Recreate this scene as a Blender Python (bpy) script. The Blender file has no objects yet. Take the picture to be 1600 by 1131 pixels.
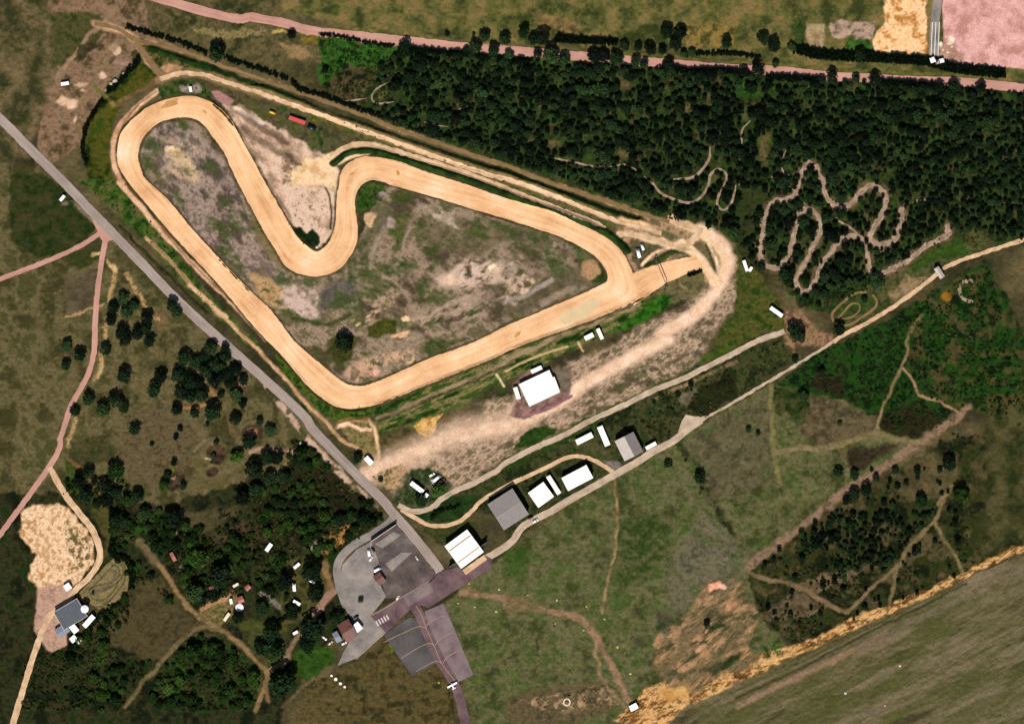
import bpy, bmesh, math, random
import numpy as np
from mathutils import Vector, Matrix

random.seed(11)
S = 0.45                                    # metres per photograph pixel
GAIN = 1.42                                 # how bright sunlit flat ground of albedo 1 comes out
sc = bpy.context.scene
COL = sc.collection

# ------------------------------------------------------------------ frames in which the photo was surveyed
FR = {'A': (90, 30, 4.35), 'B': (440, 30, 4.35), 'C': (790, 30, 4.35), 'D': (1150, 30, 4.35),
      'E': (90, 280, 4.35), 'F': (440, 280, 4.35), 'G': (790, 280, 4.35), 'H': (1150, 280, 4.35),
      'I': (90, 530, 4.35), 'J': (440, 530, 4.35), 'K': (790, 530, 4.35), 'L': (1150, 530, 4.35),
      'M': (90, 780, 3.428), 'N': (440, 780, 3.428), 'O': (790, 780, 3.428), 'P': (1150, 780, 3.428),
      'X': (0, 0, 1.0)}


def q(f, *v):
    ox, oy, s = FR[f]
    return [(ox + v[i] / s, oy + v[i + 1] / s) for i in range(0, len(v), 2)]


def wx(px): return (px - 800.0) * S
def wy(py): return (565.5 - py) * S


def lin(c):
    out = []
    for v in c:
        v = v / 255.0
        out.append(v / 12.92 if v <= 0.04045 else ((v + 0.055) / 1.055) ** 2.4)
    return out


def alb(*c):
    return [min(0.86, v / GAIN) for v in lin(c)]


# ------------------------------------------------------------------ noise
_rng = np.random.RandomState(5)
LAT = _rng.rand(512, 512).astype(np.float32)


def vnoise(x, y, seed=0):
    x = x + 17.3 * seed + 1000.0
    y = y + 31.7 * seed + 1000.0
    xi = np.floor(x).astype(np.int64); yi = np.floor(y).astype(np.int64)
    fx = (x - xi).astype(np.float32); fy = (y - yi).astype(np.float32)
    fx = fx * fx * (3 - 2 * fx); fy = fy * fy * (3 - 2 * fy)
    x0 = xi & 511; x1 = (xi + 1) & 511; y0 = yi & 511; y1 = (yi + 1) & 511
    a = LAT[x0, y0]; b = LAT[x1, y0]; c = LAT[x0, y1]; d = LAT[x1, y1]
    return (a * (1 - fx) + b * fx) * (1 - fy) + (c * (1 - fx) + d * fx) * fy


def fbm(x, y, scale, octs=5, ang=0.0, aspect=1.0, seed=0, gain=0.55):
    ca, sa = math.cos(math.radians(ang)), math.sin(math.radians(ang))
    u = (x * ca + y * sa) / (scale * aspect); v = (-x * sa + y * ca) / scale
    t = 0; amp = 1.0; tot = 0
    for o in range(octs):
        t = t + amp * vnoise(u, v, seed + o * 3)
        tot += amp; amp *= gain
        u = u * 2.03 + 5.1; v = v * 2.03 + 9.7
    return t / tot


# ------------------------------------------------------------------ the ground grid (in photo pixels)
STEP = 1.5


def axis(lo, hi):
    core = np.arange(lo, hi + STEP, STEP)
    ext = np.cumsum(STEP * 1.3 ** np.arange(1, 30))
    return np.concatenate([(core[0] - ext)[::-1], core, core[-1] + ext])


AX = axis(-120, 1720); AY = axis(-110, 1240)
GX, GY = np.meshgrid(AX, AY)
NY, NX = GX.shape
RGB = np.zeros((NY, NX, 3), np.float32)
HT = np.zeros((NY, NX), np.float32)
WXF = (fbm(GX, GY, 14, 4, seed=40) - 0.5).astype(np.float32) * 2
WYF = (fbm(GX, GY, 14, 4, seed=60) - 0.5).astype(np.float32) * 2


def box(pts, m):
    xs = [p[0] for p in pts]; ys = [p[1] for p in pts]
    i0 = np.searchsorted(AX, min(xs) - m); i1 = np.searchsorted(AX, max(xs) + m)
    j0 = np.searchsorted(AY, min(ys) - m); j1 = np.searchsorted(AY, max(ys) + m)
    return slice(max(0, j0), min(NY, j1)), slice(max(0, i0), min(NX, i1))


def seg_dist(x, y, pts, closed):
    n = len(pts); d = np.full(x.shape, 1e9, np.float32)
    for i in range(n if closed else n - 1):
        ax, ay = pts[i]; bx, by = pts[(i + 1) % n]
        vx, vy = bx - ax, by - ay; L = vx * vx + vy * vy + 1e-9
        t = np.clip(((x - ax) * vx + (y - ay) * vy) / L, 0, 1)
        dd = (x - ax - t * vx) ** 2 + (y - ay - t * vy) ** 2
        d = np.minimum(d, dd)
    return np.sqrt(d)


def inside(x, y, pts):
    n = len(pts); r = np.zeros(x.shape, bool)
    for i in range(n):
        ax, ay = pts[i]; bx, by = pts[(i + 1) % n]
        if ay == by: continue
        c = ((ay > y) != (by > y)) & (x < (bx - ax) * (y - ay) / (by - ay) + ax)
        r ^= c
    return r


def sm(t):
    t = np.clip(t, 0, 1)
    return t * t * (3 - 2 * t)


def smooth(pts, step=3.0, closed=False):
    P = [Vector((p[0], p[1])) for p in pts]; n = len(P); out = []
    for i in range(n if closed else n - 1):
        p1, p2 = P[i], P[(i + 1) % n]
        p0 = P[i - 1] if (closed or i > 0) else p1 * 2 - p2
        p3 = P[(i + 2) % n] if (closed or i + 2 < n) else p2 * 2 - p1
        k = max(2, int((p2 - p1).length / step))
        for j in range(k):
            t = j / k
            a = 0.5 * (2 * p1 + (p2 - p0) * t + (2 * p0 - 5 * p1 + 4 * p2 - p3) * t * t + (3 * p1 - p0 - 3 * p2 + p3) * t ** 3)
            out.append((a.x, a.y))
    if not closed: out.append((P[-1].x, P[-1].y))
    return out


def ramp(t, cols):
    n = len(cols) - 1
    t = np.clip(t, 0, 0.9999) * n
    k = t.astype(int); f = (t - k)[..., None]
    C = np.array([alb(*c) for c in cols], np.float32)
    return C[k] * (1 - f) + C[np.minimum(k + 1, n)] * f


_seed = [100]


def put(sl, m, cols, scale, ang, aspect, con):
    if not isinstance(cols[0], (tuple, list)): cols = [cols]
    if len(cols) == 1:
        c = cols[0]
        cols = [tuple(v * 0.8 for v in c), c, tuple(min(255, v * 1.14) for v in c)]
    _seed[0] += 7
    t = (fbm(GX[sl], GY[sl], scale, 6, ang, aspect, _seed[0], 0.7) - 0.5) * con * 0.95 + 0.5
    RGB[sl] = RGB[sl] * (1 - m[..., None]) + ramp(t, cols) * m[..., None]


def region(pts, cols, scale=30, soft=4, warp=4, ang=0, aspect=1.0, con=3.2, alpha=1.0):
    """ground cover inside an outline with ragged edges"""
    sl = box(pts, soft + warp * 2 + 2)
    x = GX[sl] + WXF[sl] * warp * 2; y = GY[sl] + WYF[sl] * warp * 2
    d = seg_dist(x, y, pts, True)
    sd = np.where(inside(x, y, pts), d, -d)
    put(sl, sm(sd / soft + 0.5) * alpha, cols, scale, ang, aspect, con)


def line(pts, w, cols, soft=2.5, warp=1.5, alpha=1.0, scale=14, con=3.0, curve=True, breaks=0.0, ang=0, aspect=1.0):
    if curve: pts = smooth(pts, 6)
    sl = box(pts, w + soft + warp * 2 + 2)
    x = GX[sl] + WXF[sl] * warp * 2; y = GY[sl] + WYF[sl] * warp * 2
    m = sm((w / 2 - seg_dist(x, y, pts, False)) / soft + 0.5) * alpha
    if breaks:
        _seed[0] += 3
        m = m * sm((fbm(GX[sl], GY[sl], 12, 4, seed=_seed[0]) - 0.5) * 5 + 1 - breaks)
    put(sl, m, cols, scale, ang, aspect, con)


def blob(c, rx, ry, cols, ang=0, soft=0.5, alpha=1.0, warp=4, scale=10, con=3.0):
    r = max(rx, ry)
    sl = box([(c[0] - r, c[1] - r), (c[0] + r, c[1] + r)], 8 + warp * 2)
    x = GX[sl] + WXF[sl] * warp * 2 - c[0]; y = GY[sl] + WYF[sl] * warp * 2 - c[1]
    ca, sa = math.cos(math.radians(ang)), math.sin(math.radians(ang))
    u = (x * ca + y * sa) / rx; v = (-x * sa + y * ca) / ry
    put(sl, sm((1 - np.sqrt(u * u + v * v)) / soft) * alpha, cols, scale, 0, 1, con)


def speck(pts, cols, thr=0.56, scale=6, soft=4, alpha=1.0, ang=0, aspect=1.0, sharp=6):
    """patchy ground cover: only where a fine noise is high"""
    sl = box(pts, soft + 10)
    x = GX[sl] + WXF[sl] * 6; y = GY[sl] + WYF[sl] * 6
    d = seg_dist(x, y, pts, True); sd = np.where(inside(x, y, pts), d, -d)
    _seed[0] += 5
    n = fbm(GX[sl], GY[sl], scale, 6, ang, aspect, _seed[0], 0.68)
    put(sl, sm(sd / soft + 0.5) * sm((n - thr) * sharp + 0.5) * alpha, cols, 8, 0, 1, 3)


def ridge(pts, w, h, curve=True):
    """an earth bank (h > 0) or ditch (h < 0) in the ground"""
    if curve: pts = smooth(pts, 6)
    sl = box(pts, w + 3)
    d = seg_dist(GX[sl], GY[sl], pts, False)
    k = np.clip(1 - d / w, 0, 1)
    _seed[0] += 3
    k = k * (0.75 + 0.5 * fbm(GX[sl], GY[sl], 9, 3, seed=_seed[0]))
    if h > 0: HT[sl] = np.maximum(HT[sl], k * h)
    else: HT[sl] = np.minimum(HT[sl], k * h)


def hat(px, py):
    i = int(np.clip(np.searchsorted(AX, px) - 1, 0, NX - 2)); j = int(np.clip(np.searchsorted(AY, py) - 1, 0, NY - 2))
    fx = min(1, max(0, (px - AX[i]) / (AX[i + 1] - AX[i]))); fy = min(1, max(0, (py - AY[j]) / (AY[j + 1] - AY[j])))
    return float((HT0[j, i] * (1 - fx) + HT0[j, i + 1] * fx) * (1 - fy) + (HT0[j + 1, i] * (1 - fx) + HT0[j + 1, i + 1] * fx) * fy)


# the two edges of the circuit
OUT = q('A', 860, 522, 1020, 553, 1150, 648, 1220, 760, 1300, 905, 1400, 1090) + q('F', 0, 215, 60, 320, 105, 390, 160, 445, 235, 490, 300, 455, 340, 390, 362, 320, 372, 220, 375, 120, 392, 30) + q('B', 402, 1055, 445, 985, 540, 940, 640, 938, 800, 968, 1000, 1043, 1250, 1122) + \
    q('G', 0, 130, 300, 215, 500, 305, 680, 395, 780, 480, 830, 560, 865, 640, 900, 740, 880, 830, 700, 915, 500, 990, 300, 1062, 100, 1133) + q('J', 1400, 148, 1050, 287, 900, 347, 700, 430, 560, 463, 440, 470, 330, 437, 200, 340, 100, 230, 0, 110) + \
    q('E', 1350, 1020, 1150, 780, 960, 570, 800, 400, 620, 190, 480, 20) + q('A', 415, 1000, 405, 900, 430, 780, 510, 680, 650, 580)
INN = q('A', 860, 668, 950, 690, 1010, 738, 1060, 810, 1130, 905, 1230, 1120) + q('E', 1400, 350, 1480, 480) + q('F', 0, 555, 80, 628, 230, 660, 370, 625, 455, 540, 510, 430, 515, 310, 500, 210, 502, 130, 525, 65, 560, 28, 610, 8, 680, 18, 760, 45, 1000, 112, 1300, 205) + \
    q('G', 0, 270, 230, 345, 400, 405, 520, 468, 610, 525, 665, 590, 690, 645, 688, 695, 640, 722, 520, 778, 350, 850, 150, 935, -10, 1002) + q('J', 1330, 10, 980, 140, 800, 222, 650, 287, 560, 315, 480, 312, 410, 285, 280, 180, 150, 70, 60, -20) + \
    q('E', 1450, 890, 1300, 750, 1100, 540, 900, 320, 750, 140, 600, 0) + q('A', 565, 1010, 548, 930, 570, 830, 630, 750, 720, 692)
OUTL, INNL = smooth(OUT, 6, True), smooth(INN, 6, True)

# ================================================================== THE GROUND COVER
BIG = [(-9000, -9000), (9000, -9000), (9000, 9000), (-9000, 9000)]
put((slice(0, NY), slice(0, NX)), np.ones((NY, NX), np.float32), [(46, 44, 24), (72, 65, 40), (96, 84, 54)], 70, 0, 1, 3)

# --- north of the pink road
region([(380, -300), (1900, -300), (1900, 140), (1508, 122), (1300, 105), (1000, 80), (800, 66), (600, 48), (440, 20)],
       [(52, 58, 24), (92, 90, 46), (122, 102, 60)], 26, 5, 4)
region(q('C', 180, -60, 520, 40, 480, 120, 260, 90), [(95, 80, 45), (135, 108, 66)], 12)
region(q('C', 1230, 30, 1566, 30, 1566, 190, 1230, 200), [(95, 85, 38), (140, 112, 60), (110, 100, 45)], 12)
region(q('D', 460, 30, 600, 30, 600, 215, 520, 205, 470, 120), [(130, 108, 75), (172, 148, 110)], 10, 4, 2)
region(q('D', 640, 20, 960, 20, 940, 130, 800, 130, 660, 120), [(90, 78, 58), (150, 126, 108), (178, 150, 125)], 9)
region(q('D', 750, 145, 900, 130, 930, 235, 720, 215), [(24, 48, 10), (46, 84, 22), (70, 98, 40)], 8)
region(q('D', 400, 20, 460, 20, 460, 180, 400, 180), [(30, 48, 14), (55, 72, 26)], 8)
region(q('D', 930, 150, 1000, 30, 1010, -300, 1290, -300, 1300, 260, 935, 240), [(176, 118, 62), (228, 176, 116), (246, 206, 160), (235, 180, 120)], 14, 3, 3, con=3.6)
region(q('D', 1395, -300, 3000, -300, 3000, 420, 1560, 310, 1420, 300), [(180, 128, 116), (208, 154, 146), (222, 172, 164)], 16, 2, 1)
region(q('D', 1380, 180, 1480, 170, 1560, 230, 1560, 315, 1420, 300), [(150, 112, 96), (190, 150, 132)], 8)
blob(q('D', 1462, 145)[0], 7, 9, (236, 205, 178), 20, 0.3, warp=1)
blob(q('D', 1395, 170)[0], 4, 5, (240, 215, 190), 0, 0.5, warp=1)
for a, b in ((1430, 120), (1410, 210), (1440, 225), (1470, 190)): blob(q('D', a, b)[0], 2, 2, (240, 220, 200), warp=1)
speck(q('C', 0, 40, 1566, 40, 1566, 260, 700, 220, 0, 130), [(34, 40, 14), (50, 62, 22)], 0.55, 14, 6, 0.8)
# verge strips of the pink road
line(q('B', -400, 40, 0, 70, 600, 150, 1250, 215) + q('C', 600, 275, 1566, 355) + q('D', 600, 395, 1566, 445, 2000, 490), 5, [(190, 160, 120), (225, 195, 150)], 2, 2, 0.9, breaks=0.35)
line(q('B', 300, 60, 700, 100, 1200, 165) + q('C', 600, 235, 1100, 270, 1566, 310) + q('D', 300, 320, 700, 355, 1200, 385, 1700, 410), 10, [(70, 80, 28), (120, 110, 60)], 5, 3, 0.8)

# --- north-west field and the bright scrub beside it
region([(222, 45), (300, -200), (430, -200), (440, 40), (505, 62), (505, 112), (470, 135), (430, 120), (340, 88)],
       [(44, 48, 22), (72, 68, 38), (98, 86, 54), (70, 64, 36)], 24, 4, 3)
region(q('B', 0, 160, 160, 190, 190, 240, 130, 290, 40, 260), [(120, 98, 64), (150, 120, 82)], 10, 6)
region(q('B', 0, 270, 250, 300, 260, 460, 160, 440, 0, 390), [(56, 54, 28), (84, 76, 46)], 14, 5)
region(q('A', 900, 60, 1150, 80, 1400, 70, 1420, 100, 1300, 130, 1100, 140, 960, 110), [(70, 62, 34), (140, 122, 80), (80, 84, 38)], 8, 4)
blob(q('A', 1500, 95)[0], 14, 4, [(150, 125, 60), (205, 180, 110)], 5)
region(q('B', 130, 110, 300, 130, 620, 165, 830, 195, 800, 260, 640, 330, 470, 320, 420, 420, 270, 470, 250, 330, 280, 220), [(14, 30, 6), (36, 66, 16), (52, 96, 28), (36, 62, 16)], 12, 5, 5)
region(q('B', 130, 110, 250, 120, 240, 175, 150, 170), [(90, 78, 28), (130, 105, 36)], 6)
region(q('B', 250, 470, 420, 330, 620, 330, 820, 400, 820, 700, 560, 640, 330, 530), [(16, 22, 8), (40, 42, 18), (84, 70, 42), (30, 38, 14)], 10, 6, 5)

# --- floor of the north wood
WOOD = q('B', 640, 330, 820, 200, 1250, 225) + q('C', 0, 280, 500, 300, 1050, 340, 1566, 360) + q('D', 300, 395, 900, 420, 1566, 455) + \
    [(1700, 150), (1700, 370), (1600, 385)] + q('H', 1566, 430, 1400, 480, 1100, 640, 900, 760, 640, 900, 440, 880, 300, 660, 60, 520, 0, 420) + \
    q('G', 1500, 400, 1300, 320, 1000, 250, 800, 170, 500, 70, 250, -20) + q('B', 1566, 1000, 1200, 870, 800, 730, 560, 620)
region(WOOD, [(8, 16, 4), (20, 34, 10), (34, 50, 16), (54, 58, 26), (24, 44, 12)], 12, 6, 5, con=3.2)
speck(WOOD, [(66, 64, 32), (100, 86, 52)], 0.62, 14, 6, 0.6); speck(WOOD, [(36, 64, 16), (50, 80, 24)], 0.60, 12, 6, 0.7)
for f, a, b, rx, ry in (('C', 820, 450, 14, 10), ('C', 215, 560, 6, 14), ('C', 690, 640, 5, 16), ('C', 880, 770, 5, 10), ('C', 1130, 440, 7, 7),
                        ('C', 1230, 600, 6, 14), ('D', 200, 880, 12, 40), ('D', 60, 640, 5, 14), ('D', 850, 780, 7, 3), ('D', 1180, 660, 5, 12),
                        ('C', 1430, 850, 6, 14), ('C', 800, 920, 14, 9), ('B', 560, 470, 10, 7), ('B', 690, 520, 14, 9), ('C', 330, 850, 18, 10)):
    blob(q(f, a, b)[0], rx, ry, [(60, 60, 28), (104, 88, 56), (80, 76, 40)], 0, 0.8, 0.85)
for f, a, b, rx, ry in (('C', 900, 330, 12, 5), ('C', 1540, 400, 9, 9), ('D', 100, 500, 26, 12), ('D', 40, 430, 14, 10), ('D', 860, 470, 7, 7), ('D', 1180, 480, 10, 6), ('D', 1480, 485, 9, 5), ('D', 540, 415, 6, 5), ('D', 820, 910, 9, 8), ('C', 240, 310, 8, 8)):
    blob(q(f, a, b)[0], rx, ry, [(26, 52, 10), (46, 88, 20)], 0, 0.7, 0.9)
# open heath strip at the right foot of the wood
region(q('H', 0, 0, 180, 0, 170, 260, 140, 420, 90, 560, 0, 440), [(28, 38, 12), (52, 56, 24), (30, 48, 14)], 10)

# --- north-west corner
region([(60, -60), (215, -60), (232, 52), (300, 80), (255, 120), (240, 110), (215, 78), (160, 150), (145, 195), (110, 240), (60, 270)],
       [(70, 58, 34), (112, 90, 66), (138, 108, 84), (104, 88, 58)], 18, 5, 4)
region([(60, 20), (150, 20), (170, 44), (120, 95), (60, 110)], [(44, 54, 20), (78, 72, 40), (56, 66, 26)], 12, 5)
line(q('A', -200, 600, 80, 290, 200, 130, 290, 40, 400, -80), 7, [(122, 98, 72), (150, 122, 96)], 4, 2)
line(q('A', 250, 30, 420, 70, 530, 150, 590, 230, 680, 360, 760, 390), 12, [(160, 124, 92), (196, 154, 120)], 5, 2)
for a, b, rx, ry, c in ((310, 380, 9, 8, (240, 200, 168)), (410, 210, 8, 6, (222, 190, 150)), (100, 580, 14, 10, (232, 192, 160)), (110, 680, 4, 9, (220, 178, 146)),
                        (150, 440, 15, 5, (224, 186, 152)), (430, 300, 20, 6, (170, 140, 118)), (370, 190, 14, 8, (170, 142, 110)), (180, 480, 8, 4, (205, 165, 130)), (30, 560, 12, 8, (235, 196, 160))):
    blob(q('A', a, b)[0], rx, ry, [tuple(v * .8 for v in c), c], 0, 0.6, 0.95)
speck(q('A', 330, 490, 520, 300, 530, 330, 360, 500), [(200, 190, 180), (170, 150, 130)], 0.5, 4, 2)
region(q('A', 130, 190, 250, 140, 300, 170, 150, 300), [(44, 40, 22), (66, 58, 34)], 10)
# green bank round the west bend
region(q('A', 540, 260, 670, 380, 560, 500, 430, 580, 370, 740, 345, 900, 370, 1050, 420, 1140, 250, 1140, 200, 1040, 165, 900, 175, 790, 240, 650, 330, 520),
       [(20, 34, 4), (52, 62, 10), (80, 74, 22), (48, 66, 14)], 20, 3, 2)
line(q('A', 380, 590, 520, 510, 640, 440, 720, 410), 7, [(100, 76, 44), (128, 100, 62)], 3, 2, 0.9)
line(q('A', 250, 450, 320, 520, 375, 575), 6, [(100, 92, 44), (120, 110, 60)], 3, 1)
region(q('A', 560, 170, 800, 230, 1000, 290, 1200, 380, 1566, 500, 1566, 560, 1300, 480, 1000, 360, 860, 350, 720, 380, 640, 270), [(26, 40, 10), (52, 56, 18), (110, 90, 50), (40, 52, 16)], 12, 3, 2)
region(q('A', 700, 330, 760, 300, 860, 320, 840, 350, 740, 375), [(190, 148, 110), (150, 112, 74)], 6, 5)

# --- the bands between the wood and the circuit
line(q('A', 640, 200, 900, 290, 1200, 400, 1566, 530) + q('B', 300, 640, 600, 740, 900, 850, 1200, 950, 1566, 1060) + q('G', 400, 110, 700, 220, 940, 290), 11,
     [(10, 26, 3), (20, 44, 8), (34, 62, 16)], 3, 2)  # dark green grass with the bank's shaded north slope painted in
line(q('A', 480, 120, 800, 200, 1000, 270, 1200, 350, 1566, 470) + q('B', 300, 560, 600, 670, 900, 790, 1200, 890, 1566, 1010) + q('G', 230, 0, 500, 90, 800, 190, 1000, 260, 1200, 320, 1350, 360),
     6.5, [(112, 90, 58), (150, 120, 84), (172, 136, 100)], 3, 1.5)
BAND2 = q('A', 690, 420, 780, 380, 880, 368, 1000, 380, 1150, 430, 1400, 510, 1566, 570) + q('B', 300, 660, 600, 770, 800, 840, 1100, 950, 1400, 1050) + q('G', 60, 20, 300, 110, 600, 230, 800, 300, 920, 335, 1040, 365)
line(BAND2, 14, [(120, 104, 64), (150, 120, 84)], 6, 2, 0.8)
line(q('B', 0, 600, 300, 690, 700, 860, 1000, 970, 1400, 1100) + q('G', 100, 75, 400, 180, 640, 280, 800, 335), 8, [(44, 54, 20), (100, 92, 54), (64, 74, 30)], 4, 2)
# circuit outer bank (north edge of the right loop)
BERM = q('B', 350, 985, 430, 920, 520, 893, 650, 900, 800, 945, 1000, 1005, 1300, 1100) + q('G', 200, 170, 400, 235, 600, 320, 750, 405, 830, 490)

# --- verge between the road and the circuit
region(q('E', 120, 0, 420, 0, 580, 200, 840, 540, 1010, 760, 1380, 1131, 1290, 1131, 880, 740, 600, 430, 280, 130), [(26, 50, 8), (46, 74, 18), (70, 84, 32), (98, 86, 52)], 12, 3, 2)
region(q('J', -60, 40, 0, 120, 120, 260, 230, 380, 350, 450, 470, 480, 640, 450, 620, 520, 480, 540, 380, 560, 300, 520, 140, 360, 0, 220), [(22, 44, 8), (46, 76, 16), (80, 92, 20), (50, 60, 26)], 9, 3, 2)
region(q('J', 0, 300, 140, 430, 350, 680, 540, 880, 520, 900, 300, 640, 60, 400), [(20, 40, 8), (40, 58, 20), (80, 70, 44)], 9, 3, 2)
line(q('E', 600, 400, 750, 540, 890, 700, 1000, 820, 1150, 960, 1310, 1110) + q('J', 20, 260, 150, 420, 300, 560, 400, 680, 520, 740), 5.5, [(158, 122, 84), (206, 166, 124)], 2.5, 1.5)
line(q('E', 420, 320, 620, 520, 860, 760, 1010, 900), 4, [(20, 30, 8), (44, 44, 22)], 2.5, 1.5)
line(q('E', 640, 430, 760, 550, 890, 700), 3, [(120, 98, 62), (150, 120, 80)], 2.5, 1.5)
line(q('E', 900, 720, 1150, 940), 5, [(205, 165, 125), (225, 185, 145)], 2.5, 1.5)
# pale strip outside the circuit's west side
line(q('A', 672, 492, 560, 580, 450, 690, 390, 790, 378, 900, 390, 1010, 460, 1131) + q('E', 420, 20, 560, 180, 700, 350, 850, 500, 1000, 660, 1150, 800, 1300, 960, 1420, 1090),
     8.5, [(176, 128, 96), (212, 166, 130), (226, 182, 146)], 2.5, 1)
line(q('A', 672, 492, 560, 575, 470, 680, 418, 790, 400, 900, 415, 1010, 480, 1131) + q('E', 460, 30, 640, 240, 840, 470, 1000, 620, 1150, 790, 1300, 950), 1.6, [(84, 58, 36), (120, 84, 56)], 1.6, 0.8)
line(q('E', 700, 330, 850, 500, 1000, 660, 1150, 800, 1300, 960, 1440, 1110), 2.2, [(130, 92, 64), (100, 76, 50)], 2, 1)

# --- infield west of the hairpin
INW = q('A', 850, 672, 960, 690, 1050, 780, 1130, 900, 1240, 1131) + q('E', 1300, 150, 1400, 350, 1480, 480) + q('F', 0, 560, 100, 640, 230, 660, 370, 620, 470, 520, 560, 330) + \
    q('F', 620, 150, 520, 250) + [(555, 300)] + q('F', 620, 20, 760, 50, 1000, 115, 1300, 205, 1566, 295) + q('G', 230, 345, 400, 405, 600, 520, 670, 590, 690, 640, 640, 720, 400, 830, 200, 910, 0, 1000) + \
    q('J', 1330, 10, 1000, 130, 700, 260, 560, 315, 480, 310, 410, 285, 280, 180, 150, 70) + q('E', 1500, 950, 1300, 750, 1100, 540, 900, 320, 750, 140, 600, 0) + q('A', 548, 950, 570, 830, 650, 740, 760, 680)
region(INW, [(74, 62, 46), (104, 88, 68), (130, 110, 90), (156, 132, 110), (98, 88, 62)], 26, 3, 1.5, ang=30, aspect=1.6, con=3.6)
region(q('A', 620, 700, 900, 700, 1080, 900, 1240, 1131, 800, 1131, 560, 900), [(76, 66, 56), (118, 102, 90), (166, 144, 126), (108, 94, 80)], 20, 12, 4, ang=60, aspect=1.6, con=3.6)
speck(q('A', 700, 800, 960, 860, 960, 1131, 760, 1050), [(186, 156, 128), (206, 174, 136)], 0.5, 16, 12, 0.9)
blob(q('A', 760, 880)[0], 8, 9, (224, 190, 156)); blob(q('A', 810, 920)[0], 14, 9, (206, 172, 126), 30); blob(q('A', 870, 990)[0], 16, 8, (196, 166, 128), 40)
blob(q('A', 690, 960)[0], 10, 22, (92, 76, 68), 10, 0.8, 0.8); blob(q('A', 730, 840)[0], 14, 8, (88, 80, 74), 0, 0.8, 0.8)
region(q('E', 640, 20, 1240, 20, 1380, 350, 1540, 520, 1560, 900, 1300, 720, 1000, 420), [(80, 68, 58), (120, 102, 90), (164, 140, 124), (112, 96, 84)], 14, 14, 4, ang=50, aspect=2.0, con=4.0)
region(q('E', 1240, 30, 1300, 100, 1480, 430, 1566, 540, 1566, 620, 1440, 560, 1320, 330), [(96, 90, 58), (124, 104, 72)], 10, 8, 3)
region(q('E', 1280, 640, 1400, 620, 1566, 760, 1566, 900, 1400, 820), [(150, 116, 76), (190, 152, 106), (124, 108, 66)], 8, 8, 4)
blob(q('E', 1420, 760)[0], 10, 6, [(56, 60, 26), (96, 90, 50)], 20, 0.7)
region(q('E', 1250, 590, 1400, 610, 1566, 700, 1566, 730, 1350, 650), [(66, 62, 58), (96, 86, 80)], 8, 8, 4, alpha=0.8)
speck(q('F', 0, 700, 260, 780, 250, 950, 80, 930, 0, 860), [(186, 160, 146), (206, 178, 160)], 0.46, 14, 14)
blob(q('F', 190, 850)[0], 18, 13, [(184, 158, 142), (204, 176, 158)], 30, 0.8); blob(q('F', 480, 860)[0], 16, 10, (182, 160, 142), -30, 0.8); blob(q('F', 60, 800)[0], 14, 8, (178, 152, 136), 20, 0.9)
region(q('F', 280, 720, 480, 660, 520, 800, 420, 880, 260, 900), [(72, 68, 62), (104, 94, 84)], 10, 18, 4)
line(q('F', 40, 900, 90, 940, 200, 975, 330, 975, 470, 930), 7, [(40, 48, 18), (72, 76, 40)], 5, 3, 0.9)
# infield centre and east
for pts, cols in ((q('F', 620, 160, 700, 190, 760, 240, 640, 420, 520, 560, 470, 600, 520, 420, 600, 300), [(78, 76, 48), (104, 92, 70)]),
                  (q('F', 900, 260, 1200, 260, 1500, 330, 1566, 420, 1300, 520, 1000, 470, 900, 400), [(70, 66, 40), (92, 84, 56), (112, 98, 74)]),
                  (q('F', 760, 240, 880, 240, 820, 480, 760, 500), [(60, 66, 28), (88, 86, 46)]),
                  (q('G', 0, 290, 230, 350, 380, 420, 300, 520, 100, 430, 0, 430), [(60, 62, 36), (92, 84, 60), (74, 74, 44)]),
                  (q('G', 0, 760, 500, 580, 680, 600, 640, 700, 400, 800, 0, 960), [(70, 66, 44), (104, 90, 66)])):
    region(pts, cols, 10, 14, 4, alpha=0.85)
speck(INW, [(46, 62, 20), (66, 80, 28)], 0.60, 22, 8, 0.8, 20, 1.5)
G1 = [(36, 52, 16), (52, 72, 24), (70, 86, 38)]
for f, a, b, rx, ry, an in (('F', 740, 610, 10, 17, 0), ('F', 860, 590, 14, 8, 0), ('F', 800, 640, 20, 8, -15), ('F', 590, 740, 19, 10, 10), ('F', 500, 570, 7, 9, 0), ('F', 580, 560, 8, 18, 5),
                            ('F', 720, 370, 6, 12, 20), ('F', 1040, 975, 12, 8, -20), ('F', 1140, 790, 9, 7, 0), ('F', 950, 740, 12, 16, 30), ('F', 560, 430, 9, 12, 20), ('F', 520, 480, 8, 10, 0),
                            ('F', 1060, 450, 10, 8, 0), ('F', 1000, 620, 14, 6, -10), ('F', 940, 320, 12, 8, 0), ('F', 770, 460, 6, 14, 0), ('F', 490, 650, 6, 6, 0), ('F', 550, 660, 10, 14, 30),
                            ('G', 340, 610, 24, 18, 20), ('G', 110, 620, 7, 8, 0), ('G', 200, 410, 8, 13, 20), ('G', 480, 470, 18, 7, 40), ('G', 520, 510, 15, 8, 35), ('J', 1050, 40, 14, 10, 0)):
    blob(q(f, a, b)[0], rx * 1.25, ry * 1.25, G1, an, 0.9, 0.8, 7)
region(q('F', 590, 1000, 700, 950, 770, 970, 770, 1020, 650, 1080, 590, 1070), [(44, 52, 14), (74, 74, 24)], 6, 4, 3)
region(q('F', 310, 1100, 400, 1050, 540, 1080, 510, 1131, 300, 1131), [(44, 50, 18), (80, 76, 36)], 6, 6, 3)
region(q('J', 300, 80, 360, 20, 500, 40, 480, 140, 400, 180), [(38, 46, 14), (66, 66, 26)], 6, 6, 3)
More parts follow.
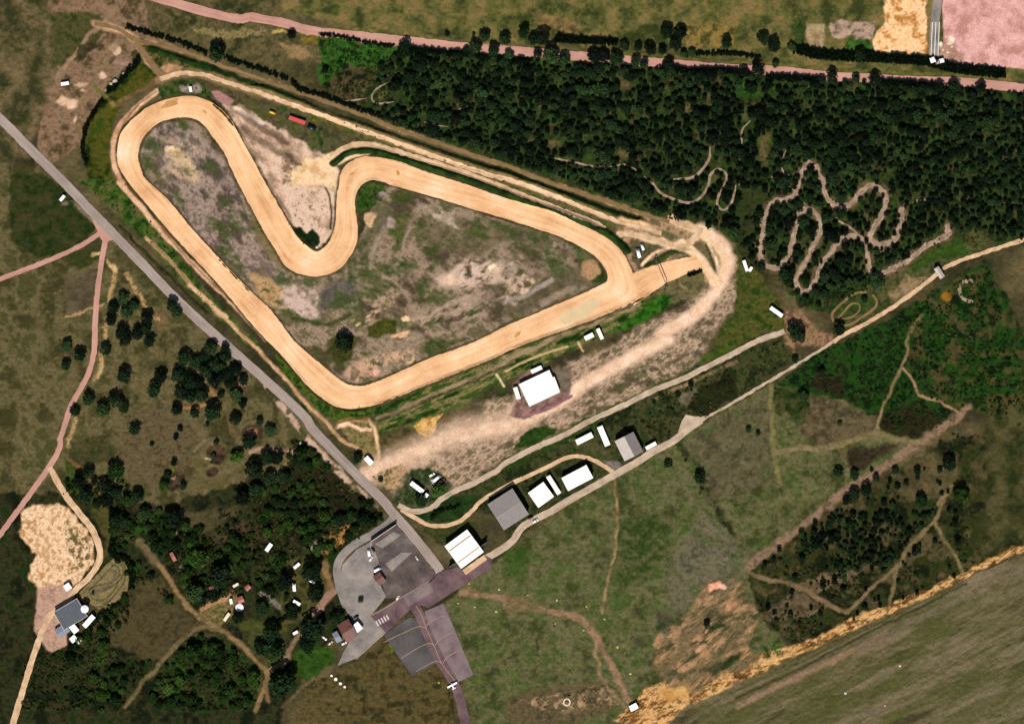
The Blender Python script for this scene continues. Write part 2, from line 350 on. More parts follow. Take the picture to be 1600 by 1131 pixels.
speck(q('F', 600, 900, 680, 800, 830, 790, 760, 860, 640, 950, 560, 1000, 350, 1020), [(214, 172, 130), (228, 188, 148)], 0.5, 10, 8, 0.9, -35, 2)
speck(q('F', 1040, 680, 1280, 540, 1566, 560, 1566, 690, 1300, 740, 1060, 740), [(196, 164, 144), (216, 186, 160)], 0.5, 14, 14, 0.9, -30, 2)
speck(q('F', 850, 1100, 900, 920, 1300, 760, 1566, 800, 1300, 960, 1000, 1060), [(150, 130, 108), (186, 158, 134)], 0.52, 10, 14, 0.9, -25, 2.5)
speck(q('F', 900, 180, 1050, 180, 1200, 240, 1200, 330, 1000, 250), [(176, 156, 134)], 0.47, 8, 8, 0.8, 30, 2)
blob(q('F', 1430, 600)[0], 10, 8, (226, 198, 166)); blob(q('F', 1150, 690)[0], 14, 9, (206, 172, 148), -20); blob(q('F', 1320, 610)[0], 10, 12, (190, 166, 146))
blob(q('F', 740, 300)[0], 9, 10, (150, 132, 118), 20); blob(q('F', 600, 270)[0], 9, 14, (206, 168, 126), 20); blob(q('F', 880, 440)[0], 8, 16, (140, 118, 94), 15)
line(q('F', 690, 330, 620, 480, 600, 600), 6, [(140, 122, 104)], 5, 2, 0.7); line(q('F', 880, 300, 840, 420, 810, 530), 4, [(146, 126, 106)], 4, 2, 0.8)
blob(q('F', 800, 1050)[0], 22, 7, (204, 160, 122), -15); blob(q('F', 850, 950)[0], 8, 7, (214, 178, 136))
blob(q('G', 30, 600)[0], 12, 14, (160, 140, 122)); speck(q('G', 0, 690, 120, 640, 200, 700, 60, 860, 0, 850), [(196, 166, 140)], 0.5, 8, 8)
line(q('G', 0, 840, 150, 780, 310, 690), 7, [(140, 128, 116), (168, 152, 138)], 5, 2, 0.85); line(q('G', 250, 840, 400, 760, 480, 730), 9, [(130, 114, 98), (160, 140, 120)], 6, 3, 0.8)
region(q('G', 520, 560, 600, 540, 650, 640, 570, 690, 510, 660), [(150, 112, 76), (172, 136, 98)], 8, 4, 2); blob(q('G', 350, 440)[0], 6, 8, (156, 134, 112)); blob(q('G', 400, 490)[0], 10, 7, (84, 68, 60), 0, 0.7, 0.8)
region(q('G', 560, 500, 610, 515, 690, 600, 690, 690, 640, 710, 580, 700, 650, 640, 620, 560), [(26, 42, 10), (50, 66, 24)], 6, 3, 2)
# south-west part of the infield
speck(q('J', 400, 240, 560, 120, 900, 60, 700, 220, 520, 300), [(186, 146, 118), (206, 166, 132)], 0.47, 9, 8, 0.9)
line(q('J', 820, 140, 820, 90, 860, 70, 900, 100, 890, 150, 850, 160), 3, [(206, 170, 128)], 3, 1.5, 0.8)
blob(q('J', 640, 230)[0], 9, 12, (196, 150, 126)); blob(q('J', 580, 250)[0], 16, 7, (176, 134, 108)); region(q('J', 1000, 110, 1300, 0, 1100, 0, 960, 60), [(44, 56, 22), (80, 84, 44)], 8, 6)
# mound with scrub at the inner hairpin
region(q('F', 510, 240, 500, 150, 530, 60, 620, 15, 700, 30, 720, 80, 660, 100, 640, 160, 590, 200, 540, 245), [(14, 36, 6), (36, 68, 14), (64, 76, 30)], 6, 2, 2)
blob(q('F', 690, 100)[0], 8, 7, (156, 136, 128)); blob(q('F', 660, 140)[0], 8, 4, (60, 52, 44))

# --- sandy ground between the two loops
region(q('A', 1100, 560, 1200, 560, 1400, 680, 1566, 740) + q('B', 60, 780, 300, 920, 520, 840, 700, 870, 560, 930, 360, 1000, 420, 1100) + q('F', 390, 0, 375, 220, 360, 360, 300, 440, 240, 480, 160, 440, 60, 330, 0, 200) + q('E', 1400, 0) + q('A', 1300, 900, 1200, 700),
       [(150, 122, 100), (196, 162, 136), (222, 190, 164), (206, 172, 150)], 18, 4, 3, ang=40, aspect=2.0)
region(q('B', 300, 930, 520, 830, 700, 860, 560, 925, 430, 970, 350, 1000, 420, 1131, 0, 1131, 100, 980), [(206, 164, 118), (232, 194, 148), (240, 204, 164)], 12, 5, 4, con=3.6)
region(q('A', 1040, 490, 1180, 480, 1566, 620, 1566, 760, 1400, 700, 1250, 580, 1180, 590), [(58, 50, 32), (86, 76, 48), (66, 72, 30)], 10, 6, 4)
region(q('B', 0, 620, 90, 620, 280, 730, 500, 790, 480, 850, 330, 900, 200, 890, 60, 800, 0, 740), [(58, 58, 34), (88, 80, 52), (60, 72, 28)], 10, 6, 4)
blob(q('B', 230, 690)[0], 8, 6, (110, 100, 24)); blob(q('B', 265, 800)[0], 5, 18, [(16, 42, 10), (36, 70, 20)]); blob(q('B', 20, 620)[0], 10, 6, [(40, 76, 20)]); blob(q('B', 430, 740)[0], 30, 6, [(60, 70, 26), (120, 110, 60)], 22)
region(q('A', 1040, 490, 1100, 490, 1200, 550, 1160, 590, 1090, 560), [(150, 108, 104), (172, 126, 118)], 6, 3, 1)
line(q('A', 1260, 620, 1400, 740, 1566, 830), 9, [(78, 62, 46), (110, 88, 70)], 8, 3, 0.85); line(q('A', 1250, 740, 1380, 830, 1566, 930), 11, [(92, 74, 56), (126, 102, 80)], 8, 3, 0.8)
line(q('A', 1200, 600, 1400, 710), 6, [(208, 184, 164)], 4, 2, 0.8)
line(q('A', 1550, 920, 1600, 960) + q('B', 60, 960, 130, 990), 6, [(60, 54, 36)], 4, 2, 0.8); speck(q('B', 0, 880, 100, 960, 60, 1100, 0, 1131), [(120, 96, 72)], 0.55, 8)
region(q('A', 680, 480, 720, 440, 860, 410, 1000, 440, 1050, 500, 1040, 550, 850, 520, 700, 550), [(20, 40, 10), (40, 68, 20), (84, 78, 44)], 7, 3, 2)
region(q('A', 830, 450, 960, 440, 1000, 480, 940, 500, 840, 490), [(110, 100, 92), (160, 140, 120)], 4, 4, 2)
region(q('F', 70, 320, 130, 330, 170, 370, 210, 330, 260, 380, 270, 430, 240, 475, 170, 450, 100, 390), [(8, 22, 4), (22, 44, 12)], 5, 2, 2)
speck(q('F', 0, 60, 300, 60, 300, 330, 100, 300), [(96, 80, 64)], 0.66, 5, 4, 0.9); line(q('F', 300, 60, 320, 100, 335, 200, 330, 340), 3, [(36, 52, 22)], 2, 1)

# --- paddock at the east end
region(q('G', 760, 340, 1000, 250, 1250, 310, 1380, 350, 1500, 410, 1566, 500, 1580, 700, 1500, 860, 1300, 1020, 1100, 1131, 900, 1131, 1150, 960, 1340, 760, 1360, 640, 1290, 510, 1040, 570, 960, 600, 860, 620, 830, 540, 760, 430),
       [(96, 82, 54), (140, 114, 84), (176, 142, 110), (104, 92, 60)], 14, 5, 4)
region(q('G', 840, 430, 920, 420, 1120, 460, 1000, 520, 940, 600, 900, 600, 860, 540), [(50, 58, 26), (96, 82, 60), (72, 72, 40)], 7, 4, 3)
region(q('G', 1030, 350, 1120, 360, 1190, 400, 1130, 415, 1060, 390), [(84, 78, 46), (104, 96, 62)], 6, 3, 2); region(q('G', 1240, 420, 1340, 420, 1400, 520, 1460, 640, 1430, 670, 1340, 540), [(76, 74, 46), (110, 96, 66), (84, 84, 50)], 6, 3, 2)
line(q('G', 960, 595, 1060, 530, 1160, 490, 1250, 490), 9, [(26, 44, 12), (58, 66, 26)], 3, 2); line(q('G', 1440, 420, 1500, 500, 1530, 600), 7, [(84, 76, 50), (116, 96, 66)], 4, 2)
line(q('G', 1380, 440, 1430, 540, 1455, 630), 4, [(235, 205, 165)], 2, 1); line(q('G', 1360, 440, 1400, 540, 1430, 640), 2.5, [(40, 40, 24)], 2, 1)
region(q('G', 1040, 720, 1130, 700, 1240, 640, 1340, 620, 1360, 700, 1320, 800, 1150, 830, 1040, 800), [(70, 66, 40), (108, 96, 64), (90, 88, 48)], 9, 4, 3); region(q('G', 640, 1020, 760, 900, 1020, 790, 1150, 790, 1100, 880, 900, 990, 700, 1060), [(16, 50, 6), (34, 84, 10), (60, 100, 24)], 9, 4, 3)
line(q('G', 1190, 720, 1280, 770), 3, [(150, 136, 90)], 3, 1, 0.6)
# grass slopes south of the start straight
region(q('J', 640, 460, 900, 350, 1566, 80) + q('G', 100, 1140, 300, 1070, 600, 960, 1000, 790, 1030, 800, 700, 1050) + q('K', 500, 60, 250, 170, 0, 280) + q('J', 1300, 400, 1000, 530, 660, 640, 640, 560), [(22, 46, 8), (52, 76, 20), (96, 96, 50), (130, 112, 76), (48, 72, 20)], 12, 3, 2, ang=-24, aspect=3.5, con=4)
line(q('J', 660, 545, 940, 420, 1250, 290, 1566, 140) + q('K', 0, 130, 240, 50) + q('G', 300, 1085, 600, 980, 900, 850), 8, [(112, 94, 66), (166, 140, 106), (88, 84, 50)], 4, 2, 0.85, ang=-24, aspect=4)
line(q('J', 660, 560, 940, 440, 1250, 310, 1566, 160), 2.4, [(36, 40, 16)], 2, 1, 0.9); line(q('J', 640, 450, 900, 345, 1200, 225, 1566, 80) + q('G', 100, 1131, 600, 950, 1000, 775), 3.2, [(24, 40, 10), (60, 58, 30)], 2.5, 1.2)
line(q('J', 680, 600, 1000, 470, 1300, 340, 1480, 260), 3, [(150, 130, 84), (100, 104, 50)], 3, 2, 0.8, breaks=0.45); line(q('J', 860, 590, 1000, 530, 1240, 450), 5, [(60, 84, 30), (90, 100, 44)], 4, 2)
line(q('J', 1370, 470, 1480, 380, 1480, 250), 9, [(40, 70, 14)], 6, 4, 0.7); line(q('J', 1460, 240, 1510, 320), 3, [(210, 185, 145)], 2, 1); line(q('K', 0, 215, 130, 150, 260, 100, 420, 50), 3.5, [(205, 175, 130), (170, 150, 100)], 2, 1); line(q('K', 490, 20, 530, 80), 3, [(190, 165, 125)], 2, 1)
region(q('J', 640, 560, 660, 640, 670, 800, 560, 880, 540, 760, 400, 620, 420, 560), [(70, 78, 32), (140, 116, 76), (80, 82, 42)], 7, 4, 3); line(q('J', 380, 600, 450, 580, 540, 610, 600, 620), 6, [(224, 186, 146)], 4, 2, 0.9); line(q('J', 380, 570, 480, 545, 600, 555), 6, [(150, 112, 72)], 3, 2)
line(q('J', 600, 550, 630, 610, 650, 700, 660, 810, 640, 860), 5, [(206, 166, 124)], 3, 1.5)
# the long sandy paddock strip
STRIP = q('J', 560, 880, 700, 820, 1000, 660, 1300, 480, 1480, 400, 1566, 380) + q('K', 100, 330, 440, 170, 700, 60) + q('G', 900, 1000, 1200, 870, 1400, 700, 1580, 560, 1600, 760, 1500, 940, 1350, 1131) + \
    q('K', 1400, 100, 1000, 320, 700, 480, 380, 620, 0, 800) + q('J', 1300, 960, 1100, 1030, 900, 860, 760, 1040, 640, 960)
region(STRIP, [(84, 74, 52), (118, 102, 78), (150, 126, 102), (190, 158, 132), (106, 96, 68)], 11, 14, 5, ang=-27, aspect=1.8, con=3.4)
region(q('J', 660, 650, 900, 600, 950, 560, 1160, 490, 1100, 600, 980, 680, 860, 760, 680, 810), [(58, 52, 28), (84, 72, 42), (100, 84, 52)], 12, 6, 3)
region(q('J', 900, 590, 960, 540, 1100, 500, 1060, 560, 1040, 620, 980, 670, 930, 640), [(150, 108, 46), (206, 158, 84), (222, 176, 112)], 7, 3, 3)
line(q('J', 560, 920, 800, 815, 1000, 730, 1200, 650, 1566, 590) + q('K', 0, 590, 150, 540, 420, 390, 500, 320, 700, 210, 900, 100, 1100, 0) + q('G', 1050, 1060, 1250, 940, 1400, 800, 1470, 680, 1510, 560, 1480, 450, 1400, 380, 1330, 345), 19,
     [(212, 172, 142), (230, 192, 160), (244, 210, 182)], 11, 1.5, 1.0, 12, 2.4)
line(q('J', 620, 900, 900, 775, 1200, 640, 1566, 560) + q('K', 120, 540), 38, [(190, 156, 128), (212, 178, 148), (232, 198, 170)], 30, 1.5, 0.75, 10, 2.6)
line(q('G', 1130, 270, 1260, 330, 1350, 360), 13, [(224, 182, 138), (240, 204, 160)], 6, 3); line(q('G', 780, 370, 900, 380, 1100, 440, 1220, 455, 1290, 390, 1330, 350), 10, [(222, 182, 140), (240, 206, 168)], 4, 2); line(q('G', 1200, 440, 1300, 520, 1370, 600, 1420, 700), 14, [(224, 182, 140), (240, 206, 166)], 5, 2); line(q('G', 1330, 380, 1420, 450, 1490, 560, 1480, 660), 8, [(220, 180, 138), (236, 200, 160)], 4, 2)
line(q('G', 1020, 320, 900, 310, 780, 270), 7, [(206, 166, 120)], 6, 3, 0.8); line(q('G', 930, 580, 1000, 510, 1110, 460), 5, [(226, 186, 146)], 3, 1)
region(q('K', 30, 530, 70, 400, 60, 300, 160, 200, 260, 200, 440, 200, 440, 390, 300, 470, 130, 545), [(96, 72, 66), (128, 98, 88), (148, 114, 102)], 9, 5, 2)
region(q('K', 300, 210, 360, 180, 440, 200, 430, 340, 380, 350, 340, 260), [(96, 84, 66), (116, 104, 84)], 8, 5, 2); line(q('K', 120, 535, 280, 470, 450, 385), 5, [(150, 106, 106), (126, 88, 92)], 2, 1)
region(q('K', 100, 660, 200, 600, 340, 590, 340, 640, 200, 720, 60, 760), [(20, 44, 8), (44, 70, 18)], 8, 5, 3); line(q('K', 0, 815, 200, 715, 600, 520, 900, 375, 1200, 240, 1566, 60), 5, [(30, 50, 12), (70, 76, 34), (110, 96, 66)], 4, 3); speck(q('K', 380, 470, 600, 400, 1000, 120, 1400, 60, 1200, 220, 800, 420), [(60, 62, 34), (80, 78, 46)], 0.53, 9, 6, 0.8)
region(q('K', 1320, 160, 1420, 60, 1566, 0, 1566, 40, 1400, 150), [(40, 60, 12), (70, 88, 24)], 8, 5, 3)
region(q('G', 1380, 1131, 1500, 960, 1566, 820) + q('H', 0, 430, 60, 560, 160, 640, 330, 900, 360, 1010, 200, 1050, 0, 1120), [(30, 50, 10), (54, 66, 18), (84, 80, 34), (40, 62, 16)], 14, 5, 4)
region(q('J', 600, 920, 660, 900, 800, 850, 860, 900, 760, 1030, 700, 1010), [(100, 92, 54), (196, 156, 116), (80, 80, 44)], 6, 4, 3)
region(q('J', 740, 1110, 880, 880, 960, 880, 1100, 900, 1160, 1000, 1040, 1131, 820, 1131), [(24, 44, 14), (50, 64, 30), (96, 84, 70)], 8, 5, 3)

# --- between the grey lane and the airfield lane
region(q('J', 1060, 1131, 1566, 860) + q('K', 0, 860, 600, 560, 1000, 370, 1566, 110) + q('L', 200, 20, 330, 0, 420, 130, 0, 420) + q('K', 1200, 620, 1100, 690, 800, 850, 380, 1110) + q('N', 1234, 230, 1100, 60, 830, 40), [(24, 34, 10), (46, 52, 22), (70, 66, 38), (34, 50, 16)], 13, 4, 4, con=3.8)
line(q('K', 0, 880, 200, 780, 450, 670, 640, 580), 7, [(24, 48, 10), (44, 66, 20)], 4, 3); line(q('K', 900, 450, 1030, 400, 1250, 300, 1566, 150), 5, [(150, 120, 86), (96, 84, 54)], 4, 2, 0.9, breaks=0.5)
region(q('K', 1150, 380, 1290, 330, 1320, 420, 1240, 470, 1180, 430), [(84, 76, 56), (112, 100, 76)], 7, 5); region(q('K', 1270, 400, 1566, 180, 1566, 400, 1350, 520, 1240, 480), [(18, 22, 6), (36, 34, 14), (28, 44, 10)], 9, 6)
region(q('K', 420, 680, 600, 640, 740, 830, 700, 850, 500, 760), [(52, 60, 24), (84, 78, 50)], 8, 5); region(q('K', 660, 820, 760, 820, 780, 880, 720, 900), [(104, 96, 86), (130, 118, 104)], 6, 5)
region(q('N', 660, 40, 780, 60, 900, -20, 1060, -20, 960, 110, 820, 130, 740, 110), [(18, 38, 8), (36, 60, 20)], 7, 4, 3); region(q('N', 780, 120, 880, 150, 1000, 110, 1060, 160, 980, 160, 850, 250, 760, 170), [(40, 52, 16), (66, 64, 34)], 7, 4, 3)
region(q('H', 340, 880, 430, 900, 560, 1020, 660, 1060, 640, 1131, 560, 1131, 380, 1131) + q('L', 400, 130, 330, 20), [(96, 70, 50), (150, 114, 84), (110, 92, 60)], 9, 5, 4)

# --- airfield grass (south-east quarter)
AIR = q('N', 830, 620, 1000, 430, 1234, 260) + q('O', 350, 20) + q('K', 640, 1000, 1100, 720, 1350, 560, 1566, 440) + q('L', 250, 310, 700, 330, 950, 500, 950, 640, 1250, 690) + [(1440, 690), (1200, 860), (1168, 890), (1180, 960), (1230, 1010), (1060, 1200), (740, 1200)]
region(AIR, [(52, 60, 24), (80, 81, 45), (98, 96, 60), (68, 80, 35)], 26, 5, 4, con=3.4)
region(q('O', 860, 520, 900, 300, 1050, 60, 1150, 150) + q('P', 60, 300, 60, 380, 0, 420) + q('O', 1000, 560, 850, 640), [(78, 74, 56), (106, 98, 76), (90, 86, 60)], 14, 14, 4)
region(q('K', 960, 950, 1230, 760, 1350, 1131, 1050, 1131), [(68, 70, 40), (98, 95, 62), (80, 84, 46)], 22, 8, 4)
region(q('K', 1220, 720, 1380, 560, 1566, 480) + q('L', 220, 360, 250, 740, 300, 980, 120, 1000) + q('K', 1400, 1100, 1300, 860), [(62, 58, 36), (94, 86, 60), (76, 72, 46)], 14, 6, 4)
line(q('K', 1180, 720, 1250, 800, 1320, 920, 1380, 1060) + q('O', 1120, 40, 1210, 180), 12, [(16, 22, 6), (40, 46, 20)], 8, 4, 0.9)
speck(AIR, [(56, 76, 26), (68, 88, 34)], 0.58, 22, 8, 0.6); speck(AIR, [(104, 97, 70), (116, 106, 80)], 0.57, 9, 8, 0.4); speck(AIR, [(46, 50, 24), (58, 58, 32)], 0.6, 6, 8, 0.5)
region(q('O', 0, 270, 100, 260, 140, 340, 60, 420, 0, 430), [(36, 62, 10), (54, 80, 20)], 8, 14, 4, alpha=0.8); region(q('O', 600, 120, 800, 60, 900, 150, 880, 300, 700, 460, 600, 480), [(40, 58, 18), (62, 72, 32), (88, 86, 54)], 8, 14, 4)
region(q('L', 240, 320, 500, 350, 520, 500, 400, 560, 280, 500), [(20, 36, 8), (40, 54, 16), (70, 66, 36)], 8, 8, 5)
line(q('L', 240, 310, 235, 450, 245, 600, 255, 760, 275, 860, 300, 970), 6, [(86, 84, 44), (112, 104, 64)], 4, 2); line(q('L', 270, 775, 420, 745, 600, 735, 740, 705, 860, 660, 960, 645, 1080, 670, 1160, 695, 1260, 690), 7, [(92, 84, 50), (122, 106, 74)], 4, 2); line(q('L', 400, 760, 430, 880), 6, [(96, 90, 56)], 5, 3, 0.8); line(q('L', 700, 740, 760, 810), 5, [(110, 90, 56)], 4, 2, 0.8)
region(q('L', 520, 360, 740, 420, 830, 480, 950, 520, 940, 640, 640, 720, 420, 640, 500, 480), [(58, 52, 32), (84, 74, 50), (100, 86, 60)], 10, 8, 4)
region(q('L', 780, 740, 1120, 700, 1000, 780, 850, 880, 740, 860), [(36, 30, 16), (60, 50, 34)], 8, 8, 4)
# dirt line running along the thicket
line(q('P', 560, 40, 420, 120, 200, 280, 130, 340), 4, [(24, 20, 10)], 4, 2, 0.8)
# the green shrub land right of the lane
region(q('H', 700, 1110, 1000, 960, 1300, 780, 1700, 560) + [(1700, 700)] + q('L', 1566, 460, 1470, 560, 1280, 670, 1080, 660, 960, 620, 950, 520, 720, 420, 480, 350, 260, 310, 450, 170, 560, 80, 660, 40), [(8, 24, 4), (18, 44, 8), (28, 66, 12), (36, 50, 16), (16, 32, 8)], 18, 5, 5, con=3.6)
speck(q('H', 1200, 800, 1700, 600) + [(1700, 690)] + q('L', 1500, 460, 1200, 360, 1150, 100), [(70, 60, 30), (84, 72, 40)], 0.55, 14, 6, 0.8); blob(q('H', 1430, 800)[0], 10, 6, (130, 90, 20)); region(q('L', 540, 220, 700, 260, 760, 400, 620, 360, 520, 320), [(20, 22, 8), (44, 36, 18)], 7, 8)
region(q('L', 980, 500, 1250, 430, 1450, 540, 1250, 670, 1060, 650, 980, 620), [(20, 22, 8), (44, 36, 16), (26, 40, 10)], 8, 8, 4)
line(q('L', 1160, 0, 1165, 70, 1125, 190, 1080, 290, 1030, 400, 985, 500, 945, 640), 4.5, [(96, 84, 52), (130, 108, 72)], 2.5, 2); line(q('L', 1140, 200, 1210, 300, 1250, 390, 1350, 410, 1470, 470, 1530, 500), 4, [(130, 104, 78), (170, 132, 104)], 2.5, 2); line(q('H', 1260, 920, 1200, 1000, 1165, 1090, 1160, 1131), 4, [(110, 96, 62)], 3, 2)
line(q('H', 1270, 790, 1350, 860, 1450, 930, 1566, 1020), 8, [(64, 60, 34), (84, 74, 46)], 6, 4, 0.8)
# kids' track meadow and lane meadow
region(q('H', 680, 980, 690, 900, 900, 740, 960, 650, 1200, 550, 1566, 380, 1700, 330) + q('H', 1700, 480, 1400, 600, 1100, 840, 760, 1030), [(40, 54, 18), (66, 66, 32), (90, 82, 52), (44, 70, 20)], 10, 5, 4)
region(q('H', 1200, 560, 1450, 420, 1566, 400, 1566, 520, 1350, 560, 1200, 640), [(34, 58, 12), (56, 78, 24)], 8, 6, 3); region(q('H', 1050, 780, 1150, 650, 1300, 680, 1200, 770, 1080, 840), [(110, 92, 62), (150, 124, 90), (96, 86, 56)], 8, 6, 4)
region(q('H', 700, 860, 880, 780, 940, 800, 940, 860, 760, 970, 690, 950), [(34, 54, 14), (60, 74, 30)], 6, 4, 3)
# --- thicket and its clearings
THICK = [(1168, 892), (1240, 840), (1330, 778), (1420, 720), (1470, 690), (1700, 640), (1700, 880), (1508, 895), (1400, 945), (1330, 970), (1240, 1005), (1185, 965)]
region(THICK, [(14, 22, 5), (32, 38, 12), (54, 52, 24), (26, 44, 10)], 18, 10, 6, con=3.4)
speck(THICK, [(76, 66, 42), (96, 82, 54)], 0.6, 18, 6, 0.7); region(q('L', 1150, 850, 1330, 760, 1500, 800, 1530, 930, 1330, 1090, 1100, 1060), [(64, 58, 34), (94, 82, 52)], 12, 8, 5)
region(q('P', 340, 460, 460, 400, 620, 370, 660, 400, 480, 480, 400, 510), [(84, 70, 48), (110, 92, 66)], 6, 6, 4); region(q('P', 130, 620, 320, 480, 460, 560, 400, 610, 240, 660), [(60, 52, 32), (100, 84, 60)], 6, 6, 4); region(q('P', 900, 230, 1000, 170, 1080, 210, 1010, 300, 880, 370), [(66, 58, 34), (92, 80, 52)], 6, 6, 4)
line(q('L', 1580, 462, 1460, 556, 1300, 670, 1180, 742, 1040, 838, 900, 935, 700, 1062) + q('P', 400, 112, 250, 222, 130, 310, 60, 370), 13, [(92, 74, 56), (142, 112, 90), (112, 92, 70)], 6, 2.5, 0.95)
line(q('P', 60, 390, 180, 430, 330, 470, 430, 520, 520, 575, 600, 605), 6.5, [(96, 80, 54), (130, 106, 78)], 3, 2); line(q('P', 590, 605, 640, 570, 720, 480, 800, 410, 870, 350, 930, 260, 1010, 170, 1070, 100, 1110, 10) + q('L', 1380, 1120, 1420, 1060, 1470, 990), 6, [(96, 84, 50), (126, 104, 74)], 3, 2); line(q('P', 860, 350, 845, 450, 820, 570), 5.5, [(96, 82, 50), (120, 104, 70)], 3, 2); line(q('P', 1065, 130, 1120, 220, 1190, 330, 1210, 390), 5, [(110, 96, 62)], 3, 2); line(q('P', 390, 620, 500, 560), 4, [(110, 92, 66)], 3, 2, 0.8)
line(q('L', 240, 310, 235, 450, 245, 600, 255, 760, 275, 860, 300, 970), 6, [(96, 92, 50), (122, 112, 70)], 4, 2); line(q('L', 270, 775, 420, 745, 600, 735, 740, 705, 860, 660, 960, 645, 1080, 670, 1160, 695, 1260, 690), 8, [(104, 94, 60), (136, 118, 84)], 4, 2)
line(q('L', 985, 500, 945, 640), 5, [(110, 98, 64), (140, 118, 84)], 3, 2)
# --- airfield runway strip and its ochre margin
RUN = [(980, 1112), (1060, 1100), (1230, 1035), (1330, 985), (1508, 905), (1900, 730), (1900, 1500), (900, 1500)]
region(RUN, [(64, 58, 36), (88, 80, 52), (106, 96, 68), (80, 76, 42), (96, 88, 60)], 18, 4, 2, ang=-26, aspect=6, con=3.0)
speck([(1100, 1080), (1508, 920), (1700, 900), (1700, 1200), (1060, 1200)], [(60, 66, 26), (76, 78, 36)], 0.53, 26, 20, 0.7, -26, 5, 4); speck(RUN, [(118, 104, 82), (132, 116, 92)], 0.6, 14, 6, 0.6, -26, 7, 4)
line(q('P', 0, 1110, 200, 1010, 400, 920, 650, 800, 800, 720), 8, [(132, 102, 78), (150, 120, 94)], 7, 3, 0.8, curve=False); line(q('P', 640, 800, 900, 680, 1234, 520, 1600, 350), 9, [(90, 80, 66), (120, 104, 84)], 8, 4, 0.7, curve=False); line(q('P', 0, 1060, 300, 930, 600, 770, 1234, 450), 4, [(26, 26, 14), (60, 54, 38)], 3, 1, 0.8, curve=False)
MARG = [(960, 1125), (1010, 1075), (1040, 1065), (1100, 1045), (1150, 1035), (1195, 1020), (1250, 1005), (1300, 980), (1345, 960), (1400, 942), (1508, 892), (1700, 800), (1700, 812), (1508, 903), (1400, 955), (1330, 985), (1240, 1025), (1150, 1068), (1060, 1110), (1040, 1140)]
region(MARG, [(110, 74, 36), (186, 136, 82), (222, 174, 112), (196, 150, 96)], 7, 4, 3, con=4.4, ang=-26, aspect=2.5); speck(MARG, [(60, 50, 26), (44, 44, 20)], 0.58, 4, 2, 0.8, -26, 2)
line(q('P', 200, 920, 420, 810, 640, 710, 900, 580), 2, [(50, 36, 16)], 2, 1, 0.8, breaks=0.3)
SCAR = q('O', 780, 900, 880, 700, 1020, 560, 1060, 460, 1180, 420, 1260, 440) + q('P', 40, 540, 120, 600, 60, 760, 120, 880, 0, 930) + q('O', 1160, 920, 1000, 1040, 900, 1040)
region(SCAR, [(60, 60, 36), (92, 82, 54), (122, 100, 70), (80, 76, 46)], 12, 16, 6, ang=-35, aspect=2.5, con=3.4); speck(SCAR, [(176, 130, 90), (206, 158, 116)], 0.585, 8, 8, 0.6, -35, 3, 5)
blob(q('O', 1130, 470)[0], 15, 7, [(196, 120, 84), (240, 176, 146)], -30); blob(q('O', 1160, 460)[0], 7, 5, (250, 205, 180)); blob(q('O', 1200, 570)[0], 16, 8, (170, 122, 88), -20); blob(q('O', 1130, 690)[0], 20, 6, (36, 52, 16), -20); blob(q('O', 1040, 800)[0], 14, 8, (196, 150, 108), -20); blob(q('O', 900, 1040)[0], 30, 16, [(180, 132, 70), (214, 168, 104)], -15); blob(q('O', 1210, 860)[0], 26, 9, (40, 50, 18), -35); blob(q('O', 820, 760)[0], 10, 12, (170, 128, 92), 20)
blob(q('O', 850, 650)[0], 22, 18, (48, 48, 36), -30, 0.8, 0.7); blob(q('O', 720, 760)[0], 16, 14, (50, 46, 34), 0, 0.8, 0.6); speck(q('P', 150, 760, 260, 740, 240, 840, 160, 860), [(40, 70, 18)], 0.45, 8)
# airfield paths
line(q('N', 960, 500, 1100, 510, 1234, 545) + q('O', 0, 560, 200, 590, 360, 625, 440, 680, 500, 760, 560, 880, 620, 1000, 680, 1110), 9, [(112, 90, 64), (150, 116, 90), (130, 104, 76)], 6, 2.5); line(q('O', 490, 760, 490, 860, 530, 980, 640, 1110), 5, [(124, 98, 70), (170, 134, 104)], 5, 3, 0.8)
region(q('O', 0, 510, 120, 540, 230, 600, 100, 600, 0, 600), [(96, 84, 52), (120, 100, 68)], 8, 10, 3); region(q('O', 0, 1060, 330, 980, 500, 980, 640, 1100, 400, 1200, 0, 1200), [(58, 52, 34), (96, 82, 56), (80, 72, 46)], 9, 10, 5); speck(q('O', 60, 1090, 480, 980, 620, 1100, 300, 1150), [(150, 122, 92)], 0.57, 6)
line(q('K', 740, 960, 750, 1060) + q('O', 600, 0, 600, 130, 585, 280, 560, 400, 535, 520, 518, 610), 4.5, [(104, 84, 54), (130, 108, 74), (158, 130, 90)], 3, 1.5)
region(q('N', 570, 760, 700, 950, 840, 890, 920, 1020, 930, 1200, 60, 1200, 130, 1000, 420, 850), [(46, 44, 20), (74, 64, 34), (90, 76, 44), (60, 60, 26)], 14, 4, 4); blob(q('N', 600, 780)[0], 7, 14, (80, 92, 20), 10)

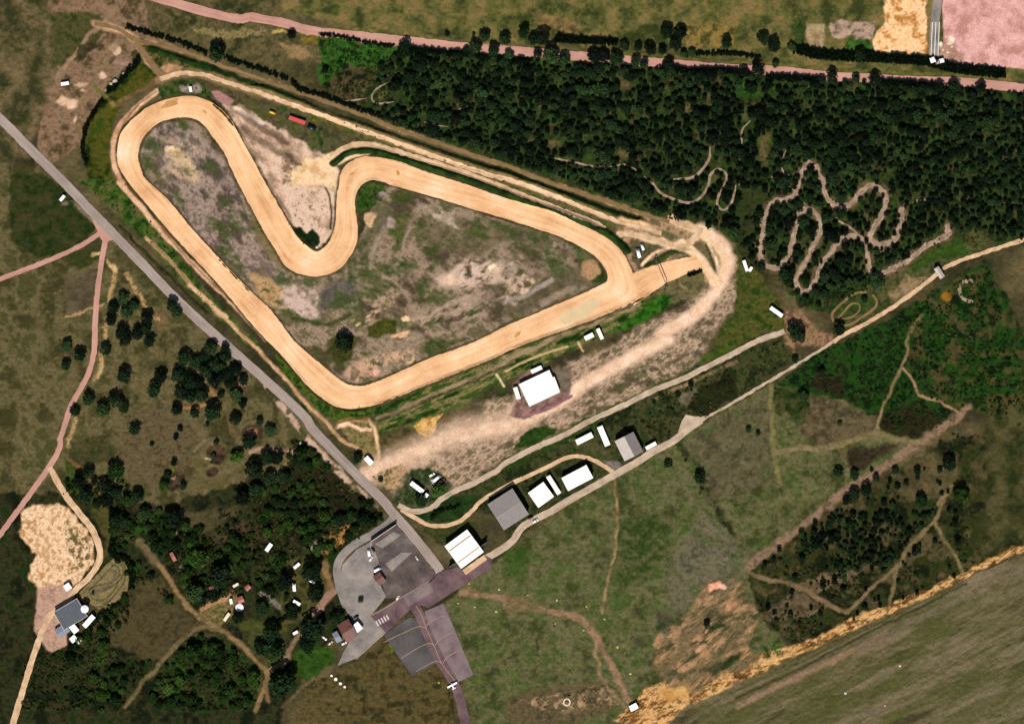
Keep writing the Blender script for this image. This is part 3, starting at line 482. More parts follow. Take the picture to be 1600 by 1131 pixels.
# --- west heath
HEATH = [(-300, 200), (60, 262), (104, 300), (300, 495), (560, 752), (600, 795), (560, 840), (500, 800), (420, 740), (250, 800), (130, 770), (60, 760), (-300, 900)]
region(HEATH, [(58, 55, 28), (82, 75, 44), (102, 91, 60), (70, 68, 36)], 30, 4, 4, con=3.6)
region(q('E', -330, -40, -120, -30, 60, 60, 240, 260, 280, 330, 150, 440, -120, 560, -330, 420), [(26, 40, 10), (44, 52, 18), (60, 56, 30)], 12, 6, 4)
region(q('E', 40, 500, 270, 380, 300, 420, 270, 560, 60, 620), [(44, 54, 16), (62, 58, 32)], 10, 6, 4); region(q('E', 60, 680, 250, 600, 230, 900, 60, 950), [(66, 58, 38), (92, 80, 58)], 14, 10, 4)
region(q('E', 380, 440, 520, 520, 800, 790, 1000, 1000, 900, 1000, 650, 760, 420, 560), [(54, 56, 22), (76, 70, 38)], 10, 8, 4)
region(q('I', 440, 480, 780, 470, 900, 560, 960, 700, 880, 900, 700, 1030, 500, 960, 420, 760, 440, 620), [(66, 56, 34), (98, 84, 58), (80, 72, 44)], 7, 12, 4, con=3.4)
region(q('I', 60, 700, 300, 650, 420, 780, 330, 830, 90, 900), [(44, 50, 20), (72, 66, 38)], 8, 10, 4); region(q('I', 40, 800, 200, 880, 130, 1100, 40, 1060), [(40, 60, 14), (64, 72, 28)], 8, 8, 4)
line(q('I', 90, 820, 200, 920, 260, 1020, 300, 1060), 6, [(86, 66, 34), (112, 84, 48)], 4, 2)
region(q('I', 880, 1131, 930, 850, 1000, 760, 1180, 900, 1260, 960, 1150, 1131), [(80, 74, 42), (104, 92, 58)], 12, 10, 4)
for f, v, w_ in (('E', (345, 560, 400, 640, 370, 720, 340, 840), 6), ('E', (470, 640, 540, 760, 620, 880, 680, 960), 5), ('E', (330, 940, 330, 1040, 310, 1131), 6), ('I', (300, 60, 300, 170, 260, 280), 7), ('E', (60, 930, 200, 890, 300, 860), 4), ('I', (120, 530, 95, 640, 70, 730), 5)):
    line(q(f, *v), w_, [(130, 102, 62), (200, 164, 112), (120, 98, 58)], 4, 3, 0.85, 6, 3.6)
blob(q('E', 390, 600)[0], 9, 6, (226, 192, 136), 30); blob(q('I', 290, 190)[0], 6, 9, (206, 172, 122), 10); blob(q('E', 260, 510)[0], 8, 4, (190, 160, 108)); blob(q('E', 280, 310)[0], 5, 8, (232, 206, 184), -30)
line(q('E', 640, 900, 720, 960, 690, 1000), 6, [(120, 88, 60)], 6, 3, 0.7); line(q('I', 840, 450, 900, 465, 1010, 445), 5, [(156, 108, 64), (130, 92, 54)], 3, 2); line(q('I', 1010, 340, 1080, 380), 6, [(140, 98, 60)], 4, 3); blob(q('I', 1250, 320)[0], 9, 6, (176, 128, 96), 20); line(q('I', 1080, 420, 1160, 440, 1170, 600, 1260, 730, 1310, 760), 9, [(86, 74, 46), (104, 86, 56)], 6, 3, 0.8)
line(q('I', 930, 760, 980, 700, 1060, 670), 3.5, [(110, 100, 74), (128, 112, 84)], 3, 1); line(q('I', 1310, 770, 1420, 740, 1566, 760), 6, [(120, 92, 78), (170, 132, 110)], 3, 2); blob(q('J', 70, 770)[0], 10, 5, (220, 180, 150)); line(q('J', 0, 790, 40, 830, -10, 870), 4, [(150, 120, 80)], 3, 2)
# craters with dead heather
for c, rx, ry, h in ((q('I', 1080, 770)[0], 18, 22, 1), (q('I', 1330, 640)[0], 22, 19, 1), (q('I', 1050, 900)[0], 12, 11, 1), (q('I', 790, 940)[0], 21, 24, 1)):
    blob(c, rx, ry, [(40, 30, 18), (66, 50, 34), (84, 66, 46)], 10, 0.4, 0.95, 3, 5)
blob(q('I', 1030, 800)[0], 7, 4, (206, 176, 136), 40); blob(q('I', 1325, 635)[0], 11, 7, [(170, 140, 116), (150, 112, 80)], 10); blob(q('I', 790, 950)[0], 6, 3, (150, 120, 96)); blob(q('I', 795, 880)[0], 4, 6, (76, 100, 20))
for a, b in ((1060, 700), (1330, 545)): line(q('I', a - 90, b + 90, a - 40, b + 20, a + 40, b + 5), 2, [(110, 96, 70)], 2, 1, 0.5)

# --- south-west scrub, camp and paths
SW = [(-300, 760), (101, 770), (250, 790), (420, 740), (520, 800), (600, 800), (580, 825), (530, 870), (540, 950), (520, 1000), (470, 1060), (440, 1110), (420, 1500), (-300, 1500)]
region(SW, [(14, 22, 6), (32, 36, 14), (52, 48, 26), (24, 42, 10)], 18, 6, 5, con=3.6)
region(q('J', 60, 680, 180, 690, 330, 850, 520, 1050, 660, 1131) + q('N', 480, 160, 300, 300) + q('J', 0, 1131, 0, 900, 80, 800), [(22, 22, 8), (40, 34, 16), (26, 40, 10)], 8, 6, 4)
region(q('N', 150, 250, 240, 180, 400, 100, 420, 160, 330, 240, 240, 300, 180, 300), [(90, 64, 30), (140, 100, 52), (170, 130, 76)], 7, 5, 4); blob(q('N', 190, 260)[0], 11, 12, [(130, 118, 104), (160, 146, 130)], 40); line(q('N', 170, 190, 220, 190, 270, 220), 3, [(130, 116, 92)], 3, 1)
blob(q('N', 390, 120)[0], 8, 10, (120, 92, 72)); blob(q('N', 100, 310)[0], 5, 6, (170, 130, 100))
region(q('M', 60, 640, 400, 440, 560, 430, 700, 620, 820, 690, 680, 720, 560, 860, 430, 840, 260, 760, 100, 760), [(54, 48, 26), (76, 66, 40), (66, 60, 34)], 10, 8, 4); region(q('M', 560, 40, 720, 60, 980, 30, 960, 90, 780, 170, 640, 120), [(56, 50, 28), (80, 72, 44)], 10, 8, 4); region(q('M', 780, 180, 1000, 120, 1130, 160, 1050, 320, 900, 260), [(54, 42, 26), (74, 60, 40)], 8, 8, 4)
region(q('M', 180, 0, 300, 60, 290, 260, 240, 320, 250, 220, 180, 80), [(52, 56, 20), (76, 70, 34)], 10, 5, 3); region(q('M', 740, 590, 900, 500, 980, 520, 1000, 600, 880, 680, 790, 650), [(80, 72, 38), (130, 110, 70), (70, 74, 30)], 7, 6, 4); line(q('M', 770, 585, 860, 545, 930, 500), 7, [(150, 108, 74), (180, 136, 100)], 4, 2)
region(q('M', 880, 650, 1234, 640, 1234, 720, 1000, 700), [(54, 60, 20), (76, 78, 32)], 8, 8, 4); region(q('M', 980, 700, 1130, 680, 1230, 750, 1180, 860, 1120, 900, 1040, 820), [(44, 48, 18), (70, 66, 34), (54, 74, 24)], 8, 6, 4)
region(q('M', 570, 850, 700, 720, 860, 710, 960, 790, 1090, 920, 1090, 1060, 1000, 1140, 620, 1140, 560, 980), [(26, 34, 10), (50, 46, 24), (36, 62, 16), (30, 30, 14)], 9, 6, 4); line(q('M', 740, 720, 880, 730, 980, 800, 1080, 910, 1080, 1050), 4, [(84, 74, 44)], 4, 3, 0.7)
for a, b, rx, ry in ((730, 240, 22, 14), (690, 330, 14, 12), (470, 160, 30, 14), (870, 280, 16, 10), (1180, 330, 24, 18), (1150, 540, 22, 12), (650, 890, 16, 12), (800, 800, 14, 8), (220, 850, 16, 14)):
    blob(q('M', a, b)[0], rx, ry, [(24, 44, 8), (46, 80, 16), (34, 60, 14)], 0, 0.8, 0.9, 6, 7)
line(q('M', 430, 220, 500, 300, 560, 370, 620, 470, 690, 570, 790, 655, 870, 695, 960, 760, 1050, 850, 1115, 920, 1120, 970, 1100, 1030, 1060, 1131), 7.5, [(104, 84, 52), (138, 110, 74), (124, 98, 64)], 4, 2); line(q('M', 870, 697, 760, 690, 680, 735, 600, 820, 530, 900, 450, 990, 360, 1110), 6.5, [(86, 76, 46), (112, 96, 64)], 4, 2); line(q('M', 1120, 930, 1180, 890, 1240, 845), 9, [(124, 98, 62), (140, 112, 76)], 5, 2); line(q('N', 0, 890, 50, 800, 100, 710), 7, [(110, 90, 66), (140, 116, 90)], 4, 2); line(q('M', 1090, 500, 1160, 550, 1225, 600), 9, [(110, 98, 86), (126, 112, 100)], 5, 1.5); line(q('M', 1110, 980, 1130, 1080), 6, [(110, 88, 58)], 4, 2)
blob(q('M', 505, 240)[0], 11, 10, [(120, 108, 92), (160, 142, 120)], 40); line(q('M', 440, 230, 520, 330), 14, [(90, 80, 54), (116, 98, 70)], 8, 3, 0.8); blob(q('M', 520, 90)[0], 10, 4, [(90, 70, 50), (150, 120, 100)], 40); blob(q('M', 635, 180)[0], 6, 5, (120, 96, 70)); blob(q('M', 650, 380)[0], 10, 8, (90, 80, 58))
region(q('N', 60, 830, 140, 760, 280, 800, 280, 860, 140, 980, 60, 920), [(28, 52, 8), (48, 76, 20)], 8, 5, 3); line(q('N', 0, 1110, 130, 990, 250, 920), 5, [(100, 84, 56)], 5, 2, 0.8)
region(q('N', 0, 320, 120, 280, 250, 320, 280, 480, 240, 540, 160, 610, 0, 700), [(34, 46, 14), (64, 62, 28), (84, 74, 40)], 8, 5, 4); line(q('N', 180, 610, 230, 540, 280, 490), 11, [(140, 106, 88), (160, 124, 104)], 4, 2); line(q('N', 230, 340, 270, 480), 10, [(130, 100, 66)], 6, 3, 0.8)
# white sand pit and the pale road at the west edge
region(q('M', -190, 60, -120, 20, 60, 40, 130, 130, 190, 240, 190, 330, 120, 430, 45, 470, -90, 500, -160, 420, -120, 300, -200, 180), [(176, 132, 92), (222, 182, 140), (240, 206, 166), (190, 150, 108)], 9, 4, 3, con=4); speck(q('M', 40, 90, 160, 200, 170, 330, 60, 400), [(70, 66, 34), (96, 86, 50)], 0.52, 6, 6, 0.95); line(q('M', 30, 270, 100, 350), 4, [(230, 196, 158)], 3, 1)
region(q('M', -110, 470, 45, 460, 100, 490, 60, 560, 45, 780, -40, 820, -130, 700), [(150, 120, 100), (190, 150, 130), (170, 136, 112)], 8, 4, 2)
# small model-car track
region(q('M', 95, 520, 300, 310, 330, 300, 360, 330, 388, 440, 370, 490, 300, 560, 230, 590, 150, 555), [(104, 92, 58), (132, 116, 78), (112, 100, 62)], 6, 2, 1)
for v in ((135, 500, 180, 470, 290, 440, 330, 400, 320, 360, 290, 350), (190, 480, 240, 490, 310, 450, 355, 400, 340, 350), (140, 520, 160, 555, 220, 575, 290, 530, 360, 430, 350, 340, 330, 320), (175, 500, 190, 530, 240, 540, 300, 490, 325, 440)):
    line(q('M', *v), 1.5, [(40, 40, 24), (60, 56, 34)], 1.4, 0.5)
line(q('M', 160, 500, 300, 350), 1.5, [(64, 58, 36)], 1.4, 0.5); line(q('M', 185, 500, 260, 470, 300, 430, 310, 380, 270, 385), 4, [(84, 80, 66), (100, 92, 74)], 3, 1, 0.8)

TRAILS = [q('D', 505, 960, 470, 1000, 445, 1060) + q('H', 445, -20, 412, 80, 375, 130, 270, 150, 222, 200, 190, 285, 180, 400, 165, 460, 172, 540, 212, 590, 270, 606, 330, 560, 370, 480, 400, 360, 432, 250, 480, 200, 530, 220, 568, 290, 568, 370, 530, 450, 480, 550, 430, 630, 408, 700, 440, 755, 490, 752, 540, 680, 572, 600, 622, 530, 690, 440, 742, 400, 830, 392, 872, 450, 895, 525, 900, 600, 932, 645, 990, 640, 1100, 590, 1200, 530, 1300, 450, 1400, 402, 1445, 370, 1432, 305), q('D', 545, 985, 562, 1050, 600, 1131) + q('H', 605, 90, 650, 160, 720, 193, 790, 160, 840, 100, 890, 55, 955, 50, 1010, 100, 1012, 180, 980, 260, 935, 340, 910, 400, 960, 440, 1050, 430, 1100, 365, 1122, 270, 1130, 190)]
for T_ in TRAILS: line(T_, 15, [(60, 56, 30), (110, 88, 64), (84, 74, 46)], 8, 3, 0.85)
# --- worn, weedy circuit and road rims, with shade in the circuit's dark tones
for E_, cc in ((OUTL, [(40, 44, 18), (66, 60, 32)]), (INNL, [(50, 46, 26), (84, 72, 46)])):
    line(E_ + [E_[0]], 7, cc, 3, 1.2, 0.85, curve=False)  # dark grass edging that also paints in the ditch-edge shadow
line(BERM, 11, [(12, 32, 5), (28, 52, 12), (40, 64, 20)], 2.5, 1)  # bank grass painted darker to include its shaded north side
line(q('J', -200, 190, 40, 500, 190, 680, 300, 800, 440, 950, 560, 1060, 640, 1131), 9, [(170, 138, 116), (206, 172, 148)], 4, 2, 0.9, breaks=0.2)
line([(100, 316)] + q('E', 140, 190, 480, 500, 700, 720, 1000, 1030), 6, [(130, 108, 84), (160, 134, 110)], 4, 2, 0.7, breaks=0.3)
line(q('N', 655, 150, 720, 230, 790, 350, 815, 395), 6, [(96, 84, 56), (150, 124, 96)], 4, 2)
# --- margins beyond the surveyed area
region([(-9000, -9000), (80, -9000), (80, 120), (40, 250), (-9000, 150)], [(48, 50, 24), (84, 76, 46), (112, 94, 66)], 26, 14, 6)
region([(1540, 640), (9000, 300), (9000, 760), (1700, 800), (1540, 870)], [(34, 42, 14), (58, 58, 28), (78, 72, 42)], 22, 16, 8)

# ================================================================== EARTHWORKS
for pts, w, h in ((BERM, 6.0, 2.6),
                  (q('A', 640, 200, 900, 290, 1200, 400, 1566, 530) + q('B', 300, 645, 600, 745, 900, 855, 1200, 955, 1566, 1065) + q('G', 400, 110, 700, 220, 940, 290), 6.5, 2.4),
                  (q('A', 210, 800, 215, 960, 300, 1131), 9, 2.0), (q('A', 370, 560, 270, 650, 215, 760, 195, 880, 215, 1000), 9, 3.0),
                  (q('A', 665, 490, 560, 572, 470, 675, 418, 790, 400, 900), 2.6, 0.9),
                  (q('A', 1020, 540, 1140, 660, 1240, 780, 1310, 900, 1390, 1060) + q('E', 1430, 40, 1566, 250) + q('F', 60, 320, 150, 440), 3.6, 1.7),
                  (q('F', 150, 435, 235, 485, 300, 445, 345, 370, 355, 250, 350, 60), 2.6, 1.1),
                  (q('J', 640, 452, 900, 347, 1200, 227, 1566, 82) + q('G', 100, 1135, 600, 955, 1000, 780), 3.0, 1.2),
                  (q('J', 660, 560, 940, 440, 1250, 310, 1480, 200), 3.4, 1.2), (q('J', 0, 130, 120, 265, 220, 375, 330, 450, 440, 490, 560, 490), 4, 1.2),
                  (q('E', 440, 340, 620, 520, 860, 760, 1010, 900), 4, -1.0), (q('F', 520, 240, 510, 150, 545, 60, 620, 25, 700, 50), 6, 1.6), (q('J', 380, 575, 480, 548, 590, 555), 3, 0.8),
                  (q('G', 960, 595, 1060, 530, 1160, 490, 1245, 490), 5, 1.2), (q('F', 760, 52, 1000, 122, 1300, 212, 1560, 300) + q('G', 230, 352, 400, 412), 2.2, 0.7),
                  (q('E', 770, 160, 920, 340, 1110, 560, 1310, 770), 2.0, 0.6), (q('A', 560, 850, 552, 940, 600, 1020), 2.0, 0.5), (q('P', 0, 1030, 300, 900, 600, 750, 1234, 440), 3, 0.6),
                  (q('A', 980, 290, 1200, 355, 1400, 420), 4, -0.8)):
    ridge(pts, w, h)
for c, r, d in ((q('I', 1080, 770)[0], 17, -2.2), (q('I', 1330, 640)[0], 19, -2.0), (q('I', 790, 940)[0], 20, -2.0), (q('I', 1050, 900)[0], 10, -1.0)):
    sl = box([(c[0] - r, c[1] - r), (c[0] + r, c[1] + r)], 6)
    dd = np.hypot(GX[sl] - c[0], GY[sl] - c[1]) + WXF[sl] * 4
    HT[sl] += d * np.clip(1 - (dd / r) ** 2, 0, 1) + 0.7 * np.exp(-((dd - r) / 3.5) ** 2)
HT0 = HT.copy()                              # the lie of the land without tussocks
HT += (np.minimum(0, fbm(GX, GY, 5, 3, seed=300) - 0.62) * 1.4).astype(np.float32) * np.clip(1.0 - (RGB.mean(2) - 0.06) / 0.15, 0, 1)
# ================================================================== MATERIALS
def nodes(name, rough=0.9, spec=0.15, metal=0.0):
    m = bpy.data.materials.new(name); m.use_nodes = True
    nt = m.node_tree; b = nt.nodes['Principled BSDF']
    b.inputs['Roughness'].default_value = rough
    b.inputs['Specular IOR Level'].default_value = spec
    b.inputs['Metallic'].default_value = metal
    return m, nt, b


def N(nt, typ, **kw):
    n = nt.nodes.new(typ)
    for k, v in kw.items():
        if k in n.inputs: n.inputs[k].default_value = v
        else: setattr(n, k, v)
    return n


def cramp(nt, cols, lo=0.3, hi=0.7):
    r = nt.nodes.new('ShaderNodeValToRGB'); e = r.color_ramp.elements
    n = len(cols)
    while len(e) < n: e.new(0.5)
    for i, c in enumerate(cols):
        e[i].position = lo + (hi - lo) * i / max(1, n - 1); e[i].color = (*alb(*c), 1)
    return r


def mottled(name, cols, scale=0.3, rough=0.9, spec=0.15, streak=None, bump=0.0, bscale=3.0, lo=0.32, hi=0.68, tone=None):
    """a surface whose colour wanders between the given ones; streak = stretch along the strip's own UV"""
    m, nt, b = nodes(name, rough, spec); L = nt.links
    tc = N(nt, 'ShaderNodeTexCoord')
    n1 = N(nt, 'ShaderNodeTexNoise', Scale=scale, Detail=8.0, Roughness=0.65)
    L.new(tc.outputs['Object'], n1.inputs['Vector'])
    fac = n1.outputs['Fac']
    if streak:
        mp = N(nt, 'ShaderNodeMapping'); mp.inputs['Scale'].default_value = (streak[0], streak[1], 1)
        L.new(tc.outputs['UV'], mp.inputs['Vector'])
        n2 = N(nt, 'ShaderNodeTexNoise', Scale=1.0, Detail=5.0, Roughness=0.6)
        L.new(mp.outputs['Vector'], n2.inputs['Vector'])
        mx = N(nt, 'ShaderNodeMix', data_type='FLOAT'); mx.inputs[0].default_value = streak[2]
        L.new(fac, mx.inputs[2]); L.new(n2.outputs['Fac'], mx.inputs[3]); fac = mx.outputs[0]
    r = cramp(nt, cols, lo, hi); L.new(fac, r.inputs['Fac'])
    n3 = N(nt, 'ShaderNodeTexNoise', Scale=bscale, Detail=6.0, Roughness=0.7); L.new(tc.outputs['Object'], n3.inputs['Vector'])
    mr = N(nt, 'ShaderNodeMapRange'); mr.inputs[1].default_value = 0.25; mr.inputs[2].default_value = 0.75; mr.inputs[3].default_value = 0.82; mr.inputs[4].default_value = 1.18
    L.new(n3.outputs['Fac'], mr.inputs[0])
    vm = N(nt, 'ShaderNodeVectorMath', operation='SCALE'); L.new(r.outputs['Color'], vm.inputs[0]); L.new(mr.outputs[0], vm.inputs['Scale'])
    L.new(vm.outputs[0], b.inputs['Base Color'])
    if bump:
        bp = N(nt, 'ShaderNodeBump', Strength=bump, Distance=0.3); L.new(n3.outputs['Fac'], bp.inputs['Height']); L.new(bp.outputs['Normal'], b.inputs['Normal'])
    return m


def metal_roof(name, col, dirt=0.25, pitch=1.1, axis=0):
    m, nt, b = nodes(name, 0.55, 0.3); L = nt.links
    tc = N(nt, 'ShaderNodeTexCoord'); sep = N(nt, 'ShaderNodeSeparateXYZ'); L.new(tc.outputs['Object'], sep.inputs[0])
    mul = N(nt, 'ShaderNodeMath', operation='MULTIPLY'); mul.inputs[1].default_value = 2 * math.pi / pitch; L.new(sep.outputs[axis], mul.inputs[0])
    sn = N(nt, 'ShaderNodeMath', operation='SINE'); L.new(mul.outputs[0], sn.inputs[0])
    n1 = N(nt, 'ShaderNodeTexNoise', Scale=0.35, Detail=8.0, Roughness=0.7); L.new(tc.outputs['Object'], n1.inputs['Vector'])
    c = alb(*col); d = [v * (1 - dirt) for v in c]
    r = nt.nodes.new('ShaderNodeValToRGB'); e = r.color_ramp.elements
    e[0].position = 0.3; e[0].color = (*d, 1); e[1].position = 0.6; e[1].color = (*c, 1)
    L.new(n1.outputs['Fac'], r.inputs['Fac']); L.new(r.outputs['Color'], b.inputs['Base Color'])
    bp = N(nt, 'ShaderNodeBump', Strength=0.25, Distance=0.1); L.new(sn.outputs[0], bp.inputs['Height']); L.new(bp.outputs['Normal'], b.inputs['Normal'])
    return m


def plain(name, col, rough=0.6, spec=0.3, var=0.15, scale=0.8, metal=0.0):
    m, nt, b = nodes(name, rough, spec, metal); L = nt.links
    tc = N(nt, 'ShaderNodeTexCoord'); n1 = N(nt, 'ShaderNodeTexNoise', Scale=scale, Detail=6.0); L.new(tc.outputs['Object'], n1.inputs['Vector'])
    c = alb(*col)
    r = nt.nodes.new('ShaderNodeValToRGB'); e = r.color_ramp.elements
    e[0].position = 0.3; e[0].color = (*[v * (1 - var) for v in c], 1); e[1].position = 0.7; e[1].color = (*c, 1)
    L.new(n1.outputs['Fac'], r.inputs['Fac']); L.new(r.outputs['Color'], b.inputs['Base Color'])
    return m


def leafy(name, cols):
    """leaf colour varies from clump to clump (point colour of the mesh) and from plant to plant"""
    m, nt, b = nodes(name, 0.85, 0.08); L = nt.links
    at = N(nt, 'ShaderNodeAttribute', attribute_name='leaf_tone'); oi = N(nt, 'ShaderNodeObjectInfo')
    ad = N(nt, 'ShaderNodeMath', operation='MULTIPLY_ADD'); L.new(oi.outputs['Color'], ad.inputs[0]); ad.inputs[1].default_value = 1.0; L.new(at.outputs['Fac'], ad.inputs[2])
    r = cramp(nt, cols, 0.1, 1.1); L.new(ad.outputs[0], r.inputs['Fac']); L.new(r.outputs['Color'], b.inputs['Base Color'])
    return m


M = {}
# ground
m, nt, b = nodes('soil_and_turf', 0.95, 0.08); L = nt.links
at = N(nt, 'ShaderNodeAttribute', attribute_name='soil_colour'); tc = N(nt, 'ShaderNodeTexCoord')
na = N(nt, 'ShaderNodeTexNoise', Scale=0.8, Detail=8.0, Roughness=0.8); L.new(tc.outputs['Object'], na.inputs['Vector'])
mr = N(nt, 'ShaderNodeMapRange'); mr.inputs[1].default_value = 0.25; mr.inputs[2].default_value = 0.75; mr.inputs[3].default_value = 0.5; mr.inputs[4].default_value = 1.5
L.new(na.outputs['Fac'], mr.inputs[0])
vm = N(nt, 'ShaderNodeVectorMath', operation='SCALE'); L.new(at.outputs['Color'], vm.inputs[0]); L.new(mr.outputs[0], vm.inputs['Scale']); L.new(vm.outputs[0], b.inputs['Base Color'])
bp = N(nt, 'ShaderNodeBump', Strength=0.35, Distance=0.4); L.new(na.outputs['Fac'], bp.inputs['Height']); L.new(bp.outputs['Normal'], b.inputs['Normal'])
M['ground'] = m
M['track'] = mottled('raced_sand', [(200, 146, 100), (226, 176, 128), (240, 195, 148), (250, 214, 180)], 0.03, streak=(0.025, 7, 0.36), bump=0.15, bscale=1.0, lo=0.37, hi=0.64)
M['asphalt'] = mottled('worn_asphalt', [(128, 112, 104), (156, 140, 130), (178, 160, 150)], 0.05, streak=(0.02, 7, 0.5), bscale=2.0)
M['pink'] = mottled('pink_gravel', [(160, 116, 100), (188, 140, 124), (206, 158, 138)], 0.05, streak=(0.02, 4, 0.4), bump=0.15)
M['lane'] = mottled('grey_gravel', [(140, 122, 100), (184, 162, 138), (216, 192, 166)], 0.12, streak=(0.03, 3, 0.35), bump=0.2)
M['sand'] = mottled('pale_sand', [(156, 124, 92), (208, 172, 134), (238, 206, 170)], 0.16, streak=(0.03, 3, 0.35), bump=0.2)
M['mx'] = mottled('mauve_sand', [(90, 75, 60), (150, 126, 104), (198, 170, 146)], 0.22, streak=(0.05, 3, 0.35), bump=0.2)
M['earth'] = mottled('brown_earth', [(94, 76, 46), (126, 102, 66), (150, 120, 84)], 0.15, streak=(0.03, 3, 0.45), bump=0.2)
M['maroon'] = mottled('maroon_tarmac', [(78, 58, 60), (104, 82, 84), (124, 100, 98)], 0.09, bscale=1.5)
M['mauve'] = mottled('mauve_tarmac', [(98, 82, 84), (124, 106, 108), (138, 120, 118)], 0.09, bscale=1.5)
M['slate'] = mottled('grey_tarmac', [(64, 60, 60), (84, 78, 78), (98, 92, 90)], 0.06, bscale=1.5)
M['concrete'] = mottled('pale_concrete', [(104, 98, 92), (136, 128, 122), (160, 146, 134)], 0.09, bscale=1.5)
M['carpark'] = mottled('patched_tarmac', [(66, 56, 54), (92, 80, 76), (118, 106, 100)], 0.09, bscale=0.9)
M['yellow_line'] = plain('faded_yellow_paint', (168, 140, 112), 0.8)
M['white_line'] = plain('faded_white_paint', (206, 196, 186), 0.8)
M['patch'] = mottled('grey_wet_sand', [(204, 182, 140), (222, 194, 150)], 0.2)
M['damp'] = mottled('damp_brown_sand', [(176, 124, 70), (206, 156, 98)], 0.3)
M['white_roof'] = metal_roof('white_sheet_roof', (278, 274, 266), 0.16)
M['grey_roof'] = metal_roof('grey_sheet_roof', (138, 130, 126), 0.2, 1.0)
M['pale_roof'] = metal_roof('pale_fibre_roof', (190, 178, 170), 0.2, 1.0)
M['tile_roof'] = metal_roof('red_tile_roof', (116, 72, 64), 0.35, 0.5)
M['rust_roof'] = metal_roof('rust_red_roof', (176, 104, 88), 0.35, 0.6)
M['blue_roof'] = metal_roof('blue_grey_roof', (128, 134, 150), 0.2, 0.6)
M['dark_roof'] = metal_roof('dark_slate_roof', (84, 90, 98), 0.25, 0.6)
M['wall'] = plain('cream_render', (190, 178, 158), 0.9, 0.1)
M['wall_grey'] = plain('grey_cladding', (126, 122, 118), 0.7, 0.2)
M['door'] = plain('door_steel', (70, 78, 86), 0.5)
M['glass'] = plain('dark_glass', (26, 32, 38), 0.1, 0.6)
M['skylight'] = plain('skylight_sheet', (176, 146, 104), 0.4)
M['trim'] = plain('white_trim', (240, 236, 226), 0.5)
M['white'] = plain('white_paint', (268, 266, 262), 0.35, 0.4, 0.06)
M['cream'] = plain('cream_paint', (240, 226, 200), 0.4)
M['red'] = plain('red_paint', (214, 84, 76), 0.4)
M['yellow'] = plain('yellow_paint', (250, 190, 40), 0.4)
M['marker'] = plain('faded_yellow_plastic', (214, 204, 104), 0.6)
M['blue'] = plain('blue_paint', (60, 96, 150), 0.35)
M['darkblue'] = plain('dark_blue_paint', (26, 38, 56), 0.35)
M['black'] = plain('black_paint', (16, 16, 18), 0.4)
M['rubber'] = plain('tyre_rubber', (20, 20, 20), 0.9)
M['steel'] = plain('galvanised_steel', (130, 130, 128), 0.4, 0.5, metal=0.5)
M['bark'] = plain('bark', (60, 46, 34), 0.95, 0.05)
M['brick'] = plain('red_brick', (170, 110, 92), 0.9)
M['canvas'] = plain('white_canvas', (290, 288, 280), 0.8)
M['pine'] = leafy('pine_needles', [(5, 11, 6), (11, 23, 10), (22, 41, 19), (38, 60, 29), (58, 80, 40)])
M['broad'] = leafy('broad_leaves', [(10, 22, 6), (22, 42, 11), (42, 68, 20), (66, 94, 34)])
M['scrub'] = leafy('scrub_leaves', [(12, 18, 6), (32, 40, 14), (56, 60, 26), (92, 82, 48)])
M['lush'] = leafy('lush_leaves', [(8, 23, 6), (19, 46, 11), (35, 66, 20), (58, 82, 36)])

# ================================================================== WORLD, SUN, CAMERA
ELEV, AZ = 50.0, 186.0
w = bpy.data.worlds.new('World'); sc.world = w; w.use_nodes = True
sky = w.node_tree.nodes.new('ShaderNodeTexSky'); sky.sky_type = 'NISHITA'; sky.sun_disc = False
sky.sun_elevation = math.radians(ELEV); sky.sun_rotation = math.radians(AZ)
bg = w.node_tree.nodes['Background']; bg.inputs['Strength'].default_value = 0.05
w.node_tree.links.new(sky.outputs['Color'], bg.inputs['Color'])
sd = bpy.data.lights.new('sun', 'SUN'); sd.energy = 4.6; sd.angle = math.radians(0.5); sd.color = (1.0, 0.95, 0.88)
so = bpy.data.objects.new('sun', sd); COL.objects.link(so); so.location = (0, -200, 300)
so.rotation_euler = (math.radians(90 - ELEV), 0, math.radians(-(AZ - 180)))
cd = bpy.data.cameras.new('camera'); cam = bpy.data.objects.new('camera', cd); COL.objects.link(cam)
CH = 3000.0
cam.location = (0, 0, CH); cd.sensor_width = 36; cd.lens = 36 * CH / (1600 * S); cd.clip_start = 10; cd.clip_end = 12000
sc.camera = cam
sc.view_settings.view_transform = 'Standard'; sc.view_settings.look = 'None'; sc.view_settings.exposure = 0.48; sc.view_settings.gamma = 1


# ================================================================== OBJECT HELPERS
def tag(o, label=None, cat=None, group=None, kind=None):
    if label: o['label'] = label
    if cat: o['category'] = cat
    if group: o['group'] = group
    if kind: o['kind'] = kind
    return o


def link(name, me, mat, parent=None):
    o = bpy.data.objects.new(name, me)
    for mm in (mat if isinstance(mat, (list, tuple)) else [mat]): me.materials.append(mm)
    COL.objects.link(o)
    if parent: o.parent = parent
    return o


def bobj(name, bm, mat, parent=None, smooth_=False):
    me = bpy.data.meshes.new(name)
    bmesh.ops.recalc_face_normals(bm, faces=bm.faces)
    if smooth_:
        for f in bm.faces: f.smooth = True
    bm.to_mesh(me); bm.free()
    return link(name, me, mat, parent)


def empty(name, px, py, rz=0.0, label=None, cat=None, group=None, z=None):
    o = bpy.data.objects.new(name, None); COL.objects.link(o)
    o.location = (wx(px), wy(py), hat(px, py) if z is None else z); o.rotation_euler = (0, 0, rz); o.empty_display_size = 1
    return tag(o, label, cat, group)


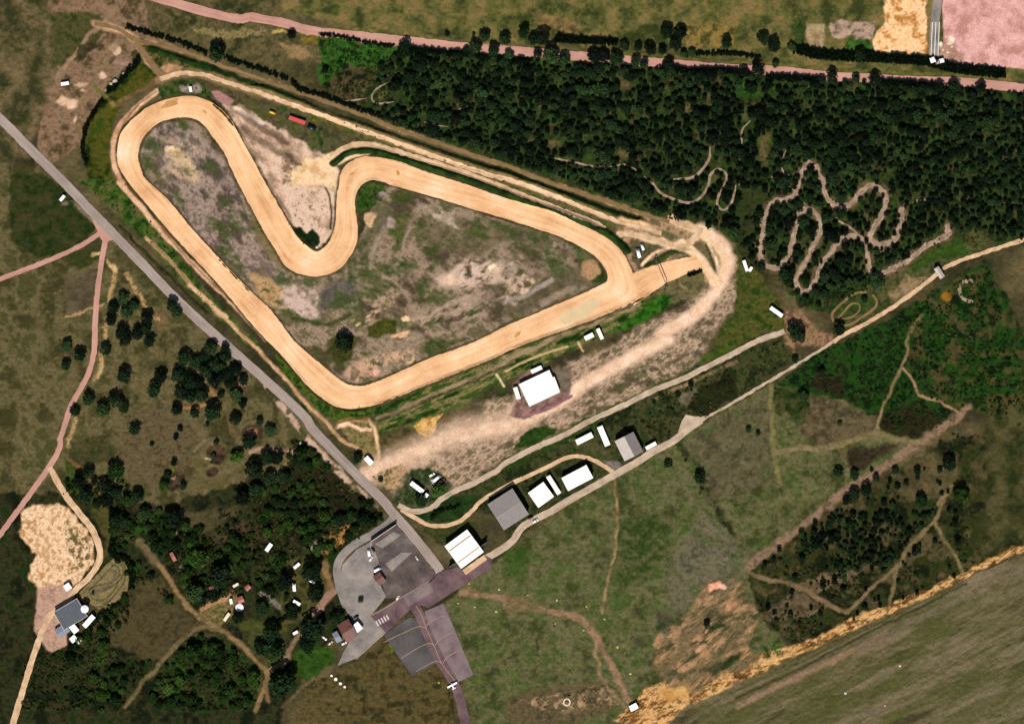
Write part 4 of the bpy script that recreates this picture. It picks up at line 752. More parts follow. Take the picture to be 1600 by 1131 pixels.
def npmesh(name, verts, quads, tone=None, attr='leaf_tone'):
    me = bpy.data.meshes.new(name); nv = len(verts); nq = len(quads)
    me.vertices.add(nv); me.vertices.foreach_set('co', np.ascontiguousarray(verts, np.float32).ravel())
    me.loops.add(nq * 4); me.loops.foreach_set('vertex_index', np.ascontiguousarray(quads, np.int32).ravel())
    me.polygons.add(nq); me.polygons.foreach_set('loop_start', np.arange(0, nq * 4, 4, dtype=np.int32))
    if tone is not None:
        if tone.ndim == 1:
            a = me.attributes.new(attr, 'FLOAT', 'POINT'); a.data.foreach_set('value', np.ascontiguousarray(tone, np.float32))
        else:
            a = me.attributes.new(attr, 'FLOAT_COLOR', 'POINT'); a.data.foreach_set('color', np.ascontiguousarray(tone, np.float32).ravel())
    me.update(calc_edges=True); me.validate()
    return me


# ------------------------------------------------------------------ the ground sheet
def build_ground():
    v = np.stack([(GX - 800) * S, (565.5 - GY) * S, HT], -1).reshape(-1, 3)
    idx = np.arange(NY * NX).reshape(NY, NX)
    qd = np.stack([idx[1:, :-1], idx[1:, 1:], idx[:-1, 1:], idx[:-1, :-1]], -1).reshape(-1, 4)
    rgba = np.concatenate([RGB.reshape(-1, 3), np.ones((NY * NX, 1), np.float32)], 1)
    me = npmesh('ground', v, qd, rgba, 'soil_colour')
    tag(link('ground', me, M['ground']), kind='structure')


build_ground()


# ------------------------------------------------------------------ strips laid on the ground
def cat_pair(Lp, Rp, step, closed):
    n = len(Lp); A = [Vector(p) for p in Lp]; B = [Vector(p) for p in Rp]; oa, ob = [], []

    def cr(P, i, t):
        p1, p2 = P[i], P[(i + 1) % n]
        p0 = P[i - 1] if (closed or i > 0) else p1 * 2 - p2
        p3 = P[(i + 2) % n] if (closed or i + 2 < n) else p2 * 2 - p1
        return 0.5 * (2 * p1 + (p2 - p0) * t + (2 * p0 - 5 * p1 + 4 * p2 - p3) * t * t + (3 * p1 - p0 - 3 * p2 + p3) * t ** 3)
    for i in range(n if closed else n - 1):
        k = max(1, int(max((A[(i + 1) % n] - A[i]).length, (B[(i + 1) % n] - B[i]).length) / step))
        for j in range(k):
            oa.append(cr(A, i, j / k)); ob.append(cr(B, i, j / k))
    if not closed: oa.append(A[-1]); ob.append(B[-1])
    return oa, ob


_sj = [0]


def strip2(name, Lp, Rp, mat, z=0.06, closed=False, jit=0.8, step=2.5, cross=5, kind='structure', resample=True):
    if resample: oa, ob = cat_pair(Lp, Rp, step, closed)
    else: oa, ob = [Vector(p) for p in Lp], [Vector(p) for p in Rp]
    n = len(oa); _sj[0] += 1; z += _sj[0] * 0.0006          # no two sheets share a height
    ii = np.arange(n, dtype=np.float64)
    ja = (fbm(ii * step, ii * 0 + _sj[0] * 9.1, 7, 3, seed=3) - 0.5) * 2 * jit * 1.8; jb = (fbm(ii * step, ii * 0 + _sj[0] * 5.3 + 50, 7, 3, seed=8) - 0.5) * 2 * jit * 1.8
    vs, uv = [], []; u = 0.0
    for i in range(n):
        a, b = oa[i], ob[i]; d = (b - a); d = d / max(d.length, 1e-6)
        a2 = a + d * float(ja[i]); b2 = b - d * float(jb[i])
        if i: u += ((oa[i] + ob[i]) / 2 - (oa[i - 1] + ob[i - 1]) / 2).length * S
        for k in range(cross + 1):
            t = k / cross; p = a2.lerp(b2, t)
            vs.append((wx(p.x), wy(p.y), hat(p.x, p.y) + z)); uv.append((u, t))
    fs = []; c1 = cross + 1
    for i in range(n if closed else n - 1):
        j = (i + 1) % n
        for k in range(cross): fs.append((i * c1 + k, i * c1 + k + 1, j * c1 + k + 1, j * c1 + k))
    me = bpy.data.meshes.new(name); me.from_pydata(vs, [], fs)
    ul = me.uv_layers.new(name='UVMap')
    for lp in me.loops: ul.data[lp.index].uv = uv[lp.vertex_index]
    if me.polygons and sum(p.normal.z for p in me.polygons) < 0: me.flip_normals()
    me.update()
    if any(p.normal.z < 0 for p in me.polygons): print('FOLD', name, [(round(p.center.x / S + 800), round(565.5 - p.center.y / S)) for p in me.polygons if p.normal.z < 0][:4])
    return tag(link(name, me, mat), kind=kind)


def strip(name, pts, w, mat, z=0.06, closed=False, jit=0.6, cross=3, step=2.5, ends=1.0):
    P = [Vector(p) for p in smooth(pts, step, closed)]; n = len(P); La, Rb = [], []
    for i in range(n):
        t = (P[(i + 1) % n] - P[i - 1]) if (closed or 0 < i < n - 1) else (P[1] - P[0] if i == 0 else P[-1] - P[-2])
        t.normalize(); nn = Vector((-t.y, t.x)); ww = w
        if not closed and ends < 1: ww = w * min(1, ends + (1 - ends) * min(i, n - 1 - i) / 6)
        La.append(P[i] - nn * ww / 2); Rb.append(P[i] + nn * ww / 2)
    return strip2(name, La, Rb, mat, z, closed, jit, step, cross, resample=False)


def sheet(name, pts, mat, z=0.06, kind='structure'):
    """a flat paved area: outline filled, cut into small triangles so that it follows the ground"""
    _sj[0] += 1; z += _sj[0] * 0.0006
    bm = bmesh.new()
    dense = []
    for i in range(len(pts)):
        a = Vector(pts[i]); b = Vector(pts[(i + 1) % len(pts)]); k = max(1, int((b - a).length / 6))
        dense += [a.lerp(b, j / k) for j in range(k)]
    bm.faces.new([bm.verts.new((wx(p.x), wy(p.y), z)) for p in dense])
    bmesh.ops.triangulate(bm, faces=bm.faces)
    if sum(f.normal.z for f in bm.faces) < 0: bmesh.ops.reverse_faces(bm, faces=bm.faces)
    me = bpy.data.meshes.new(name); bm.to_mesh(me); bm.free()
    return tag(link(name, me, mat), kind=kind)


assert len(OUT) == len(INN), (len(OUT), len(INN))
strip2('race_track', OUT, INN, M['track'], 0.12, True, 0.7, 2.5, 8)
strip2('race_track_start_straight', q('G', 830, 655, 940, 610, 1100, 560, 1290, 520), q('G', 870, 860, 1000, 772, 1100, 704, 1345, 600), M['track'], 0.09, False, 0.8, 2.5, 8)
sheet('wet_sand_patch', q('G', 355, 930, 480, 860, 600, 800, 650, 840, 540, 945, 400, 990), M['patch'], 0.15)

for v in (q('A', 695, 610, 740, 560, 820, 535, 815, 580, 760, 600), q('B', 775, 1030, 795, 1025, 805, 1055, 785, 1065), q('B', 455, 1060, 480, 1042, 505, 1042, 480, 1062), q('G', 60, 1060, 80, 1040, 105, 1035, 90, 1065, 65, 1078), q('A', 980, 620, 1000, 620, 1018, 640, 1000, 640)):
    sheet('damp_sand_patch', v, M['damp'], 0.15)
strip('dirt_road', q('A', 250, 30, 420, 70, 530, 145, 700, 180, 800, 200, 1000, 270, 1200, 350, 1566, 470) + q('B', 300, 560, 600, 670, 900, 790, 1200, 890, 1566, 1010) + q('G', 300, 25, 500, 92, 800, 190, 1000, 258, 1180, 310), 5.5, M['earth'], 0.06, jit=1.0)
strip('dirt_road', q('A', 530, 155, 600, 250, 680, 355, 755, 392), 9, M['earth'], 0.07, jit=1.0)
strip('dirt_road', q('A', 700, 410, 790, 378, 890, 368, 1000, 382, 1150, 430, 1400, 512, 1566, 572) + q('B', 300, 665, 600, 775, 800, 845, 1100, 955, 1400, 1055) + q('G', 60, 15, 300, 105, 600, 225, 800, 298, 950, 335, 1060, 365), 7, M['sand'], 0.07, jit=1.2)
strip('dirt_road', q('B', 330, 930, 420, 880, 520, 848, 650, 862, 800, 903, 1000, 965, 1300, 1062) + q('G', 60, 85, 200, 140, 400, 218, 560, 278, 680, 330), 7.5, M['sand'], 0.08, jit=1.0, ends=.4)
strip('dirt_road', q('G', 770, 365, 900, 382, 1100, 440, 1210, 455, 1290, 395, 1330, 350), 8, M['sand'], 0.09, jit=1.2)
strip('dirt_road', q('G', 1120, 275, 1250, 325, 1340, 355), 10, M['sand'], 0.08, jit=1.4)
ROAD = [(-700, -480), (-60, 128), (40, 226)] + q('E', 40, 20, 280, 270, 580, 580, 880, 885) + q('J', 90, 460, 220, 620, 480, 890, 690, 1095) + q('N', 590, 65, 700, 190, 820, 340, 850, 385)
strip('road', ROAD, 14.5, M['asphalt'], 0.10, jit=0.4)
strip('pink_road', [(-600, -280), (250, -2), (400, 28)] + q('B', 20, 28, 200, 78, 600, 122, 1000, 165, 1250, 192) + q('C', 30, 213, 300, 236, 600, 260, 900, 287, 1100, 300, 1300, 320, 1566, 338) + q('D', 300, 352, 600, 385, 900, 402, 1200, 418, 1566, 432) + [(1700, 150), (2600, 260)], 14, M['pink'], 0.08)
strip('pink_path', q('E', 350, 360, 325, 420, 290, 620, 262, 860, 250, 1131) + q('I', 245, 100, 215, 220, 150, 350, 90, 450, 55, 560, 20, 660, -80, 900, -900, 2000), 8.5, M['pink'], 0.07)
strip('pink_path', q('E', 330, 330, 220, 415, 60, 500, -120, 575, -330, 655, -640, 770, -1100, 940), 7.5, M['pink'], 0.06)
sheet('junction_apron', q('E', 235, 245, 300, 290, 420, 400, 350, 420, 320, 440, 290, 400, 265, 340, 240, 290), M['pink'], 0.085)
strip('service_lane', q('N', 625, 30, 690, 62, 760, 60, 820, 33) + q('J', 1090, 1083, 1180, 1030, 1300, 980, 1450, 900) + q('K', 0, 842, 200, 737, 400, 650, 600, 540, 800, 450, 1000, 350, 1200, 270, 1400, 170, 1566, 88) + q('H', 100, 1120, 200, 1078, 330, 1035), 8.5, M['lane'], 0.07)
strip('service_track', q('N', 640, 55, 720, 102, 790, 138, 880, 140, 960, 112, 1030, 50, 1080, 0) + q('K', 60, 970, 150, 930, 300, 860, 400, 808, 500, 795, 600, 822, 690, 875, 740, 910), 6.5, M['sand'], 0.06)
strip('airfield_lane', q('N', 1050, 340, 1140, 290, 1234, 225) + q('O', 100, 140, 250, 60) + q('K', 420, 1100, 600, 1000, 750, 915, 900, 830, 1000, 765, 1140, 690, 1240, 610, 1330, 550), 11, M['lane'], 0.09, jit=0.4)
sheet('lane_widening', q('K', 1140, 690, 1170, 640, 1195, 560, 1225, 512, 1290, 525, 1390, 520, 1330, 570, 1240, 640), M['lane'], 0.07)
strip('sandy_lane', q('K', 1330, 550, 1400, 512, 1566, 420) + q('L', 150, 330, 300, 240, 450, 150, 560, 80, 660, 18), 4.6, M['lane'], 0.06, jit=1.0)
strip('sandy_lane', q('H', 662, 1104, 740, 1056, 900, 970, 1050, 880, 1200, 775, 1340, 665, 1430, 595, 1566, 540, 1720, 488, 1960, 410, 2300, 300, 2700, 170), 6.5, M['sand'], 0.06, jit=1.0)
strip('loop_road', q('N', 610, 75, 575, 125, 500, 180, 400, 235, 335, 290, 300, 350, 300, 420, 320, 500, 350, 570, 420, 640), 12.5, M['concrete'], 0.08, jit=0.3)
sheet('concrete_yard', q('N', 325, 350, 400, 270, 480, 225, 545, 330, 500, 400, 560, 520, 480, 620, 560, 715, 400, 850, 300, 890, 330, 820, 400, 700, 330, 560, 310, 440), M['concrete'], 0.05)
sheet('car_park', q('N', 480, 225, 612, 138, 650, 150, 720, 255, 800, 370, 835, 400, 780, 450, 640, 525, 560, 530, 540, 450, 490, 400, 530, 365, 515, 320), M['carpark'], 0.075)
sheet('car_park_bay', q('N', 500, 240, 600, 175, 640, 190, 540, 262), M['concrete'], 0.10); sheet('car_park_bay', q('N', 555, 345, 640, 285, 700, 285, 590, 385), M['concrete'], 0.10); sheet('car_park_bay', q('N', 515, 320, 650, 235, 665, 250, 545, 330), M['slate'], 0.10)
sheet('tarmac_apron', q('N', 470, 620, 560, 570, 640, 520, 800, 440, 850, 385, 950, 360, 985, 410, 1085, 295, 1130, 320, 1118, 372, 960, 470, 850, 540, 790, 580, 720, 560, 560, 712), M['maroon'], 0.11)
sheet('tarmac_apron', q('N', 650, 520, 790, 445, 815, 490, 680, 575), M['mauve'], 0.14)
sheet('tarmac_apron', q('N', 968, 378, 1085, 296, 1100, 322, 985, 405), M['sand'], 0.14)
sheet('aircraft_stand', q('N', 545, 722, 640, 660, 690, 628, 740, 650, 790, 740, 838, 870, 700, 948), M['slate'], 0.06); sheet('aircraft_stand', q('N', 765, 600, 868, 555, 1028, 938, 940, 980, 860, 870, 800, 720), M['mauve'], 0.06)
strip('taxiway', q('N', 690, 540, 740, 620, 800, 760, 860, 880, 915, 970, 970, 1131) + [(760, 1300)], 15, M['maroon'], 0.09, jit=0.2)
for v in ((545, 765, 650, 715, 735, 680, 775, 690), (640, 850, 720, 800, 790, 770, 820, 785), (720, 920, 790, 880, 835, 865, 860, 880), (775, 680, 800, 650, 870, 620), (820, 780, 850, 745, 915, 712), (862, 878, 890, 840, 960, 805), (720, 570, 750, 620, 775, 690, 815, 780, 860, 880, 940, 985), (470, 622, 540, 590, 640, 525, 790, 438), (470, 622, 548, 716)):
    strip('taxiway_marking', q('N', *v), 1.0, M['yellow_line'], 0.17, jit=0.1, cross=1)
for k in range(5):
    a = q('N', 505 + k * 14, 650 - k * 8)[0]
    strip('apron_marking', [a, (a[0] + 4.0, a[1] + 7.5)], 2.4, M['white_line'], 0.17, jit=0.1, cross=1)
strip('airfield_kerb', q('N', 400, 855, 545, 720), 1.2, M['yellow_line'], 0.12, jit=0.1, cross=1)
strip('pale_gravel_road', [(77, 730)] + q('M', 50, -10, 110, 65, 180, 155, 222, 250, 222, 330, 165, 420, 95, 485, 45, 560, -80, 700, -300, 1400), 9.5, M['sand'], 0.06)
# motocross trail in the wood
strip('motocross_trail', q('D', 505, 960, 470, 1010) + q('H', 445, -20, 412, 80, 375, 130, 270, 150, 222, 200, 190, 285, 180, 400, 165, 460, 172, 540, 212, 590, 270, 606, 330, 560, 370, 480, 400, 360, 432, 250, 480, 200, 530, 220, 568, 290, 568, 370, 530, 450, 480, 550, 430, 630, 408, 700, 440, 755, 490, 752, 540, 680, 572, 600, 622, 530, 690, 440, 742, 400, 830, 392, 872, 450, 895, 525, 900, 600, 932, 645, 990, 640, 1100, 590, 1200, 530, 1300, 450, 1400, 402, 1445, 370, 1432, 305), 8.5, M['mx'], 0.07, jit=2.2)
strip('motocross_trail', q('D', 545, 985, 562, 1050, 600, 1131) + q('H', 605, 90, 650, 160, 720, 193, 790, 160, 840, 100, 890, 55, 955, 50, 1010, 100, 1012, 180, 980, 260, 935, 340, 910, 400, 960, 440, 1050, 430, 1100, 365, 1122, 270, 1130, 190), 9.5, M['mx'], 0.07, jit=2.4)
strip('motocross_trail', q('H', 905, 395, 930, 440, 1010, 445, 1080, 405), 13, M['mx'], 0.09, jit=1.6, ends=0.2); strip('motocross_trail', q('H', 1195, 155, 1270, 145, 1350, 160), 7, M['mx'], 0.06, jit=1.6, ends=0.3)
for v, w_ in ((q('H', 330, 25, 400, 85, 490, 195), 2.4), (q('H', 690, 280, 790, 340, 850, 395), 4), (q('H', 940, 530, 1030, 465), 2.6), (q('H', 590, 290, 690, 262), 2.4), (q('D', 40, 850, 40, 760, 98, 690), 3), (q('D', 310, 955, 345, 880), 2.4), (q('D', 310, 1010, 330, 1050, 372, 1065), 3.6), (q('D', 240, 1070, 295, 1098), 3.2), (q('D', 20, 1131, 35, 1065), 2.4),
               (q('C', 1390, 868, 1382, 950, 1325, 1035, 1255, 1082, 1140, 1088), 4.2), (q('G', 1000, 20, 1050, 90, 1150, 140, 1260, 160, 1340, 110, 1382, 30) + q('C', 1392, 1060, 1440, 1020, 1495, 1045, 1502, 1090) + q('G', 1490, 30, 1445, 120, 1440, 180, 1480, 210, 1525, 180, 1552, 110, 1566, 40), 4),
               (q('B', 290, 512, 400, 552, 480, 552, 575, 540), 2.6), (q('B', 720, 430, 640, 480, 612, 530, 640, 572, 700, 572, 765, 560), 3), (q('B', 860, 620, 912, 665), 2.6), (q('B', 970, 700, 1050, 722, 1130, 732), 2.8), (q('C', 300, 940, 450, 970, 600, 1002, 700, 1005, 810, 990, 890, 1028), 3), (q('C', 940, 1068, 1010, 1131), 2.6), (q('B', 1350, 800, 1410, 835), 2.4), (q('C', 0, 730, 90, 735, 170, 780), 2.6), (q('B', 1190, 620, 1270, 592), 3)):
    strip('woodland_path', v, w_, M['mx'], 0.06, jit=0.5, cross=2, ends=0.4)
strip('kids_track', q('H', 890, 765, 800, 782, 690, 870, 652, 925, 680, 980, 760, 992, 860, 935, 945, 870, 955, 825, 930, 785), 4, M['earth'], 0.07, jit=0.5); strip('kids_track', q('H', 690, 950, 740, 895, 780, 850, 830, 847, 842, 882, 800, 930, 710, 958), 3, M['earth'], 0.07, jit=0.5, cross=2)
strip('motocross_trail', q('H', 1610, 690, 1540, 700, 1520, 750, 1540, 810, 1610, 840), 5, M['mx'], 0.07)
# ================================================================== PLANTS
rs = np.random.RandomState(3)


def leaf_cloud(centres, radii, n, size, flat=0.8, seed=0, base_tone=0.0):
    """n leaf-sprays (small quads) spread through lobes; returns verts (4n,3), tone (4n)"""
    r = np.random.RandomState(seed)
    c = np.asarray(centres, np.float32); ra = np.asarray(radii, np.float32)
    k = r.choice(len(c), n, p=(ra ** 2) / (ra ** 2).sum())
    d = r.normal(size=(n, 3)); d /= np.linalg.norm(d, axis=1, keepdims=True)
    d[:, 2] = np.abs(d[:, 2]) * 1.0 - 0.25 * (r.rand(n) < 0.3)
    rad = ra[k] * (0.55 + 0.5 * r.rand(n) ** 0.6)
    p = c[k] + d * rad[:, None] * np.array([1, 1, flat])
    nrm = d + r.normal(size=(n, 3)) * 0.55; nrm /= np.linalg.norm(nrm, axis=1, keepdims=True)
    t = np.cross(nrm, r.normal(size=(n, 3))); t /= np.linalg.norm(t, axis=1, keepdims=True); bt = np.cross(nrm, t)
    s = size * (0.6 + 0.8 * r.rand(n))[:, None]
    v = np.stack([p - t * s - bt * s * 0.6, p + t * s - bt * s * 0.5, p + t * s * 0.8 + bt * s * 0.6, p - t * s * 0.9 + bt * s * 0.5], 1).reshape(-1, 3)
    lobe_tone = r.rand(len(c))
    tone = np.clip(base_tone + 0.08 + 0.3 * lobe_tone[k] + 0.28 * r.rand(n), 0, 1)
    return v.astype(np.float32), np.repeat(tone, 4).astype(np.float32)


def crown_geo(seed, kind):
    """a crown of radius 1 standing on z = 0 .. about 2"""
    r = np.random.RandomState(seed)
    cs, ra = [(0, 0, 1.1)], [0.82]
    for i in range(9 if kind == 'pine' else 11):
        a = r.rand() * 6.28; q_ = 0.30 + 0.42 * r.rand()
        cs.append((math.cos(a) * q_, math.sin(a) * q_, 0.62 + 0.7 * r.rand())); ra.append(0.26 + 0.2 * r.rand())
    return leaf_cloud(cs, ra, 520, 0.12, 0.8, seed, 0.0)


def trunk_bm(seed, h, r0):
    r = random.Random(seed); bm = bmesh.new()

    def limb(a, b, ra, rb):
        d = (b - a); ln = d.length
        mt = Matrix.Translation((a + b) / 2) @ d.to_track_quat('Z', 'Y').to_matrix().to_4x4()
        bmesh.ops.create_cone(bm, segments=6, radius1=ra, radius2=rb, depth=ln, matrix=mt)
    top = Vector((r.uniform(-.06, .06), r.uniform(-.06, .06), h)); limb(Vector((0, 0, -0.1)), top, r0, r0 * 0.35)
    for i in range(4):
        a = i * 1.57 + r.random(); z = h * r.uniform(0.45, 0.8)
        limb(top * (z / h), Vector((math.cos(a) * .5, math.sin(a) * .5, z + .35)), r0 * .4, r0 * .12)
    return bm


PROTO = {}
for kind, matn in (('pine', 'pine'), ('broad', 'broad')):
    for i in range(7):
        v, t = crown_geo(100 + i + (50 if kind == 'broad' else 0), kind)
        me = npmesh('crown', v, np.arange(len(v)).reshape(-1, 4), t); me.materials.append(M[matn])
        bm = trunk_bm(i, 1.2, 0.07); tm = bpy.data.meshes.new('trunk'); bm.to_mesh(tm); bm.free(); tm.materials.append(M['bark'])
        PROTO[kind, i] = (me, tm, v, t)


def tree(px, py, rpx, kind, label, group=None, hs=1.0):
    """rpx: crown radius in photo pixels"""
    i = rs.randint(7); me, tm, _, _ = PROTO[kind, i]; r = rpx * S * 1.14
    name = 'pine_tree' if kind == 'pine' else 'broadleaf_tree'
    o = empty(name, px, py, rs.rand() * 6.28, label, 'tree', group)
    o.scale = (r, r * (0.9 + 0.2 * rs.rand()), r * (0.62 + 0.25 * rs.rand()) * hs)
    c = bpy.data.objects.new('crown', me); COL.objects.link(c); c.parent = o
    sh = max(0.0, 0.06 + 0.32 * rs.rand() + 1.1 * (float(fbm(np.array([px]), np.array([py]), 26, 3, seed=91)[0]) - 0.48)); c.color = (sh, sh, sh, 1)
    k = bpy.data.objects.new('trunk', tm); COL.objects.link(k); k.parent = o
    return o


